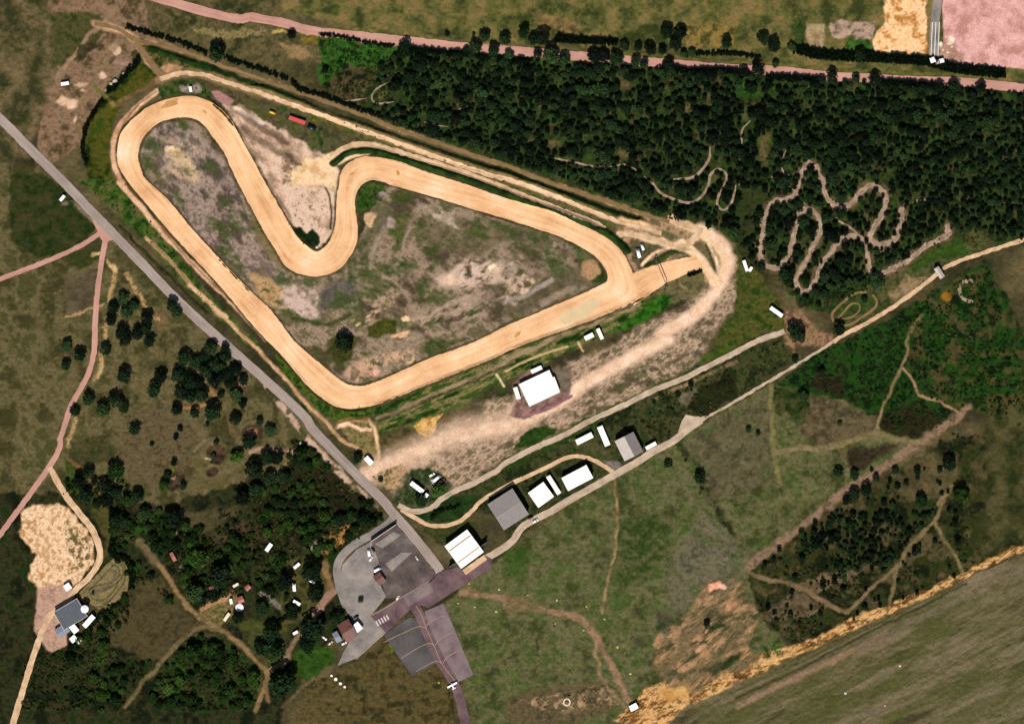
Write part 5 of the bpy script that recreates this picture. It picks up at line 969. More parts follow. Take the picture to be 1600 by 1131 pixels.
# --- trees that can be told apart: frame, x, y, radius (frame units), kind, label
HG = 'pines scattered over the west heath'
SOLO = [
 ('E', 450, 800, 42, 'pine', 'dark pine at the north tip of the clump beside the pink path'),
 ('E', 385, 865, 44, 'pine', 'dark pine on the west edge of the clump beside the pink path, near its north'),
 ('E', 365, 945, 42, 'pine', 'dark pine at the south-west corner of the clump, nearest the pink path'),
 ('E', 470, 890, 46, 'pine', 'large dark pine in the middle of the clump beside the pink path'),
 ('E', 520, 850, 34, 'pine', 'smaller dark pine at the north-east shoulder of the clump beside the pink path'),
 ('E', 440, 1035, 46, 'pine', 'dark pine south-west of the bare gap in the clump beside the pink path'),
 ('E', 465, 1090, 36, 'pine', 'dark pine at the south end of the clump beside the pink path'),
 ('E', 545, 1040, 44, 'pine', 'dark pine just south of the bare patch inside the heath clump'),
 ('E', 605, 930, 44, 'pine', 'dark pine at the east end of the clump, facing the road'),
 ('E', 600, 1005, 40, 'pine', 'dark pine below the easternmost one of the heath clump'),
 ('E', 625, 1090, 42, 'pine', 'lone dark pine a little south-east of the heath clump'),
 ('E', 780, 850, 42, 'pine', 'upper pine of the pair standing by the road above the big clump'),
 ('E', 808, 895, 36, 'pine', 'lower pine of the pair standing by the road above the big clump'),
 ('I', 62, 40, 36, 'pine', 'dark pine at the west edge beyond the pink path, northernmost of three'),
 ('I', 150, 95, 44, 'pine', 'round dark pine just west of the pink path, above its bend'),
 ('I', 60, 165, 36, 'pine', 'dark pine beyond the pink path, southernmost of the three at the west edge'),
 ('I', 325, 60, 42, 'pine', 'dark pine on the pink path\'s east side with a blue car beneath it'),
 ('I', 460, 238, 48, 'pine', 'isolated round dark pine in the open heath between the pink path and the big clump'),
 ('I', 702, 248, 44, 'pine', 'upper dark pine of two standing just west of the big clump'),
 ('I', 655, 335, 46, 'pine', 'lower dark pine of two standing just west of the big clump'),
 ('I', 212, 398, 42, 'pine', 'dark pine beside the pink path where it swings to the west edge'),
 ('I', 310, 458, 44, 'pine', 'dark pine on open heath, south-east of the one by the path\'s swing'),
 ('I', 400, 405, 46, 'pine', 'larger dark pine of a touching pair on the open heath'),
 ('I', 452, 455, 36, 'broad', 'greener smaller tree touching the larger pine on the open heath'),
 ('I', 122, 480, 34, 'pine', 'small dark pine hanging over the pink path at the west edge'),
 ('I', 525, 600, 42, 'pine', 'lone dark pine north of the dry brown patch on the west heath'),
 ('I', 1048, 55, 44, 'pine', 'dark pine at the north tip of the big clump by the road'),
 ('I', 870, 120, 44, 'pine', 'dark pine at the north-west corner of the big clump'),
 ('I', 1000, 110, 36, 'pine', 'dark pine just below the north tip of the big clump'),
 ('I', 820, 230, 50, 'pine', 'large dark pine at the west edge of the big clump'),
 ('I', 850, 350, 50, 'pine', 'dark pine at the south-west corner of the big clump'),
 ('I', 985, 372, 48, 'pine', 'dark pine on the big clump\'s south edge above the orange dirt'),
 ('I', 1110, 370, 26, 'pine', 'small dark pine just off the south-east edge of the big clump'),
 ('I', 1215, 370, 42, 'pine', 'dark pine between the big clump and the road, south-east side'),
 ('I', 1258, 432, 30, 'pine', 'small dark pine touching the south end of the one between clump and road'),
 ('I', 1262, 272, 34, 'pine', 'dark pine at the east edge of the big clump, nearest the road'),
 ('I', 1210, 205, 46, 'pine', 'dark pine on the big clump\'s east flank'),
 ('I', 810, 470, 40, 'pine', 'western pine of three along the orange dirt below the big clump'),
 ('I', 935, 490, 34, 'pine', 'middle and smallest pine of three along the orange dirt below the big clump'),
 ('I', 1060, 482, 56, 'pine', 'eastern and largest pine of three along the orange dirt below the big clump'),
 ('I', 1208, 532, 40, 'pine', 'dark pine on the north-west rim of the sandy crater near the road'),
 ('I', 1375, 555, 24, 'pine', 'small dark pine on the north rim of the sandy crater near the road'),
 ('I', 1440, 612, 40, 'pine', 'dark pine on the east rim of the sandy crater near the road'),
 ('I', 1300, 682, 46, 'pine', 'dark pine on the south rim of the sandy crater near the road'),
 ('I', 1222, 785, 44, 'broad', 'green bushy tree between the two craters of the west heath'),
 ('I', 832, 602, 20, 'pine', 'tiny dark pine south of the three along the orange dirt'),
 ('I', 806, 660, 20, 'pine', 'tiny dark pine on the dry brown patch, east side'),
 ('I', 640, 708, 16, 'pine', 'tiny dark pine alone in the middle of the dry brown patch'),
 ('I', 1018, 575, 16, 'pine', 'tiny dark bush-like pine below the largest of the three along the orange dirt'),
 ('I', 1425, 795, 44, 'pine', 'western pine of a touching pair below the mauve path to the road'),
 ('I', 1490, 795, 44, 'pine', 'eastern pine of a touching pair below the mauve path to the road'),
 ('I', 1335, 868, 56, 'pine', 'large dark pine south-west of the touching pair, at the open glade'),
 ('I', 1450, 932, 42, 'pine', 'dark pine at the north edge of the scrub below the touching pair'),
 ('I', 1345, 1012, 46, 'pine', 'right-hand pine of the pair on the glade\'s east edge'),
 ('I', 1258, 1060, 50, 'pine', 'left-hand pine of the pair on the glade\'s east edge'),
 ('I', 1540, 925, 44, 'pine', 'dark pine in the scrub nearest to the road below the mauve path'),
 ('I', 1080, 700, 20, 'pine', 'small dark bush on the north rim of the western crater'),
 ('I', 1058, 790, 20, 'pine', 'small dark bush in the middle of the western crater'),
 ('I', 792, 832, 22, 'pine', 'small dark pine on the north rim of the southern crater'),
 ('I', 745, 910, 30, 'pine', 'dark pine on the west rim of the southern crater'),
 ('I', 725, 985, 34, 'broad', 'green bushy tree on the south-west rim of the southern crater'),
 ('I', 858, 990, 26, 'pine', 'small dark pine on the south-east rim of the southern crater'),
 ('I', 210, 900, 40, 'pine', 'northernmost dark pine of the group near the west edge'),
 ('I', 155, 950, 48, 'pine', 'dark pine at the west end of the group near the west edge'),
 ('I', 185, 1040, 52, 'pine', 'large dark pine at the south-west of the group near the west edge'),
 ('I', 250, 960, 26, 'pine', 'small dark pine inside the group near the west edge'),
 ('I', 315, 985, 44, 'pine', 'dark pine in the middle of the group near the west edge'),
 ('I', 392, 880, 58, 'broad', 'large dark green broadleaf tree above the group near the west edge'),
 ('I', 340, 1080, 50, 'pine', 'dark pine at the south end of the group near the west edge'),
 ('I', 395, 1035, 44, 'pine', 'dark pine at the south-east of the group near the west edge'),
 ('I', 540, 1055, 42, 'pine', 'dark pine alone east of the group near the west edge, by the scrub'),
 ('F', 425, 1105, 58, 'pine', 'solitary black-looking tree standing in the circuit infield'),
 ('A', 1085, 225, 62, 'pine', 'big dark tree growing out of the boundary hedge north-west of the circuit'),
 ('J', 520, 800, 32, 'pine', 'small dark tree beside the white hut at the road'),
 ('J', 670, 950, 18, 'pine', 'tiny dark bush at the road end of the sandy paddock'),
 ('J', 1070, 1010, 44, 'broad', 'dark green tree between the red car and the grey lane'),
 ('J', 950, 1090, 40, 'pine', 'dark tree at the south end of the white long shed near the road'),
 ('H', 405, 1035, 58, 'pine', 'dark tree at the east end of the grey lane'),
 ('H', 950, 680, 52, 'pine', 'dark tree at the lower tip of the motocross trail by the meadow'),
 ('H', 870, 815, 24, 'pine', 'small dark tree inside the kids\' oval track'),
 ('H', 695, 1010, 44, 'pine', 'dark tree at the south-west end of the kids\' oval track'),
 ('L', 402, 130, 26, 'pine', 'small dark tree at the start of the sandy lane by the bare clearing'),
 ('L', 458, 378, 34, 'pine', 'dark tree at the north edge of the open heath east of the airfield'),
 ('L', 578, 212, 24, 'pine', 'small dark tree in the green scrub south of the sandy lane'),
 ('L', 85, 608, 20, 'pine', 'western one of two tiny pines left of the long straight grass track'),
 ('L', 147, 635, 18, 'pine', 'eastern one of two tiny pines left of the long straight grass track'),
 ('L', 705, 570, 18, 'pine', 'tiny dark pine alone in the middle of the open heath'),
 ('L', 695, 895, 32, 'pine', 'western pine of the two above the diagonal dirt line'),
 ('L', 803, 912, 34, 'pine', 'eastern pine of the two above the diagonal dirt line'),
 ('L', 950, 935, 24, 'pine', 'small dark pine in the middle of the diagonal dirt line'),
 ('L', 1083, 885, 26, 'pine', 'small dark pine on the lower side of the diagonal dirt line, eastern end'),
 ('L', 920, 882, 14, 'pine', 'tiny dark bush on the upper side of the diagonal dirt line'),
 ('L', 880, 1015, 42, 'pine', 'dark pine at the north corner of the thicket below the dirt line'),
 ('L', 805, 1040, 38, 'pine', 'dark pine in the thicket corner left of its northernmost one'),
 ('L', 755, 1080, 34, 'pine', 'dark pine at the thicket\'s west side below the diagonal dirt line'),
 ('L', 1445, 835, 48, 'pine', 'round black-looking pine on the pale heath near the east edge'),
 ('L', 1255, 1090, 42, 'pine', 'dark pine in the pale clearing of the thicket'),
 ('L', 1520, 1040, 50, 'broad', 'green bushy tree at the far east edge above the thicket'),
 ('K', 1258, 300, 20, 'pine', 'upper tiny bush along the ditch below the grey lane'),
 ('K', 1168, 372, 20, 'pine', 'middle tiny bush along the ditch below the grey lane'),
 ('K', 1008, 425, 13, 'pine', 'smallest bush along the ditch below the grey lane, its west end'),
 ('K', 1105, 840, 26, 'pine', 'small dark bush on the airfield grass south of the grey hall'),
 ('K', 1320, 925, 40, 'pine', 'dark bush in the dark ditch line running down the airfield grass'),
 ('O', 1078, 665, 20, 'pine', 'single dark bush on the red scar of the airfield'),
 ('N', 165, 365, 52, 'pine', 'big dark tree west of the loop road, northern of two'),
 ('N', 180, 490, 48, 'pine', 'big dark tree west of the loop road, southern of two'),
 ('N', 165, 670, 64, 'pine', 'largest dark tree just west of the red-roofed house'),
 ('N', 140, 770, 40, 'pine', 'dark tree on the lawn edge south-west of the red-roofed house'),
 ('N', 300, 620, 36, 'pine', 'dark tree at the north corner of the red-roofed house'),
 ('N', 10, 960, 74, 'pine', 'huge dark tree beside the dirt path south of the camp'),
 ('N', 25, 425, 42, 'pine', 'dark tree at the camp\'s east edge by the white caravans'),
 ('N', 55, 590, 38, 'pine', 'dark tree beside the lowest white caravan'),
 ('N', 318, 100, 36, 'pine', 'dark tree left of the bare pinkish spot by the road'),
 ('N', 440, 95, 38, 'pine', 'dark tree between the bare pinkish spot and the loop road'),
 ('N', 425, 535, 14, 'broad', 'small green shrub on the pale concrete yard'),
 ('M', 755, 310, 50, 'broad', 'dark tree above the red tent of the camp'),
 ('M', 870, 400, 62, 'pine', 'large dark tree north of the red-roofed camp cabins'),
 ('M', 740, 490, 48, 'pine', 'dark tree west of the red-roofed camp cabins'),
 ('M', 770, 530, 36, 'pine', 'dark tree below the one west of the red-roofed camp cabins'),
 ('M', 840, 505, 32, 'pine', 'small dark tree between the red-roofed camp cabins and their western neighbour'),
 ('M', 970, 620, 36, 'pine', 'dark tree just below the round white tent of the camp'),
 ('M', 1095, 575, 36, 'pine', 'dark tree beside the paved strip of the camp'),
 ('M', 1150, 700, 46, 'pine', 'northern tree of the dark group in the meadow south of the camp'),
 ('M', 1150, 790, 54, 'pine', 'large southern tree of the dark group in the meadow south of the camp'),
 ('M', 1085, 780, 34, 'pine', 'western tree of the dark group in the meadow south of the camp'),
 ('M', 735, 795, 40, 'broad', 'dark green tree in the scrub triangle between the two dirt paths'),
 ('M', 330, 100, 44, 'pine', 'dark tree at the grove\'s north-west corner above the camp track'),
 ('M', 620, 90, 46, 'pine', 'dark tree at the grove\'s north edge, right of the bare brown streak'),
 ('M', 470, 60, 34, 'pine', 'dark tree at the grove\'s north edge, left of the bare brown streak'),
 ('M', 320, 325, 14, 'pine', 'small dark bush at the tip of the model-car track'),
 ('M', 190, 500, 10, 'pine', 'tiny dark bush inside the model-car track'),
 ('C', 120, 80, 40, 'pine', 'dark tree north of the pink road, at the left end of its dense row'),
 ('C', 250, 115, 50, 'pine', 'large dark tree just left of the long hedge north of the pink road'),
 ('C', 190, 130, 36, 'pine', 'dark tree between the two left trees north of the pink road'),
 ('C', 1095, 80, 44, 'pine', 'dark tree far north of the pink road, left of a pair'),
 ('C', 1185, 85, 38, 'pine', 'dark tree far north of the pink road, right of a pair'),
 ('C', 1155, 160, 44, 'pine', 'dark tree north of the pink road just below the far pair'),
 ('C', 1498, 150, 38, 'pine', 'isolated dark tree in the ochre field north of the pink road'),
 ('C', 805, 180, 36, 'pine', 'dark tree right after the long hedge\'s east end north of the pink road'),
 ('C', 900, 185, 28, 'pine', 'small dark tree, second east of the long hedge north of the pink road'),
 ('C', 980, 200, 38, 'pine', 'dark tree, third east of the long hedge north of the pink road'),
 ('C', 1065, 208, 32, 'pine', 'dark tree, fourth east of the long hedge north of the pink road'),
 ('C', 1210, 235, 26, 'pine', 'small dark tree at the pink road\'s north verge, left of a touching one'),
 ('C', 1268, 225, 28, 'pine', 'small dark tree at the pink road\'s north verge, right of a touching one'),
 ('B', 1380, 112, 38, 'pine', 'dark tree north of the pink road, upper left of a cluster of four'),
 ('B', 1515, 130, 44, 'pine', 'dark tree north of the pink road, upper right of a cluster of four'),
 ('B', 1440, 215, 44, 'pine', 'dark tree on the pink road\'s edge, lower right of a cluster of four'),
 ('B', 1320, 185, 42, 'pine', 'dark tree on the pink road\'s edge, lower left of a cluster of four'),
 ('B', 1255, 205, 24, 'pine', 'small dark tree at the pink road\'s south edge left of the cluster of four'),
 ('B', 1125, 98, 18, 'pine', 'tiny dark bush in the grass north of the pink road'),
 ('B', 1305, 103, 12, 'pine', 'tiniest dark bush in the grass north of the pink road, beside the cluster'),
 ('B', 838, 178, 42, 'pine', 'lone dark tree leaning over the middle of the pink road'),
 ('B', 70, 100, 30, 'pine', 'small dark tree at the west end of the pink road, by the sand'),
 ('B', 295, 340, 24, 'pine', 'small dark tree at the west side of the bright green scrub'),
 ('D', 185, 125, 40, 'pine', 'dark tree at the north-west tip of the wide hedge by the sand yard'),
 ('D', 255, 175, 44, 'pine', 'dark tree at the west end of the wide hedge by the sand yard'),
 ('D', 270, 300, 26, 'pine', 'small dark tree on the north verge opposite the wood, below the wide hedge'),
 ('D', 380, 185, 30, 'pine', 'dark tree on the wide hedge\'s upper edge near its west end'),
 ('D', 845, 235, 40, 'pine', 'rounded dark tree in the wide hedge below the green patch'),
 ('D', 100, 460, 46, 'pine', 'dark tree standing alone in the bright green glade at the wood\'s edge'),
 ('D', 150, 345, 46, 'pine', 'large dark tree overhanging the pink road above the green glade'),
 ('D', 45, 355, 36, 'pine', 'dark tree overhanging the pink road left of the largest one'),
 ('D', 650, 385, 40, 'pine', 'dark tree leaning furthest over the eastern pink road'),
 ('D', 940, 405, 46, 'pine', 'broad dark tree at the eastern pink road\'s south edge'),
 ('D', 810, 405, 32, 'pine', 'dark tree at the eastern pink road\'s south edge, left of the broad one'),
 ('D', 1480, 450, 46, 'pine', 'dark tree at the wood\'s north-east corner on the pink road'),
 ('D', 1380, 455, 36, 'pine', 'dark tree second from the wood\'s north-east corner on the pink road'),
 ('C', 215, 235, 32, 'pine', 'dark tree reaching over the pink road, left of a dense bunch'),
 ('C', 310, 235, 58, 'pine', 'biggest dark tree reaching over the pink road'),
 ('C', 400, 265, 44, 'pine', 'dark tree on the wood\'s edge just right of the biggest roadside one'),
 ('C', 600, 240, 42, 'pine', 'dark tree on the middle pink road, left of two touching ones'),
 ('C', 665, 245, 44, 'pine', 'dark tree on the middle pink road, second of three touching ones'),
 ('C', 755, 265, 46, 'pine', 'dark tree on the middle pink road, third of three touching ones'),
 ('C', 885, 285, 38, 'pine', 'rounded dark tree on the pink road above the small bright glade'),
 ('C', 945, 300, 30, 'pine', 'smaller dark tree on the pink road right of the rounded one'),
 ('C', 1110, 300, 40, 'pine', 'dark tree at the pink road where the narrow dark row starts'),
 ('C', 20, 235, 34, 'pine', 'dark tree blocking the pink road at its first bend'),
]
for k, (f, x, y, r, kd, lb) in enumerate(SOLO):
    c = q(f, x, y)[0]; s_ = FR[f][2]
    tree(c[0], c[1] + r / s_ * 0.30, r / s_ * 1.0, kd, lb, HG if f in 'EI' else None)

# --- inner trees of the big clump on the heath: nothing tells these apart
for x, y, r in ((940, 165, 46), (1010, 215, 50), (900, 290, 50), (1085, 180, 46), (1140, 120, 40), (1130, 250, 46), (1070, 290, 44), (960, 300, 40), (1180, 300, 36), (910, 395, 44), (1140, 60, 30)):
    c = q('I', x, y)[0]; tree(c[0], c[1], r / 4.35, 'pine', 'dark pine in the middle of the big clump beside the road', 'inner pines of the big heath clump')

# --- the north wood
PATHS = [q('D', 505, 960, 445, 1060) + q('H', 445, -20, 412, 80, 375, 130, 270, 150, 222, 200, 190, 285, 180, 400, 165, 460, 172, 540, 212, 590, 270, 606, 330, 560, 370, 480, 400, 360, 432, 250, 480, 200, 530, 220, 568, 290, 568, 370, 530, 450, 480, 550, 430, 630, 408, 700, 440, 755, 490, 752, 540, 680, 622, 530, 690, 440, 742, 400, 830, 392, 872, 450, 895, 525, 932, 645, 1100, 590, 1300, 450, 1432, 305),
         q('D', 545, 985, 600, 1131) + q('H', 605, 90, 650, 160, 720, 193, 790, 160, 840, 100, 890, 55, 955, 50, 1010, 100, 1012, 180, 980, 260, 935, 340, 910, 400, 960, 440, 1050, 430, 1100, 365, 1122, 270, 1130, 190),
         q('C', 1390, 868, 1382, 950, 1325, 1035, 1255, 1082, 1140, 1088), q('G', 1000, 20, 1050, 90, 1150, 140, 1260, 160, 1340, 110, 1382, 30) + q('C', 1392, 1060, 1440, 1020, 1495, 1045) + q('G', 1490, 30, 1445, 120, 1440, 180, 1480, 210, 1525, 180, 1566, 40),
         q('C', 300, 940, 450, 970, 600, 1002, 810, 990, 890, 1028), q('B', 700, 440, 612, 530, 640, 572, 765, 560), q('B', 290, 512, 575, 540), q('B', 970, 700, 1130, 732), q('D', 40, 850, 98, 690), q('D', 310, 1010, 372, 1065), q('H', 690, 280, 850, 395)]
PATHS_F = [p for L_ in PATHS for p in smooth(L_, 4)]
WOODP = q('B', 640, 350, 820, 215, 1250, 235) + q('C', 0, 290, 500, 310, 1050, 350, 1566, 365) + q('D', 300, 400, 900, 428, 1566, 462) + [(1615, 150), (1615, 375)] + \
    q('H', 1566, 370, 1430, 280, 1150, 560, 990, 580, 900, 700, 700, 760, 560, 860, 440, 800, 300, 640, 150, 600, 60, 500, 20, 420) + q('G', 1566, 370, 1480, 350, 1280, 280, 1000, 225, 800, 140, 500, 45, 270, -40) + q('B', 1566, 960, 1200, 840, 800, 700, 640, 640)
wl = inside(np.array([0.0]), np.array([0.0]), WOODP)
pts_, rr = [], []
cell = {}
CLEAR = [('C', 820, 450, 13), ('C', 900, 335, 8), ('D', 100, 520, 22), ('D', 200, 850, 16), ('D', 190, 960, 14), ('D', 60, 640, 6), ('B', 690, 520, 12), ('B', 560, 470, 9), ('C', 1130, 440, 6), ('C', 1235, 610, 8), ('C', 800, 930, 12), ('C', 1520, 400, 10), ('D', 545, 420, 5), ('D', 860, 470, 6), ('D', 840, 780, 7), ('D', 820, 920, 7), ('C', 330, 850, 14), ('D', 1480, 490, 7), ('H', 110, 150, 22), ('H', 60, 350, 14), ('H', 1200, 600, 14)]
CLR = [(q(f, a, b)[0], r) for f, a, b, r in CLEAR]
sol = [(q(f, x, y)[0], r / FR[f][2]) for f, x, y, r, _, _ in SOLO]
cand = rs.rand(26000, 2) * np.array([1110, 470]) + np.array([520, 70])
ok = inside(cand[:, 0], cand[:, 1], WOODP)
dens = fbm(cand[:, 0], cand[:, 1], 30, 4, seed=71)
for (x, y), o_, dn in zip(cand, ok, dens):
    if not o_: continue
    east = x > 1330 and y > 250
    r = 3.6 + 6.6 * rs.rand() ** 1.3 if not east else 3.2 + 3.8 * rs.rand()
    if dn < 0.43: r *= 0.8
    if dn < 0.36 and rs.rand() < 0.85: continue
    if y > 300 and x > 1150 and rs.rand() < 0.35: continue
    if x < 640 and rs.rand() < 0.4: continue
    if any((x - c[0]) ** 2 + (y - c[1]) ** 2 < k * k for c, k in CLR): continue
    if any((x - c[0]) ** 2 + (y - c[1]) ** 2 < (0.8 * (k + r)) ** 2 for c, k in sol): continue
    gx_, gy_ = int(x // 14), int(y // 14); bad = False
    for ii in (-1, 0, 1):
        for jj in (-1, 0, 1):
            for (u, v, w2) in cell.get((gx_ + ii, gy_ + jj), ()):
                if (x - u) ** 2 + (y - v) ** 2 < (0.68 * (r + w2)) ** 2: bad = True
    if bad: continue
    if min((x - p[0]) ** 2 + (y - p[1]) ** 2 for p in PATHS_F) < (r * 0.92 + 1.0) ** 2: continue
    cell.setdefault((gx_, gy_), []).append((x, y, r)); pts_.append((x, y, r))
pts_.sort(key=lambda t: -t[2])
NIND = 300 - sum(1 for t in SOLO if t[4] == 'pine') - 11
LANDM = [((600, 160), 'at the north wood\'s western end, beside bright green scrub'), ((640, 190), 'around the narrow looping footpath in the wood\'s west end'), ((700, 120), 'below the western stretch of the pink road'), ((720, 220), 'along the wood\'s south edge above the circuit\'s long back straight'),
         ((830, 120), 'below the bunch of trees overhanging the pink road'), ((840, 190), 'in the dense middle of the wood\'s western half'), ((870, 250), 'beside the long thin footpath above the paddock'), ((980, 130), 'next to the small sandy clearing of the wood'), ((990, 200), 'in the centre of the wood, south of its sandy clearing'),
         ((1000, 300), 'above the paddock corner, along the wood\'s south edge'), ((1060, 160), 'beside the narrow dark gap running down from the pink road'), ((1090, 240), 'left of the hooked footpath'), ((1150, 120), 'around the bright green glade on the pink road'), ((1160, 240), 'in the thin strip between hooked footpath and motocross trail'),
         ((1250, 160), 'below the eastern pink road, left part'), ((1260, 230), 'just north of the motocross trail\'s left branch'), ((1340, 170), 'in the wood\'s eastern centre'), ((1340, 240), 'just north of the motocross trail\'s right branch'), ((1440, 150), 'near the wood\'s north-east corner'), ((1450, 230), 'in the wood\'s east, among the smaller crowns'),
         ((1215, 380), 'inside the left loop of the motocross trail'), ((1260, 370), 'inside the second loop of the motocross trail'), ((1320, 320), 'between the two branches of the motocross trail'), ((1390, 330), 'inside the right loop of the motocross trail'), ((1470, 310), 'east of the motocross trail\'s right loop'), ((1330, 420), 'in the green pocket at the foot of the motocross trail')]
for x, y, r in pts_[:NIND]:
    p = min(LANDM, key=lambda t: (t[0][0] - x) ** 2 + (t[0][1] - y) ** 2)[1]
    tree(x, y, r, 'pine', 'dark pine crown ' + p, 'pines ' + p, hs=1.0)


def plant_mass(name, items, kinds, mat, label, cat, z0=0.0, clump=None):
    """many plants nobody could count, as one mesh"""
    V, T = [], []
    for x, y, r, kd in items:
        if clump is None: v, t = PROTO[kd, rs.randint(7)][2:]
        else: v, t = clump[rs.randint(len(clump))]
        a = rs.rand() * 6.28; ca, sa = math.cos(a), math.sin(a); R_ = r * S
        vv = np.empty_like(v); vv[:, 0] = (v[:, 0] * ca - v[:, 1] * sa) * R_ + wx(x); vv[:, 1] = (v[:, 0] * sa + v[:, 1] * ca) * R_ + wy(y)
        vv[:, 2] = v[:, 2] * R_ * (0.8 + 0.3 * rs.rand()) + hat(x, y) + z0
        V.append(vv); T.append(np.clip(t + 0.06 + 0.34 * rs.rand() + 1.1 * max(-0.2, float(fbm(np.array([x]), np.array([y]), 26, 3, seed=91)[0]) - 0.48), 0, 1.2))
    V = np.concatenate(V); T = np.concatenate(T)
    me = npmesh(name, V, np.arange(len(V)).reshape(-1, 4), T)
    o = link(name, me, mat); o.color = (0, 0, 0, 1)
    return tag(o, label, cat, kind='stuff')


rest = [(x, y, r, 'pine') for x, y, r in pts_[NIND:]]
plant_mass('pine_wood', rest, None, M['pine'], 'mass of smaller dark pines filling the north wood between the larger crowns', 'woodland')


def low_clump(seed, n=70):
    r = np.random.RandomState(seed); cs, ra = [], []
    for i in range(5):
        a = r.rand() * 6.28; d = r.rand() * 0.55
        cs.append((math.cos(a) * d, math.sin(a) * d, 0.25 + 0.2 * r.rand())); ra.append(0.35 + 0.25 * r.rand())
    return leaf_cloud(cs, ra, n, 0.16, 0.75, seed)


LOW = [low_clump(i) for i in range(10)]


def scatter(polys, spacing, rlo, rhi, thr=0.45, scale=18, avoid=PATHS_F, margin=1.5):
    out = []
    for poly in polys:
        xs = [p[0] for p in poly]; ys = [p[1] for p in poly]
        x0, x1 = max(-30, min(xs)), min(1630, max(xs)); y0, y1 = max(-30, min(ys)), min(1160, max(ys))
        n = int((x1 - x0) * (y1 - y0) / (spacing * spacing))
        c = rs.rand(n, 2) * np.array([x1 - x0, y1 - y0]) + np.array([x0, y0])
        o_ = inside(c[:, 0], c[:, 1], poly) & (fbm(c[:, 0], c[:, 1], scale, 4, seed=rs.randint(90)) > thr)
        for x, y in c[o_]:
            r = rlo + (rhi - rlo) * rs.rand() ** 2
            if avoid and min((x - p[0]) ** 2 + (y - p[1]) ** 2 for p in avoid) < (r + margin) ** 2: continue
            out.append((x, y, r, None))
    return out


SWP = [smooth(p, 4) for p in (q('M', 430, 220, 500, 300, 560, 370, 620, 470, 690, 570, 790, 655, 870, 695, 960, 760, 1050, 850, 1115, 920, 1100, 1030, 1060, 1131), q('M', 870, 697, 760, 690, 680, 735, 600, 820, 530, 900, 450, 990, 360, 1110), q('M', 1120, 930, 1240, 845), q('N', 610, 75, 500, 180, 335, 290, 300, 420, 350, 570, 420, 640), q('M', 50, -10, 180, 155, 222, 330, 165, 420, 95, 485, 45, 560, -80, 700, -190, 1050), q('K', 1170, 640, 1220, 570, 1300, 560, 1240, 600, 1180, 620), ROAD[2:])]
SWF = [p for L_ in SWP for p in L_]
SEP = [smooth(p, 4) for p in (q('P', 60, 390, 330, 470, 520, 575, 600, 605, 640, 570, 800, 410, 930, 260, 1070, 100, 1110, 10), q('P', 860, 350, 820, 570), q('P', 1065, 130, 1210, 390), q('L', 1160, 0, 1165, 70, 1125, 190, 1030, 400, 945, 640), q('L', 1140, 200, 1250, 390, 1470, 470, 1530, 500), q('L', 1600, 445, 1460, 556, 1300, 670, 1180, 742, 900, 935, 700, 1062), q('L', 1600, 470, 1470, 566, 1310, 680), q('L', 0, 420, 300, 240, 660, 18) + q('H', 740, 1055, 1050, 880, 1340, 665))]
SEF = [p for L_ in SEP for p in L_]
THICK_W = [(1172, 895), (1240, 845), (1330, 790), (1372, 800), (1420, 850), (1430, 905), (1330, 965), (1240, 1000), (1190, 962)]
# undergrowth in the wood
plant_mass('undergrowth', scatter([WOOD], 6.5, 1.2, 3.4, 0.5), None, M['scrub'], 'low scrub and bracken under and between the pines of the north wood', 'undergrowth', clump=LOW)
plant_mass('scrub', scatter([q('H', 20, 430, 180, 640, 300, 700, 440, 860, 560, 900, 640, 880, 900, 740, 870, 640, 700, 560, 560, 760, 440, 790, 300, 660, 120, 600)], 4.5, 1.5, 4.5, 0.42) + scatter([q('B', 250, 200, 700, 180, 820, 230, 820, 420, 640, 620, 300, 500)], 4.5, 1.4, 4.2, 0.45), None, M['lush'], 'fresh green scrub at the foot of the motocross trail and at the wood\'s west end', 'scrub', clump=LOW)
THINGS_SW = [(420, 855), (464, 883), (487, 907), (460, 917), (464, 941), (354, 963), (369, 914), (361, 939), (376, 937), (388, 918), (374, 948), (331, 919), (270, 870), (550, 985), (462, 988), (420, 945), (340, 945)]
# south-west scrub
SCR_SW = [q('I', 40, 960, 430, 940, 620, 1090, 620, 1131, 40, 1131), q('J', 70, 690, 160, 700, 330, 870, 520, 1060, 640, 1131, -320, 1131, -300, 960, -100, 1000, 20, 860), q('N', -400, 60, 480, 60, 540, 110, 300, 300, 130, 280, 60, 330, -60, 300),
          q('M', 300, 80, 620, 60, 700, 160, 900, 140, 1000, 200, 1234, 250, 1234, 600, 1120, 560, 1000, 480, 860, 540, 720, 580, 640, 420, 540, 310, 420, 200, 300, 300), q('M', 380, 420, 300, 320, 420, 330, 520, 400, 620, 560), q('M', 60, 800, 260, 580, 400, 500, 380, 640, 250, 780, 400, 880, 520, 860, 350, 1131, -200, 1131, -200, 860), q('M', 570, 870, 700, 730, 860, 720, 960, 800, 1080, 930, 1080, 1131, 480, 1131)]
plant_mass('scrub', scatter(SCR_SW, 4.4, 1.3, 4.6, 0.42, avoid=SWF, margin=3.5), None, M['scrub'], 'dark rough scrub covering the south-west ground around the camp and the dirt paths', 'scrub', clump=LOW)
plant_mass('scrub', scatter(SCR_SW, 8.5, 2.0, 5.5, 0.5, avoid=SWF, margin=3.5), None, M['broad'], 'brighter green bushes dotted through the south-west scrub', 'scrub', clump=LOW)
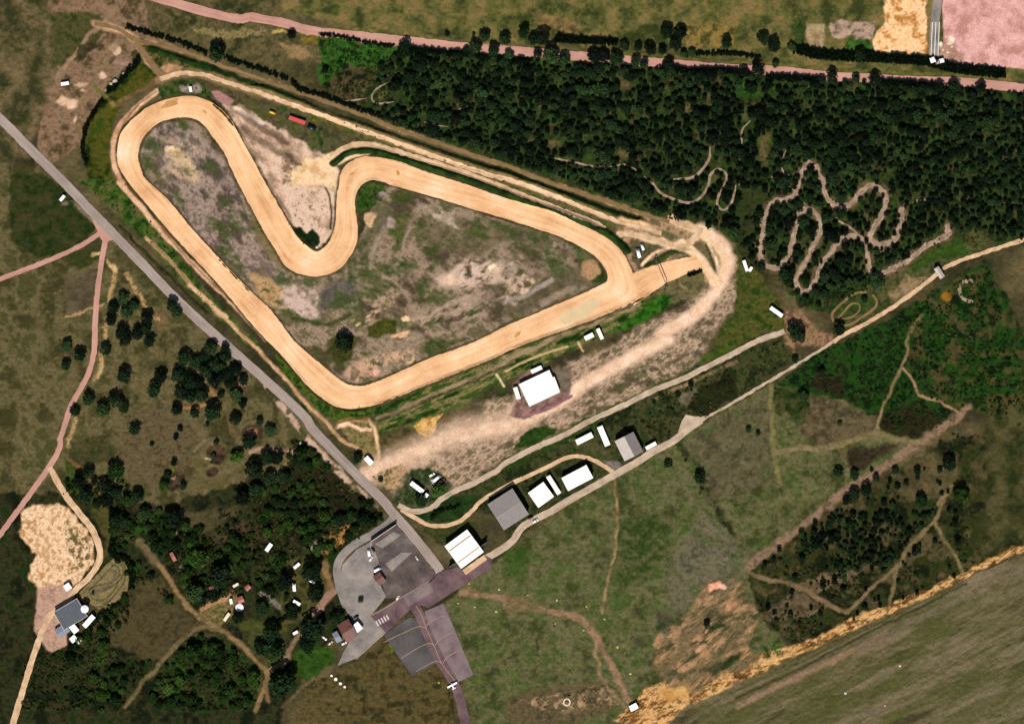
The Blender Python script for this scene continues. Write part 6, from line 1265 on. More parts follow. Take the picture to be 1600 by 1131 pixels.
# east and south-east
LUSH = q('H', 720, 1115, 1000, 980, 1300, 810, 1700, 600) + [(1640, 690)] + q('L', 1560, 440, 1470, 540, 1280, 650, 960, 600, 950, 520, 720, 410, 480, 340, 270, 320, 450, 180, 560, 100, 660, 60)
plant_mass('scrub', scatter([LUSH], 5.0, 1.3, 4.6, 0.42, avoid=SEF, margin=3), None, M['lush'], 'lush dark green scrub south-east of the sandy lane', 'scrub', clump=LOW)
plant_mass('scrub', scatter([THICK_W, q('L', 1330, 720, 1560, 600, 1560, 770, 1440, 760), q('P', 930, 420, 1110, 200, 1240, 150, 1240, 360, 1000, 480)], 5.0, 1.3, 4.2, 0.53, avoid=SEF, margin=4), None, M['scrub'], 'dark thicket scrub between the diagonal dirt line and the runway margin', 'scrub', clump=LOW)
plant_mass('scrub', scatter([q('K', 620, 560, 1000, 390, 1566, 180, 1566, 420, 1200, 620, 1130, 680, 960, 720, 940, 600, 780, 600), q('L', 200, 40, 330, 20, 400, 130, 0, 400), q('L', 260, 320, 500, 380, 500, 520, 280, 480), q('K', 1170, 740, 1240, 800, 1400, 1100, 1340, 1100, 1260, 900)], 6.0, 1.0, 3.6, 0.46, avoid=SEF + smooth(q('K', 1150, 690, 1190, 600, 1220, 545, 1300, 545, 1240, 610), 3), margin=5), None, M['scrub'], 'rough brown-green scrub between the grey lane and the airfield lane', 'scrub', clump=LOW)
plant_mass('scrub', scatter([q('E', 150, 0, 410, 10, 600, 240, 850, 560, 1000, 760, 1250, 1050, 1200, 1060, 880, 740, 600, 430, 280, 130), q('J', 20, 120, 120, 270, 330, 450, 600, 460, 580, 530, 380, 555, 200, 420), q('B', 300, 660, 700, 830, 1300, 1050, 1566, 1131, 1566, 1100, 1000, 890, 600, 750), q('A', 700, 440, 1000, 470, 1020, 520, 860, 500, 720, 540), q('F', 510, 230, 540, 70, 680, 30, 640, 150, 560, 230), q('G', 970, 590, 1240, 500, 1160, 530)], 6.0, 0.8, 2.2, 0.5, avoid=None), None, M['scrub'], 'knee-high weeds on the banks around the circuit', 'scrub', clump=LOW)

# small broadleaf trees one can count in the south-west scrub
LM2 = [((200, 830), 'at the north-west end of the grove above the camp track'), ((290, 850), 'in the grove above the red cabin'), ((330, 900), 'in the dense grove north of the camp cabins'), ((420, 900), 'in the scrub around the lone white caravan'), ((440, 940), 'beside the eastern row of camp caravans'),
       ((480, 780), 'in the scrub close to the road, upper part'), ((540, 800), 'in the scrub close to the loop road'), ((420, 780), 'on the scrub edge at the open glade'), ((300, 1030), 'in the scrub triangle between the two dirt paths'), ((360, 1060), 'at the lower end of the scrub triangle, beside the dirt path'), ((150, 1040), 'in the dark scrub south of the depot'), ((215, 1000), 'beside the branch path in the south-west'), ((200, 900), 'in the green belt right of the model-car track')]
SM = []
for x, y in rs.rand(9000, 2) * np.array([500, 440]) + np.array([100, 680]):
    if len(SM) >= 250: break
    if not any(inside(np.array([x]), np.array([y]), p)[0] for p in SCR_SW): continue
    r = 3.6 + 5.8 * rs.rand() ** 1.4
    if any((x - a) ** 2 + (y - b_) ** 2 < (0.72 * (r + c)) ** 2 for a, b_, c in SM): continue
    if any((x - c[0]) ** 2 + (y - c[1]) ** 2 < (0.8 * (k + r)) ** 2 for c, k in sol): continue
    if min((x - p[0]) ** 2 + (y - p[1]) ** 2 for p in SWF) < (r + 5) ** 2: continue
    if any((x - a) ** 2 + (y - b_) ** 2 < (r + 9) ** 2 for a, b_ in THINGS_SW): continue
    if fbm(np.array([x]), np.array([y]), 30, 3, seed=33)[0] < 0.46: continue
    SM.append((x, y, r))
    p = min(LM2, key=lambda t: (t[0][0] - x) ** 2 + (t[0][1] - y) ** 2)[1]
    tree(x, y, r, 'broad', 'small dark green tree ' + p, 'small trees ' + p)

# trees of the thicket
TH = []
for x, y in rs.rand(3000, 2) * np.array([320, 290]) + np.array([1180, 730]):
    if not inside(np.array([x]), np.array([y]), THICK)[0]: continue
    r = 2.6 + 4.2 * rs.rand() ** 1.5
    core = ((x - 1345) / 95) ** 2 + ((y - 840) / 60) ** 2
    if core > 1 and rs.rand() < 0.9: continue
    if any((x - a) ** 2 + (y - b_) ** 2 < (0.62 * (r + c)) ** 2 for a, b_, c in TH): continue
    if min((x - p[0]) ** 2 + (y - p[1]) ** 2 for p in SEF) < (r + 3) ** 2: continue
    if fbm(np.array([x]), np.array([y]), 26, 3, seed=35)[0] < 0.44: continue
    TH.append((x, y, r))
plant_mass('thicket', [(x, y, r, 'pine') for x, y, r in TH], None, M['pine'], 'dense thicket of small dark trees in the triangle of grass paths', 'thicket')

# ------------------------------------------------------------------ hedges
def hedge(name, pts, w, label, mat='pine', h=1.0, dens=1.0, cat='hedge'):
    P = smooth(pts, 3.0); V, T = [], []; c0 = P[len(P) // 2]
    for i, (x, y) in enumerate(P):
        for k in range(max(2, int(w / 1.8 * dens))):
            xx, yy = x + rs.uniform(-w / 2, w / 2) * .8, y + rs.uniform(-w / 2, w / 2) * .8; v, t = LOW[rs.randint(10)]
            R_ = rs.uniform(2.4, 4.2) * S; a = rs.rand() * 6.28; ca, sa = math.cos(a), math.sin(a)
            vv = np.empty_like(v); vv[:, 0] = (v[:, 0] * ca - v[:, 1] * sa) * R_ + wx(xx) - wx(c0[0]); vv[:, 1] = (v[:, 0] * sa + v[:, 1] * ca) * R_ + wy(yy) - wy(c0[1]); vv[:, 2] = v[:, 2] * R_ * 1.6 * h + hat(xx, yy)
            V.append(vv); T.append(np.clip(t + 0.2 * (rs.rand() - .5), 0, 1))
    V = np.concatenate(V); me = npmesh(name, V, np.arange(len(V)).reshape(-1, 4), np.concatenate(T))
    o = link(name, me, M[mat]); o.location = (wx(c0[0]), wy(c0[1]), 0); o.color = (0, 0, 0, 1)
    return tag(o, label, cat)


hedge('hedge', q('A', 470, 55, 560, 80, 700, 120, 860, 170, 1000, 230), 7, 'dark boundary hedge running from the north-west corner to the big tree')
hedge('hedge', q('A', 1140, 265, 1300, 320, 1566, 410) + q('B', 130, 480, 290, 525, 420, 575, 560, 625, 760, 680, 900, 740, 1100, 800), 7, 'long dark hedge between the brown dirt track and the wood, east of the big tree')
hedge('hedge', q('A', 550, 270, 480, 360, 420, 430, 350, 490), 9, 'short black hedge below the rubble heap at the north-west corner')
hedge('hedge', q('A', 300, 560, 240, 650, 200, 730, 178, 820, 172, 900, 195, 980), 6, 'dark curved hedge along the outer foot of the green west bank')
hedge('hedge', q('C', 345, 135, 440, 145, 560, 150, 650, 155, 740, 160), 11, 'long dark hedge with a scalloped top north of the pink road', h=1.6, dens=1.6)
hedge('hedge', q('D', 420, 205, 560, 240, 740, 255, 900, 260, 1100, 270, 1300, 290, 1420, 320, 1566, 345, 1800, 370), 17, 'wide dark hedge between the pink road and the sand yard', h=1.4, dens=1.5)
hedge('hedge', q('B', 270, 108, 380, 118, 520, 150, 640, 170, 760, 185), 5, 'low black hedge along the south verge of the pink road, western stretch')
hedge('hedge', q('B', 850, 200, 960, 215, 1080, 225, 1240, 240) + q('C', 20, 285, 160, 290), 8, 'dark bushy hedge along the wood\'s north-west edge below the pink road', h=1.5, dens=1.4)
hedge('hedge', q('C', 1080, 320, 1220, 355, 1400, 350, 1566, 358) + q('D', 0, 375, 80, 375), 9, 'dark bushy edge of the wood along the pink road, middle stretch', h=1.6, dens=1.5)
hedge('hedge', q('D', 220, 392, 420, 405, 560, 415), 9, 'dark bushy edge of the wood along the pink road, right of the green glade', h=1.6, dens=1.5)
hedge('hedge', q('D', 990, 430, 1180, 442, 1350, 455), 9, 'dark bushy edge of the wood along the pink road, eastern stretch', h=1.6, dens=1.5)
hedge('hedge', q('C', 1200, 245, 1400, 235, 1566, 240) + q('D', 60, 250, 160, 260), 6, 'thin dark hedge line in the grass north of the pink road, right half')
hedge('hedge', q('N', -20, 660, 40, 620, 90, 590), 6, 'dark hedge beside the lowest white caravan of the camp', mat='broad')
hedge('hedge', q('M', 290, 60, 300, 180, 290, 290, 350, 310, 400, 380, 395, 470), 9, 'dark green hedge between the sand pit and the grove', mat='broad', h=1.4, dens=1.4)
hedge('hedge', q('N', 835, 62, 800, 100, 860, 60, 950, 40), 5, 'green hedge between the grey lane and the sandy service track', mat='broad')
hedge('hedge', q('M', 60, 800, 150, 720, 240, 610, 330, 560), 7, 'green hedge below the depot and the model-car track', mat='broad')
hedge('hedge', q('G', 1240, 655, 1330, 625), 3, 'short dark clump of bushes at the south edge of the start straight', h=1.2)
# ================================================================== BUILDINGS, VEHICLES AND SMALL THINGS
def add_box(bm, c, s, rz=0.0, taper=1.0):
    vs = []
    for dz in (-1, 1):
        for dx, dy in ((-1, -1), (1, -1), (1, 1), (-1, 1)):
            k = taper if dz > 0 else 1.0
            v = Vector((dx * s[0] / 2 * k, dy * s[1] / 2 * k, dz * s[2] / 2))
            v.rotate(Matrix.Rotation(rz, 3, 'Z')); vs.append(bm.verts.new(v + Vector(c)))
    for f in ((3, 2, 1, 0), (4, 5, 6, 7), (0, 1, 5, 4), (1, 2, 6, 5), (2, 3, 7, 6), (3, 0, 4, 7)): bm.faces.new([vs[i] for i in f])


def bbox(name, c, s, mat, parent, rz=0.0, bevel=0.0, taper=1.0):
    bm = bmesh.new(); add_box(bm, c, s, rz, taper)
    if bevel: bmesh.ops.bevel(bm, geom=bm.edges[:], offset=bevel, segments=2, affect='EDGES')
    return bobj(name, bm, mat, parent)


def prism(bm, prof, x0, x1, axis='x'):
    """extrude a profile (y, z) from x0 to x1"""
    n = len(prof); a = [bm.verts.new((x0, y, z)) for y, z in prof]; b = [bm.verts.new((x1, y, z)) for y, z in prof]
    bm.faces.new(a[::-1]); bm.faces.new(b)
    for i in range(n): bm.faces.new((a[i], a[(i + 1) % n], b[(i + 1) % n], b[i]))


def rect(quad):
    """quad of photo points -> centre px, length m along first edge, width m, heading"""
    P = [Vector((wx(p[0]), wy(p[1]))) for p in quad]
    c = sum(P, Vector((0, 0))) / 4
    e = ((P[1] - P[0]) + (P[2] - P[3])) / 2; f = ((P[3] - P[0]) + (P[2] - P[1])) / 2
    return ((c.x / S + 800), (565.5 - c.y / S)), e.length, f.length, math.atan2(e.y, e.x)


def building(name, label, cat, quad, h, rise, roof, wall, group=None, doors=(), skylights=0, strips=(), over=0.35, windows=0, slope2=None, chimney=False):
    """ridge runs along the quad's first edge; rise 0 gives a flat roof with a low edge"""
    c, Lx, Wy, ang = rect(quad)
    o = empty(name, c[0], c[1], ang, label, cat, group, z=0.0)
    lw, ww = Lx / 2 - over, Wy / 2 - over
    bm = bmesh.new()
    if rise > 0: prism(bm, [(-ww, -0.1), (ww, -0.1), (ww, h - 0.05), (0, h + rise * (ww / (Wy / 2)) - 0.05), (-ww, h - 0.05)], -lw, lw)
    else: add_box(bm, (0, 0, h / 2 - 0.05), (2 * lw, 2 * ww, h))
    bobj('wall', bm, wall, o)
    if rise > 0:
        mats = (roof, slope2 or roof)
        for s, mt in ((-1, mats[0]), (1, mats[1])):
            bm = bmesh.new(); W2 = Wy / 2; sl = rise / W2
            prism(bm, [(s * 0.004, h + rise + 0.02), (s * W2, h + 0.02), (s * W2, h + 0.17), (s * 0.004, h + rise + 0.17)], -Lx / 2, Lx / 2)
            r = bobj('roof', bm, mt, o)
            for k in range(skylights):
                x = -Lx / 2 + Lx * (k + 0.5) / skylights
                y = s * W2 * 0.5; z = h + rise * 0.5 + 0.19
                bm = bmesh.new(); add_box(bm, (0, 0, 0), (1.1, W2 * 0.5, 0.06)); bm.transform(Matrix.Translation((x, y, z)) @ Matrix.Rotation(-s * math.atan(sl), 4, 'X'))
                bobj('skylight', bm, M['skylight'], r)
        bbox('ridge_cap', (0, 0, h + rise + 0.2), (Lx, 0.5, 0.08), roof, o)
        if chimney: bbox('chimney', (Lx * 0.2, Wy * 0.08, h + rise + 0.4), (0.7, 0.6, 1.4), M['brick'], o)
    else:
        bm = bmesh.new(); add_box(bm, (0, 0, h + 0.08), (Lx, Wy, 0.22)); r = bobj('roof', bm, roof, o)
        for k in range(skylights):
            bbox('skylight', (-Lx / 2 + Lx * (k + 0.5) / skylights, 0, h + 0.25), (1.0, Wy * 0.5, 0.1), M['skylight'], r)
        bm = bmesh.new()
        for s in (-1, 1):
            add_box(bm, (0, s * (Wy / 2 - 0.1), h + 0.30), (Lx, 0.2, 0.2)); add_box(bm, (s * (Lx / 2 - 0.1), 0, h + 0.30), (0.2, Wy - 0.42, 0.2))
        bobj('roof_edge', bm, M['trim'], o)
    for side, off, w_, h_ in doors:
        hh = min(h_, h - 0.2)
        if side in 'EW':
            s = 1 if side == 'E' else -1; d = bbox('door', (s * (lw + 0.03), off * ww, hh / 2), (0.08, w_, hh), M['door'], o)
            bbox('handle', (s * (lw + 0.1), off * ww + w_ * .3, hh * .5), (0.06, 0.3, 0.15), M['steel'], d)
        else:
            s = 1 if side == 'N' else -1; d = bbox('door', (off * lw, s * (ww + 0.03), hh / 2), (w_, 0.08, hh), M['door'], o)
            bbox('handle', (off * lw + w_ * .3, s * (ww + 0.1), hh * .5), (0.3, 0.06, 0.15), M['steel'], d)
    for k in range(windows):
        x = -lw + 2 * lw * (k + 0.5) / windows
        for s in (-1, 1):
            wn = bbox('window', (x, s * (ww + 0.02), h * 0.58), (1.2, 0.06, 0.9), M['glass'], o); bbox('sill', (x, s * (ww + 0.06), h * 0.58 - 0.5), (1.4, 0.12, 0.08), M['trim'], wn)
    return o


WHT = M['wall_grey']
# clubhouse of the circuit
building('clubhouse', 'large white flat-roofed clubhouse with stepped outline beside the sandy paddock', 'building', q('K', 105, 295, 290, 215, 375, 355, 145, 470), 3.6, 0, M['white_roof'], M['wall'], doors=(('S', -.3, 2.2, 2.6), ('S', .3, 1.2, 2.3)), windows=5)
ch = bpy.data.objects['clubhouse']
building('clubhouse_wing', 'white east wing set against the large clubhouse by the paddock', 'building', q('K', 295, 268, 330, 255, 372, 355, 345, 366), 3.3, 0, M['white_roof'], M['wall'], windows=1, over=0.2)
building('clubhouse_lean_to', 'narrow white lean-to at the west wall of the large clubhouse', 'building', q('K', 50, 330, 76, 324, 106, 402, 76, 414), 2.7, 0, M['white_roof'], M['wall'], over=0.15)
# hangars and halls on the airfield lane
building('hangar', 'big grey low-pitched hangar with a white edge along its lane side', 'hangar', [(762, 786), (801, 763), (826, 802), (787, 829)], 6.0, 0.9, M['grey_roof'], WHT, doors=(('S', 0, 14, 5.0),), windows=3)
building('hangar', 'white square hangar left of the narrow white shed on the airfield lane', 'hangar', q('K', 148, 1045, 255, 968, 330, 1066, 226, 1140), 5.0, 1.0, M['white_roof'], WHT, doors=(('S', 0, 10, 4.4),))
building('storage_shed', 'narrow long white shed squeezed between two white hangars', 'shed', q('K', 275, 935, 352, 1058, 378, 1040, 302, 922), 3.0, 0.5, M['white_roof'], WHT, doors=(('E', 0, 2.4, 2.4),))
building('hangar', 'white rectangular hangar at the bend of the sandy service track', 'hangar', q('K', 378, 940, 548, 852, 594, 940, 424, 1030), 5.4, 1.0, M['white_roof'], WHT, doors=(('S', 0, 14, 4.4),))
building('hall', 'grey gabled hall with one pale and one darker roof slope by the airfield lane', 'hall', q('K', 865, 628, 938, 762, 805, 828, 742, 690), 5.2, 2.6, M['pale_roof'], M['wall'], doors=(('E', -.2, 4.2, 3.6),), windows=4, slope2=M['grey_roof'])
building('site_cabin', 'small white cabin beside the grey gabled hall on the lane', 'cabin', q('K', 945, 730, 1015, 695, 1030, 716, 960, 756), 3.0, 0, M['white_roof'], WHT, doors=(('S', .3, 1.0, 2.1),), windows=2, over=0.05)
building('long_cabin', 'white long cabin lying parallel to the grey lane, left of the upright one', 'cabin', q('K', 470, 685, 580, 630, 598, 665, 490, 718), 3.0, 0.4, M['white_roof'], WHT, doors=(('S', .3, 1.2, 2.1),), windows=4, over=0.12)
building('long_cabin', 'white long cabin standing across the lane direction, right of the level one', 'cabin', q('K', 620, 596, 676, 730, 712, 714, 658, 588), 3.0, 0.4, M['white_roof'], WHT, doors=(('N', .3, 1.2, 2.1),), windows=4, over=0.12)
o = building('hangar', 'white hangar with two brown strips across its roof at the end of the road', 'hangar', q('N', 870, 250, 990, 163, 1087, 275, 966, 366), 6.2, 1.0, M['white_roof'], WHT, doors=(('S', 0, 18, 5.2),))
c, Lx, Wy, ang = rect(q('N', 870, 250, 990, 163, 1087, 275, 966, 366))
for y in (-.26, .26):
    bm = bmesh.new(); add_box(bm, (0, 0, 0), (Lx * .94, 0.9, 0.05)); sg = 1 if y > 0 else -1
    bm.transform(Matrix.Translation((0, y * Wy, 6.2 + 1.0 * (1 - abs(y) * 2) + 0.21)) @ Matrix.Rotation(-sg * math.atan(1.0 / (Wy / 2)), 4, 'X')); bobj('roof_light', bm, M['skylight'], o)
for f, x, y, nm in (('N', 912, 352, 'sliding_door'), ('N', 1083, 240, 'sliding_door')):
    p = q(f, x, y)[0]; lx = Vector((wx(p[0]) - o.location.x, wy(p[1]) - o.location.y)); lx.rotate(Matrix.Rotation(-ang, 2))
    bbox(nm, (lx.x, lx.y, 2.8), (4.6, 0.7, 5.6), M['door'], o)
# house by the concrete yard
building('house', 'maroon tile-roofed house at the lower end of the concrete yard', 'house', q('N', 300, 668, 358, 638, 412, 728, 348, 768), 3.8, 1.8, M['tile_roof'], M['wall'], doors=(('S', .1, 1.1, 2.1),), windows=3, chimney=True)
building('house_extension', 'white flat-roofed extension on the east side of the maroon-roofed house', 'building', q('N', 378, 676, 410, 650, 436, 690, 404, 716), 3.2, 0, M['white_roof'], M['wall'], doors=(('E', 0, 1.0, 2.1),))
building('house_annex', 'blue-grey roofed annex on the west side of the maroon-roofed house', 'building', q('N', 272, 716, 296, 702, 326, 752, 296, 768), 3.0, 0.8, M['blue_roof'], M['wall'], windows=1)
building('shed', 'small rust-brown roofed shed at the edge of the patched car park', 'shed', q('N', 492, 410, 530, 386, 556, 436, 522, 466), 2.6, 0.7, M['tile_roof'], M['wall'], doors=(('E', 0, 1.2, 2.0),))
building('hut', 'small white hut in a ring of dark bushes where paddock and road meet', 'hut', q('J', 560, 812, 590, 785, 622, 838, 600, 860), 2.6, 0.5, M['white_roof'], M['wall'], doors=(('S', 0, .9, 2.0),), over=0.1)
building('shed', 'long white shed beside the sandy paddock entrance near the road', 'shed', q('J', 868, 985, 888, 965, 972, 1022, 955, 1050), 3.2, 0.6, M['white_roof'], WHT, doors=(('E', 0, 2.0, 2.2),), over=0.1)
building('shed', 'small square white shed at the lower end of the long white shed', 'shed', q('J', 958, 1072, 985, 1040, 1000, 1058, 976, 1090), 2.6, 0.4, M['white_roof'], WHT, doors=(('S', 0, .9, 2.0),), over=0.08)
building('lodge', 'pale grey-roofed lodge beside the sandy lane at the right edge', 'building', q('H', 1342, 612, 1385, 682, 1418, 660, 1372, 592), 3.6, 0.7, M['pale_roof'], M['wall'], doors=(('S', 0, 1.0, 2.1),), windows=3)
building('farm_shed', 'white roofed shed at the end of the rail lane beside the pink yard', 'shed', q('D', 1312, 270, 1345, 258, 1352, 292, 1322, 304), 3.0, 0.6, M['white_roof'], WHT, doors=(('S', 0, 1.6, 2.2),), over=0.1)
building('farm_shed', 'small white shed on the right of the rail lane\'s end shed', 'shed', q('D', 1378, 275, 1408, 268, 1412, 296, 1386, 304), 2.6, 0.5, M['white_roof'], WHT, over=0.1)
building('farm_shed', 'cream roofed low shed between the two white sheds at the rail lane', 'shed', q('D', 1348, 282, 1376, 276, 1380, 308, 1352, 312), 2.2, 0.3, M['pale_roof'], M['wall'], over=0.1)
# depot at the west edge
building('depot_hall', 'dark grey flat-roofed depot hall below the model-car track', 'hall', q('M', -30, 610, 95, 538, 176, 612, 50, 690), 4.6, 0, M['dark_roof'], WHT, doors=(('E', 0, 4, 3.6),))
building('depot_shed', 'white long shed along the south-east wall of the grey depot hall', 'shed', q('M', 135, 668, 186, 612, 205, 632, 152, 690), 3.2, 0.5, M['white_roof'], WHT, doors=(('E', 0, 2, 2.4),), over=0.1)
building('depot_shed', 'white shed running along the south-west wall of the grey depot hall', 'shed', q('M', 10, 640, 45, 620, 122, 690, 104, 712), 3.0, 0.5, M['white_roof'], WHT, over=0.1)
building('depot_shed', 'small square white shed south of the depot, left of a smaller one', 'shed', q('M', 62, 745, 90, 722, 110, 745, 84, 768), 2.8, 0.4, M['white_roof'], WHT, over=0.08)
building('depot_shed', 'smallest white shed south of the depot, right of the square one', 'shed', q('M', 104, 758, 124, 742, 134, 758, 114, 774), 2.6, 0.4, M['white_roof'], WHT, over=0.08)
building('depot_shed', 'white shed beside the pale gravel road north of the grey depot', 'shed', q('M', 30, 462, 60, 445, 80, 470, 52, 492), 2.8, 0.5, M['white_roof'], WHT, over=0.08)
building('depot_shed', 'low pale grey-roofed shed south-west of the depot hall', 'shed', q('M', -20, 700, 40, 662, 72, 700, 20, 740), 3.0, 0.5, M['blue_roof'], WHT, over=0.08)
building('garden_shed', 'small white shed cut by the lower photo edge beside the airfield path', 'shed', q('O', 655, 1108, 695, 1088, 715, 1112, 676, 1132), 2.6, 0.4, M['white_roof'], WHT, over=0.08)
# camp cabins
building('camp_cabin', 'red-roofed camp cabin beside the round white tent', 'cabin', q('M', 958, 528, 990, 514, 1004, 546, 972, 558), 2.4, 0.8, M['rust_roof'], M['wall'], doors=(('S', 0, .9, 1.9),), over=0.12)
building('camp_cabin', 'small pinkish-roofed camp cabin at the end of the paved strip', 'cabin', q('M', 1002, 470, 1024, 450, 1038, 474, 1014, 492), 2.4, 0.6, M['rust_roof'], M['wall'], over=0.1)
building('camp_cabin', 'rust-brown camp cabin under the trees left of the round tent', 'cabin', q('M', 806, 470, 836, 462, 850, 482, 822, 494), 2.2, 0.6, M['rust_roof'], M['wall'], over=0.1)
building('camp_cabin', 'narrow rust-red cabin by the grove beside the bare sandy spot', 'cabin', q('M', 594, 292, 612, 284, 644, 320, 628, 330), 2.2, 0.5, M['rust_roof'], M['wall'], over=0.08)


# ------------------------------------------------------------------ wheeled things
def wheel(parent, x, y, r=0.32, w_=0.22):
    bm = bmesh.new(); bmesh.ops.create_cone(bm, segments=14, radius1=r, radius2=r, depth=w_, cap_ends=True, matrix=Matrix.Translation((x, y, r)) @ Matrix.Rotation(math.pi / 2, 4, 'X'))
    wh = bobj('wheel', bm, M['rubber'], parent)
    bm = bmesh.new(); bmesh.ops.create_cone(bm, segments=10, radius1=r * .6, radius2=r * .6, depth=w_ + 0.02, cap_ends=True, matrix=Matrix.Translation((x, y, r)) @ Matrix.Rotation(math.pi / 2, 4, 'X'))
    bobj('rim', bm, M['steel'], wh)


def shell(prof, half, top_half, split):
    """side profile (x, z) extruded across; points above split pull in to top_half"""
    bm = bmesh.new(); n = len(prof)
    a = [bm.verts.new((x, -(top_half if z > split else half), z)) for x, z in prof]; b = [bm.verts.new((x, (top_half if z > split else half), z)) for x, z in prof]
    bm.faces.new(a); bm.faces.new(b[::-1])
    for i in range(n): bm.faces.new((a[i], b[i], b[(i + 1) % n], a[(i + 1) % n]))
    bmesh.ops.recalc_face_normals(bm, faces=bm.faces)
    bmesh.ops.bevel(bm, geom=bm.edges[:], offset=0.06, segments=2, affect='EDGES')
    return bm


def car(px, py, deg, mat, label, kind='car', group=None, sc_=1.0):
    van = kind == 'van'
    o = empty('parked_van' if van else 'parked_car', px, py, math.radians(deg), label, 'van' if van else 'car', group, z=hat(px, py) + 0.12)
    o.scale = (sc_, sc_, sc_)
    if van:
        bobj('body', shell([(-2.6, .35), (2.6, .35), (2.65, 1.0), (2.0, 1.25), (1.55, 2.15), (-2.55, 2.2), (-2.65, 1.2)], 1.0, 0.92, 1.6), mat, o, True)
        bm = bmesh.new(); prism(bm, [(-.86, 0), (.86, 0), (.78, .86), (-.78, .86)], 0, .04); bm.transform(Matrix.Translation((2.02, 0, 1.28)) @ Matrix.Rotation(-math.radians(27), 4, 'Y')); bobj('windscreen', bm, M['glass'], o)
        L2, W2 = 2.6, 1.0
        for s in (-1, 1): bbox('window', (1.0, s * 0.97, 1.6), (1.1, 0.06, .5), M['glass'], o)
    else:
        bobj('body', shell([(-2.1, .3), (2.1, .3), (2.15, .72), (1.2, .92), (-2.05, .95), (-2.15, .6)], .88, .84, .8), mat, o, True)
        gh = bobj('glasshouse', shell([(-1.75, .94), (1.05, .94), (.35, 1.42), (-1.25, 1.45)], .80, .66, 1.2), M['glass'], o, True)
        bobj('roof', shell([(-1.3, 1.43), (.36, 1.42), (.32, 1.5), (-1.22, 1.52)], .68, .66, 1.47), mat, o, True)
        L2, W2 = 2.1, .86
    for s in (-1, 1):
        bbox('headlight', (L2 + 0.03, s * W2 * .7, .68), (.08, .3, .16), M['trim'], o); bbox('tail_light', (-L2 - 0.03, s * W2 * .75, .72), (.08, .22, .2), M['red'], o)
        for x in (-L2 * .62, L2 * .64): wheel(o, x, s * W2 * .98)
    return o


def caravan(px, py, deg, label, L_=5.2, W_=2.2, H_=2.5, mat=None, group=None, name='caravan', cat='caravan'):
    mat = mat or M['white']
    o = empty(name, px, py, math.radians(deg), label, cat, group, z=hat(px, py) + 0.05)
    bm = bmesh.new(); add_box(bm, (0, 0, .45 + (H_ - .45) / 2), (L_, W_, H_ - .45)); bmesh.ops.bevel(bm, geom=bm.edges[:], offset=0.16, segments=3, affect='EDGES'); bobj('body', bm, mat, o)
    bbox('roof_hatch', (0.3, 0, H_ + .05), (.7, .7, .12), M['trim'], o)
    for s in (-1, 1):
        for x in (-L_ * .28, L_ * .26): bbox('window', (x, s * (W_ / 2 + .01), 1.6), (L_ * .2, .05, .6), M['glass'], o)
        wheel(o, -.1, s * (W_ / 2 - .1), .34)
    bbox('door', (L_ * .02, W_ / 2 + .02, 1.35), (.65, .05, 1.7), M['cream'], o)
    bm = bmesh.new(); add_box(bm, (L_ / 2 + .55, 0, .5), (1.2, .1, .1)); add_box(bm, (L_ / 2 + .3, 0, .5), (.1, 1.2, .08)); bobj('drawbar', bm, M['steel'], o)
    return o


def trailer(quad, label, mat, H_=3.0, name='box_trailer', cat='trailer', group=None):
    c, Lx, Wy, ang = rect(quad)
    o = empty(name, c[0], c[1], ang, label, cat, group, z=hat(*c) + 0.05)
    bm = bmesh.new(); add_box(bm, (0, 0, 1.0 + (H_ - 1.0) / 2), (Lx, Wy, H_ - 1.0)); bmesh.ops.bevel(bm, geom=bm.edges[:], offset=0.08, segments=2, affect='EDGES')
    n = int(Lx / 0.9)
    for k in range(n):
        x = -Lx / 2 + Lx * (k + .5) / n
        for s in (-1, 1): add_box(bm, (x, s * (Wy / 2 + .02), 1.0 + (H_ - 1) / 2), (.12, .06, H_ - 1.3))
        add_box(bm, (x, 0, H_ + .015), (.1, Wy - .3, .04))
    bobj('body', bm, mat, o)
    bbox('chassis', (0, 0, .85), (Lx * .95, Wy * .5, .22), M['steel'], o)
    for s in (-1, 1):
        bbox('rear_door', (-Lx / 2 - .03, s * Wy * .24, 1.0 + (H_ - 1) / 2), (.06, Wy * .44, H_ - 1.3), M['trim'], o)
        for x in (-Lx * .32, -Lx * .2): wheel(o, x, s * (Wy / 2 - .25), .42)
    bbox('landing_leg', (Lx * .3, 0, .42), (.2, Wy * .5, .8), M['steel'], o)
    return o


trailer(q('K', 168, 208, 240, 178, 252, 202, 180, 235), 'white box trailer parked along the north wall of the large clubhouse', M['white'])
trailer(q('B', 55, 657, 64, 655 - 3, 166, 696, 158, 720)[0:1] + q('B', 165, 695, 158, 722, 52, 684), 'long red box trailer in the grass north of the sandy ground', M['red'], 2.8)
trailer(q('H', 62, 550, 86, 622, 66, 630, 40, 556), 'white box trailer standing upright in the picture east of the sandy paddock', M['white'])
trailer(q('H', 240, 864, 322, 918, 304, 943, 225, 882), 'white box trailer on the grass slope above the end of the grey lane', M['white'])
trailer(q('G', 530, 1070, 590, 1040, 602, 1071, 546, 1098), 'white box trailer lying level on the grass below the start straight', M['white'])
trailer(q('G', 612, 1020, 635, 1012, 670, 1080, 648, 1092), 'white box trailer standing upright on the grass below the start straight', M['white'])
c = q('G', 903, 504)[0]; car(c[0], c[1], 105, M['white'], 'larger white van of the two beside the start straight', 'van', sc_=1.25)
c = q('G', 930, 462)[0]; car(c[0], c[1], 112, M['white'], 'smaller white van, upper of the two beside the start straight', 'van', sc_=0.9)
c = q('G', 1270, 652)[0]; car(c[0], c[1], 20, M['black'], 'black car at the south edge of the start straight', sc_=0.9)
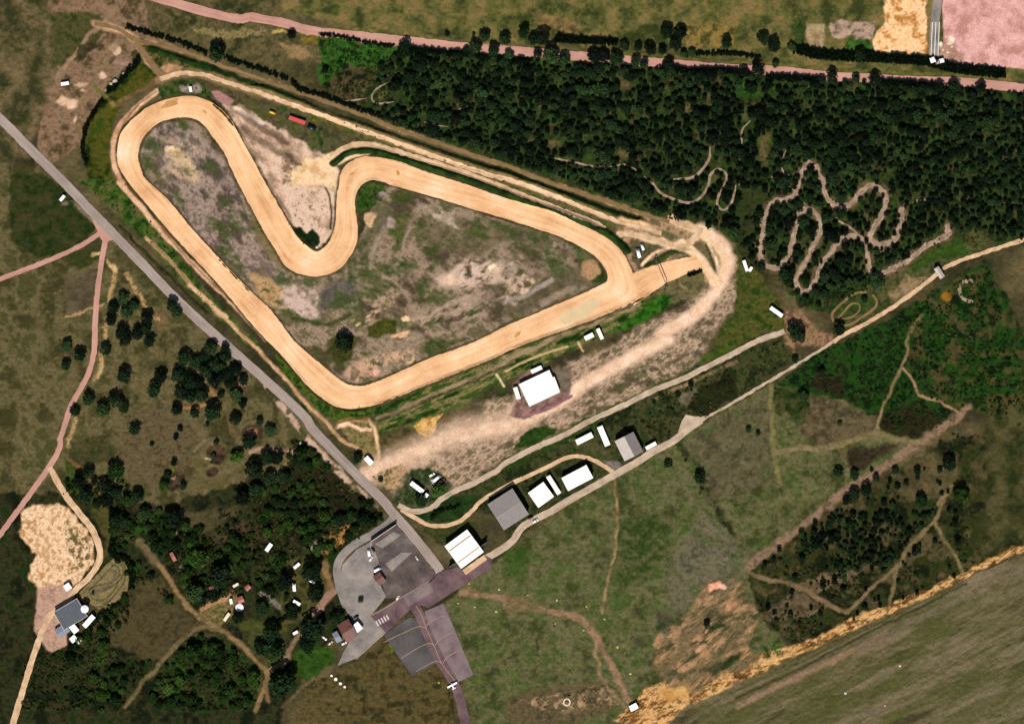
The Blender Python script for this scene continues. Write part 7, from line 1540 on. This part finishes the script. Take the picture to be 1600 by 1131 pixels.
car(836.5, 813.5, 32, M['white'], 'white car parked on the airfield lane by the big grey hangar')
c = q('O', 134, 96)[0]; car(c[0], c[1], 30, M['black'], 'dark car next to the white one by the big grey hangar', sc_=0.9)
c = q('J', 1022, 920)[0]; car(c[0], c[1], 30, M['white'], 'upper small white car in the group with a red one near the road')
c = q('J', 1055, 945)[0]; car(c[0], c[1], 42, M['white'], 'white van parked next to the red car near the road', 'van', sc_=1.1)
c = q('J', 1030, 968)[0]; car(c[0], c[1], 120, M['white'], 'lower small white car touching the white van near the road', sc_=0.85)
c = q('J', 1090, 962)[0]; car(c[0], c[1], 30, M['red'], 'red car parked beside the white van near the road')
c = q('A', 1460, 637)[0]; car(c[0], c[1], -20, M['yellow'], 'yellow vehicle alone in the grass north of the sandy ground', 'van', sc_=.85)
c = q('B', 205, 742)[0]; car(c[0], c[1], -20, M['darkblue'], 'dark blue van behind the red trailer', 'van', sc_=1.2)
c = q('I', 312, 32)[0]; car(c[0], c[1], 75, M['blue'], 'blue car half hidden by a dark pine beside the pink path')
c = q('N', 468, 285)[0]; car(c[0], c[1], 100, M['white'], 'white van parked at the upper side of the concrete yard', 'van')
c = q('N', 478, 318)[0]; car(c[0], c[1], 60, M['white'], 'white car below the van in the concrete yard', sc_=.9)
c = q('N', 490, 268)[0]; car(c[0], c[1], 120, M['black'], 'dark car beside the white van in the concrete yard', sc_=.9)
c = q('N', 513, 375)[0]; car(c[0], c[1], 30, M['white'], 'white van by the rust-brown shed at the patched car park', 'van')
c = q('N', 622, 526)[0]; car(c[0], c[1], 60, M['white'], 'small white car at the kerb between car park and maroon apron', sc_=.8)
c = q('N', 400, 628)[0]; car(c[0], c[1], 30, M['darkblue'], 'dark blue car above the white extension of the maroon-roofed house', sc_=.9)
c = q('N', 375, 650)[0]; car(c[0], c[1], 120, M['black'], 'black van at the north wall of the maroon-roofed house', 'van')
c = q('N', 262, 768)[0]; car(c[0], c[1], 40, M['cream'], 'cream car beside the blue-grey annex of the house', sc_=.9)
c = q('N', 230, 742)[0]; car(c[0], c[1], -40, M['white'], 'white car under the tree by the blue-grey annex', sc_=.9)
c = q('N', 335, 770)[0]; car(c[0], c[1], 28, M['white'], 'white car along the south wall of the maroon-roofed house', sc_=.9)
c = q('N', 725, 314)[0]; car(c[0], c[1], 120, M['cream'], 'cream car on the verge between the car park and the road', sc_=.8)
caravan(*q('M', 1132, 256)[0], 55, 'white caravan standing alone at the scrub edge north-east of the camp', 6.4, 2.8)
caravan(*q('N', 82, 355)[0], 40, 'white caravan at the top of the camp\'s eastern row')
caravan(*q('N', 162, 437)[0], 145, 'white caravan between the two big trees beside the camp')
caravan(*q('N', 68, 470)[0], 95, 'white caravan, second from the top of the camp\'s eastern row', 5.6)
caravan(*q('N', 82, 552)[0], 150, 'white caravan at the bottom of the camp\'s eastern row', 5.6)
caravan(*q('M', 907, 628)[0], 55, 'cream caravan on the open grass below the camp cabins', 6.6, 2.2, mat=M['cream'])
caravan(*q('M', 955, 458)[0], 30, 'pale caravan above the red-roofed camp cabins', 4.4, 2.0, mat=M['cream'])
caravan(*q('M', 930, 545)[0], 100, 'small white caravan left of the red-roofed camp cabin', 3.8, 2.0)
caravan(*q('H', 98, 612)[0], 60, 'tiny white caravan at the lower end of the upright white trailer', 3.6, 2.0)
caravan(*q('N', 75, 712)[0], 30, 'small pale caravan at the top of the dirt path south of the camp', 3.8, 2.0)
caravan(*q('A', 905, 478)[0], 100, 'small white caravan in the rubble north of the circuit\'s top bend', 3.8, 2.0)
caravan(*q('A', 52, 440)[0], 10, 'white caravan at the far west edge near the sandy patches', 5.6, 2.4)
caravan(*q('E', 34, 130)[0], 50, 'white caravan at the west edge just below the road', 4.8, 2.2)

# round tents
for f, x, y, r, lb in (('M', 975, 578, 2.7, 'round white tent in the middle of the camp'), ('M', 150, 584, 2.6, 'round white tank-like tent on the grey depot roof\'s north corner')):
    c = q(f, x, y)[0]; zz = 4.8 if y == 584 and x == 150 else 0.0
    o = empty('round_tent', c[0], c[1], 0, lb, 'tent', z=zz)
    bm = bmesh.new(); bmesh.ops.create_cone(bm, segments=24, radius1=r, radius2=r * .95, depth=1.8, cap_ends=True, matrix=Matrix.Translation((0, 0, .9))); bobj('wall', bm, M['canvas'], o)
    bm = bmesh.new(); bmesh.ops.create_cone(bm, segments=24, radius1=r * 1.05, radius2=.1, depth=1.2, cap_ends=True, matrix=Matrix.Translation((0, 0, 2.4))); bobj('roof', bm, M['canvas'], o)

# start gantry
a, b_ = q('G', 1017, 545, 1092, 722); A_ = Vector((wx(a[0]), wy(a[1]))); B_ = Vector((wx(b_[0]), wy(b_[1]))); mid = (A_ + B_) / 2; an = math.atan2((B_ - A_).y, (B_ - A_).x); ln = (B_ - A_).length
o = bpy.data.objects.new('start_gantry', None); COL.objects.link(o); o.location = (mid.x, mid.y, 0); o.rotation_euler = (0, 0, an); tag(o, 'dark thin start gantry spanning the start straight of the circuit', 'gantry')
for s in (-1, 1):
    bbox('post', (s * ln / 2, 0, 2.5), (.35, .35, 5), M['door'], o); bbox('foot', (s * ln / 2, 0, .25), (1.6, 1.4, .5), M['black'], o)
bbox('beam', (0, 0, 5.1), (ln, .5, .4), M['door'], o)
bm = bmesh.new()
for k in range(14): add_box(bm, (-ln / 2 + ln * (k + .5) / 14, 0, 4.75), (.12, .1, .32))
bobj('lattice', bm, M['door'], o)
for x in (-3, -1, 1, 3): bbox('start_light', (x, .3, 4.8), (.5, .3, .5), M['black'], o)

# windsock ring, planters, markers, parked plane
c = q('O', 328, 1085)[0]; o = empty('windsock_base', c[0], c[1], 0, 'white ring with a windsock mast near the lower photo edge', 'windsock')
bm = bmesh.new(); n = 24
for k in range(n):
    a0 = k / n * 6.2832; add_box(bm, (2.2 * math.cos(a0), 2.2 * math.sin(a0), .08), (.9, .62, .3), a0)
bobj('ring', bm, M['cream'], o)
bm = bmesh.new(); bmesh.ops.create_cone(bm, segments=8, radius1=.12, radius2=.08, depth=6, cap_ends=True, matrix=Matrix.Translation((0, 0, 3))); bobj('mast', bm, M['steel'], o)
bm = bmesh.new(); bmesh.ops.create_cone(bm, segments=12, radius1=.4, radius2=.2, depth=2.0, matrix=Matrix.Translation((1.1, 0, 5.7)) @ Matrix.Rotation(math.pi / 2, 4, 'Y')); bobj('sock', bm, M['red'], o)
for k, (x, y, lb) in enumerate(((268, 943, 'white round block at the upper left end of a row of four'), (290, 962, 'largest white round block, second in the row of four'), (315, 985, 'white round block, third in the row of four'), (338, 1003, 'white round block at the lower right end of a row of four'))):
    c = q('N', x, y)[0]; r = (.95, 1.35, 1.2, 1.0)[k]; o = empty('round_block', c[0], c[1], 0, lb + ' on the grass', 'block', 'white blocks in a row by the lane')
    bm = bmesh.new(); bmesh.ops.create_cone(bm, segments=18, radius1=r, radius2=r * .9, depth=.9, cap_ends=True, matrix=Matrix.Translation((0, 0, .4))); bmesh.ops.bevel(bm, geom=[e for e in bm.edges if e.is_boundary or len(e.link_faces) == 2 and e.calc_face_angle(0) > .8], offset=.08, segments=2, affect='EDGES'); bobj('body', bm, M['cream'], o)
    bm = bmesh.new(); bmesh.ops.create_cone(bm, segments=14, radius1=r * .6, radius2=r * .6, depth=.06, cap_ends=True, matrix=Matrix.Translation((0, 0, .88))); bobj('fill', bm, M['white'], o)


def marker(f, x, y, mat, lb, r=.55, grp='airfield edge markers'):
    c = q(f, x, y)[0]; o = empty('airfield_marker', c[0], c[1], 0, lb, 'marker', grp)
    bm = bmesh.new(); bmesh.ops.create_cone(bm, segments=12, radius1=r, radius2=r * .2, depth=.8, cap_ends=True, matrix=Matrix.Translation((0, 0, .45))); bobj('cone', bm, mat, o)
    bm = bmesh.new(); add_box(bm, (0, 0, .05), (r * 2.1, r * 2.1, .1)); bobj('base', bm, mat, o)


Y_, W_ = M['marker'], M['cream']
marker('N', 1005, 450, Y_, 'yellow cone marker just right of the maroon apron\'s east arm')
marker('N', 1165, 482, W_, 'pale cone marker on the green grass above the airfield path')
marker('N', 945, 555, Y_, 'yellow cone marker on the grass just right of the right-hand stand')
marker('N', 1035, 575, Y_, 'yellow cone marker right of the one by the stand, below the path')
marker('N', 1150, 600, Y_, 'bright yellow cone marker below the airfield path\'s first bend', .7)
marker('N', 842, 980, Y_, 'yellow cone marker left of the taxiway by the lower tarmac slab')
marker('O', 275, 540, W_, 'pale cone marker north of the airfield path, left of a yellowish one')
marker('O', 433, 572, Y_, 'yellowish cone marker where the airfield path begins to curve')
marker('O', 530, 640, Y_, 'yellow cone marker at the foot of the thin straight dirt path')
marker('O', 119, 512, Y_, 'small yellow cone marker left above the airfield path', .45)
marker('O', 265, 664, Y_, 'small yellow cone marker below the airfield path in dark grass', .45)
marker('O', 418, 700, W_, 'pale cone marker inside the curve of the airfield path', .45)
marker('O', 600, 790, Y_, 'bright yellow cone marker right of the curving airfield path', .7)
marker('O', 668, 932, Y_, 'bright yellow cone marker lower down beside the airfield path', .7)
marker('O', 735, 1078, W_, 'pale cone marker near the white shed at the lower edge', .45)
marker('P', 878, 890, W_, 'white cone marker in the middle of the runway grass', .7)
marker('P', 586, 1037, W_, 'white cone marker lower left on the runway grass', .7)
marker('P', 798, 1103, W_, 'pale cone marker on the runway grass at the lower edge', .45)
marker('F', 240, 463, W_, 'white cone at the tip of the circuit\'s hairpin', .8, None)

c = q('N', 915, 995)[0]; o = empty('light_aircraft', c[0], c[1], math.radians(118), 'small white light aircraft on the taxiway below the stands', 'aircraft', z=.12)
bobj('fuselage', shell([(-2.6, .9), (1.6, .6), (2.0, .9), (1.6, 1.35), (.4, 1.65), (-.6, 1.55), (-2.6, 1.15)], .45, .34, 1.2), M['white'], o, True)
bbox('wing', (.35, 0, 1.72), (1.2, 7.6, .12), M['white'], o, bevel=.04); bbox('tailplane', (-2.4, 0, 1.1), (.7, 2.4, .08), M['white'], o); bbox('fin', (-2.5, 0, 1.6), (.7, .1, 1.0), M['white'], o)
bbox('propeller', (2.06, 0, 1.0), (.06, 1.6, .12), M['black'], o); bbox('windscreen', (1.05, 0, 1.45), (.5, .62, .3), M['glass'], o)
for s in (-1, 1): wheel(o, .5, s * .8, .22, .14)

# posts and rails of the lane at the top right
strip('rail_lane', [(1472, -60)] + q('D', 1352, 30, 1342, 255), 14, M['concrete'], 0.06, jit=.2)
for x, lb in ((1328, 'white rail fence on the left side of the rail lane'), (1352, 'white rail fence in the middle of the rail lane'), (1376, 'white rail fence on the right side of the rail lane')):
    p0, p1 = q('D', x + 6, 20, x - 4, 250); P0 = Vector((wx(p0[0]), wy(p0[1]), 0)); P1 = Vector((wx(p1[0]), wy(p1[1]), 0)); d = P1 - P0
    o = bpy.data.objects.new('rail_fence', None); COL.objects.link(o); o.location = P0; o.rotation_euler = (0, 0, math.atan2(d.y, d.x)); tag(o, lb, 'fence')
    bm = bmesh.new()
    for z in (.5, 1.0): add_box(bm, (d.length / 2, 0, z), (d.length, .5, .1))
    bobj('rail', bm, M['trim'], o)
    for k in range(9): bbox('post', (d.length * (k + .02) / 8.1, 0, .5), (.2, .2, 1.2), M['steel'], o)
p0, p1 = q('N', 478, 226, 614, 134); P0 = Vector((wx(p0[0]), wy(p0[1]), 0)); d = Vector((wx(p1[0]), wy(p1[1]), 0)) - P0
o = bpy.data.objects.new('boundary_wall', None); COL.objects.link(o); o.location = P0; o.rotation_euler = (0, 0, math.atan2(d.y, d.x)); tag(o, 'tall grey boundary wall along the upper edge of the patched car park', 'wall')
bbox('panel', (d.length / 2, 0, 2.1), (d.length, .4, 4.2), M['wall_grey'], o); bbox('coping', (d.length / 2, 0, 4.26), (d.length + .1, .6, .12), M['wall'], o)
# loose boulders on the rubble heap and in the camp
rb = random.Random(4)
for k, (f, x, y, r, lb) in enumerate((('A', 365, 440, 1.6, 'pale boulder at the lower end of the rubble heap'), ('A', 392, 422, 1.9, 'largest pale boulder of the rubble heap'), ('A', 450, 372, 1.3, 'pale boulder in the middle of the rubble heap'), ('A', 505, 322, 1.2, 'pale boulder at the upper end of the rubble heap'), ('J', 130, 705, 1.3, 'pale boulder at the road edge by the dark bushes'), ('A', 870, 462, 1.2, 'grey boulder beside the small caravan in the rubble'), ('A', 940, 478, 1.0, 'brown boulder right of the small caravan in the rubble'), ('I', 85, 488, .8, 'pale stone beside the tree at the pink path\'s bend'))):
    c = q(f, x, y)[0]; bm = bmesh.new(); bmesh.ops.create_icosphere(bm, subdivisions=2, radius=r)
    for v in bm.verts: v.co *= rb.uniform(.8, 1.15); v.co.z *= .7
    o = bobj('boulder', bm, M['wall'] if k not in (5, 6) else M['wall_grey'], None); o.location = (wx(c[0]), wy(c[1]), hat(*c) + r * .3); tag(o, lb, 'boulder')
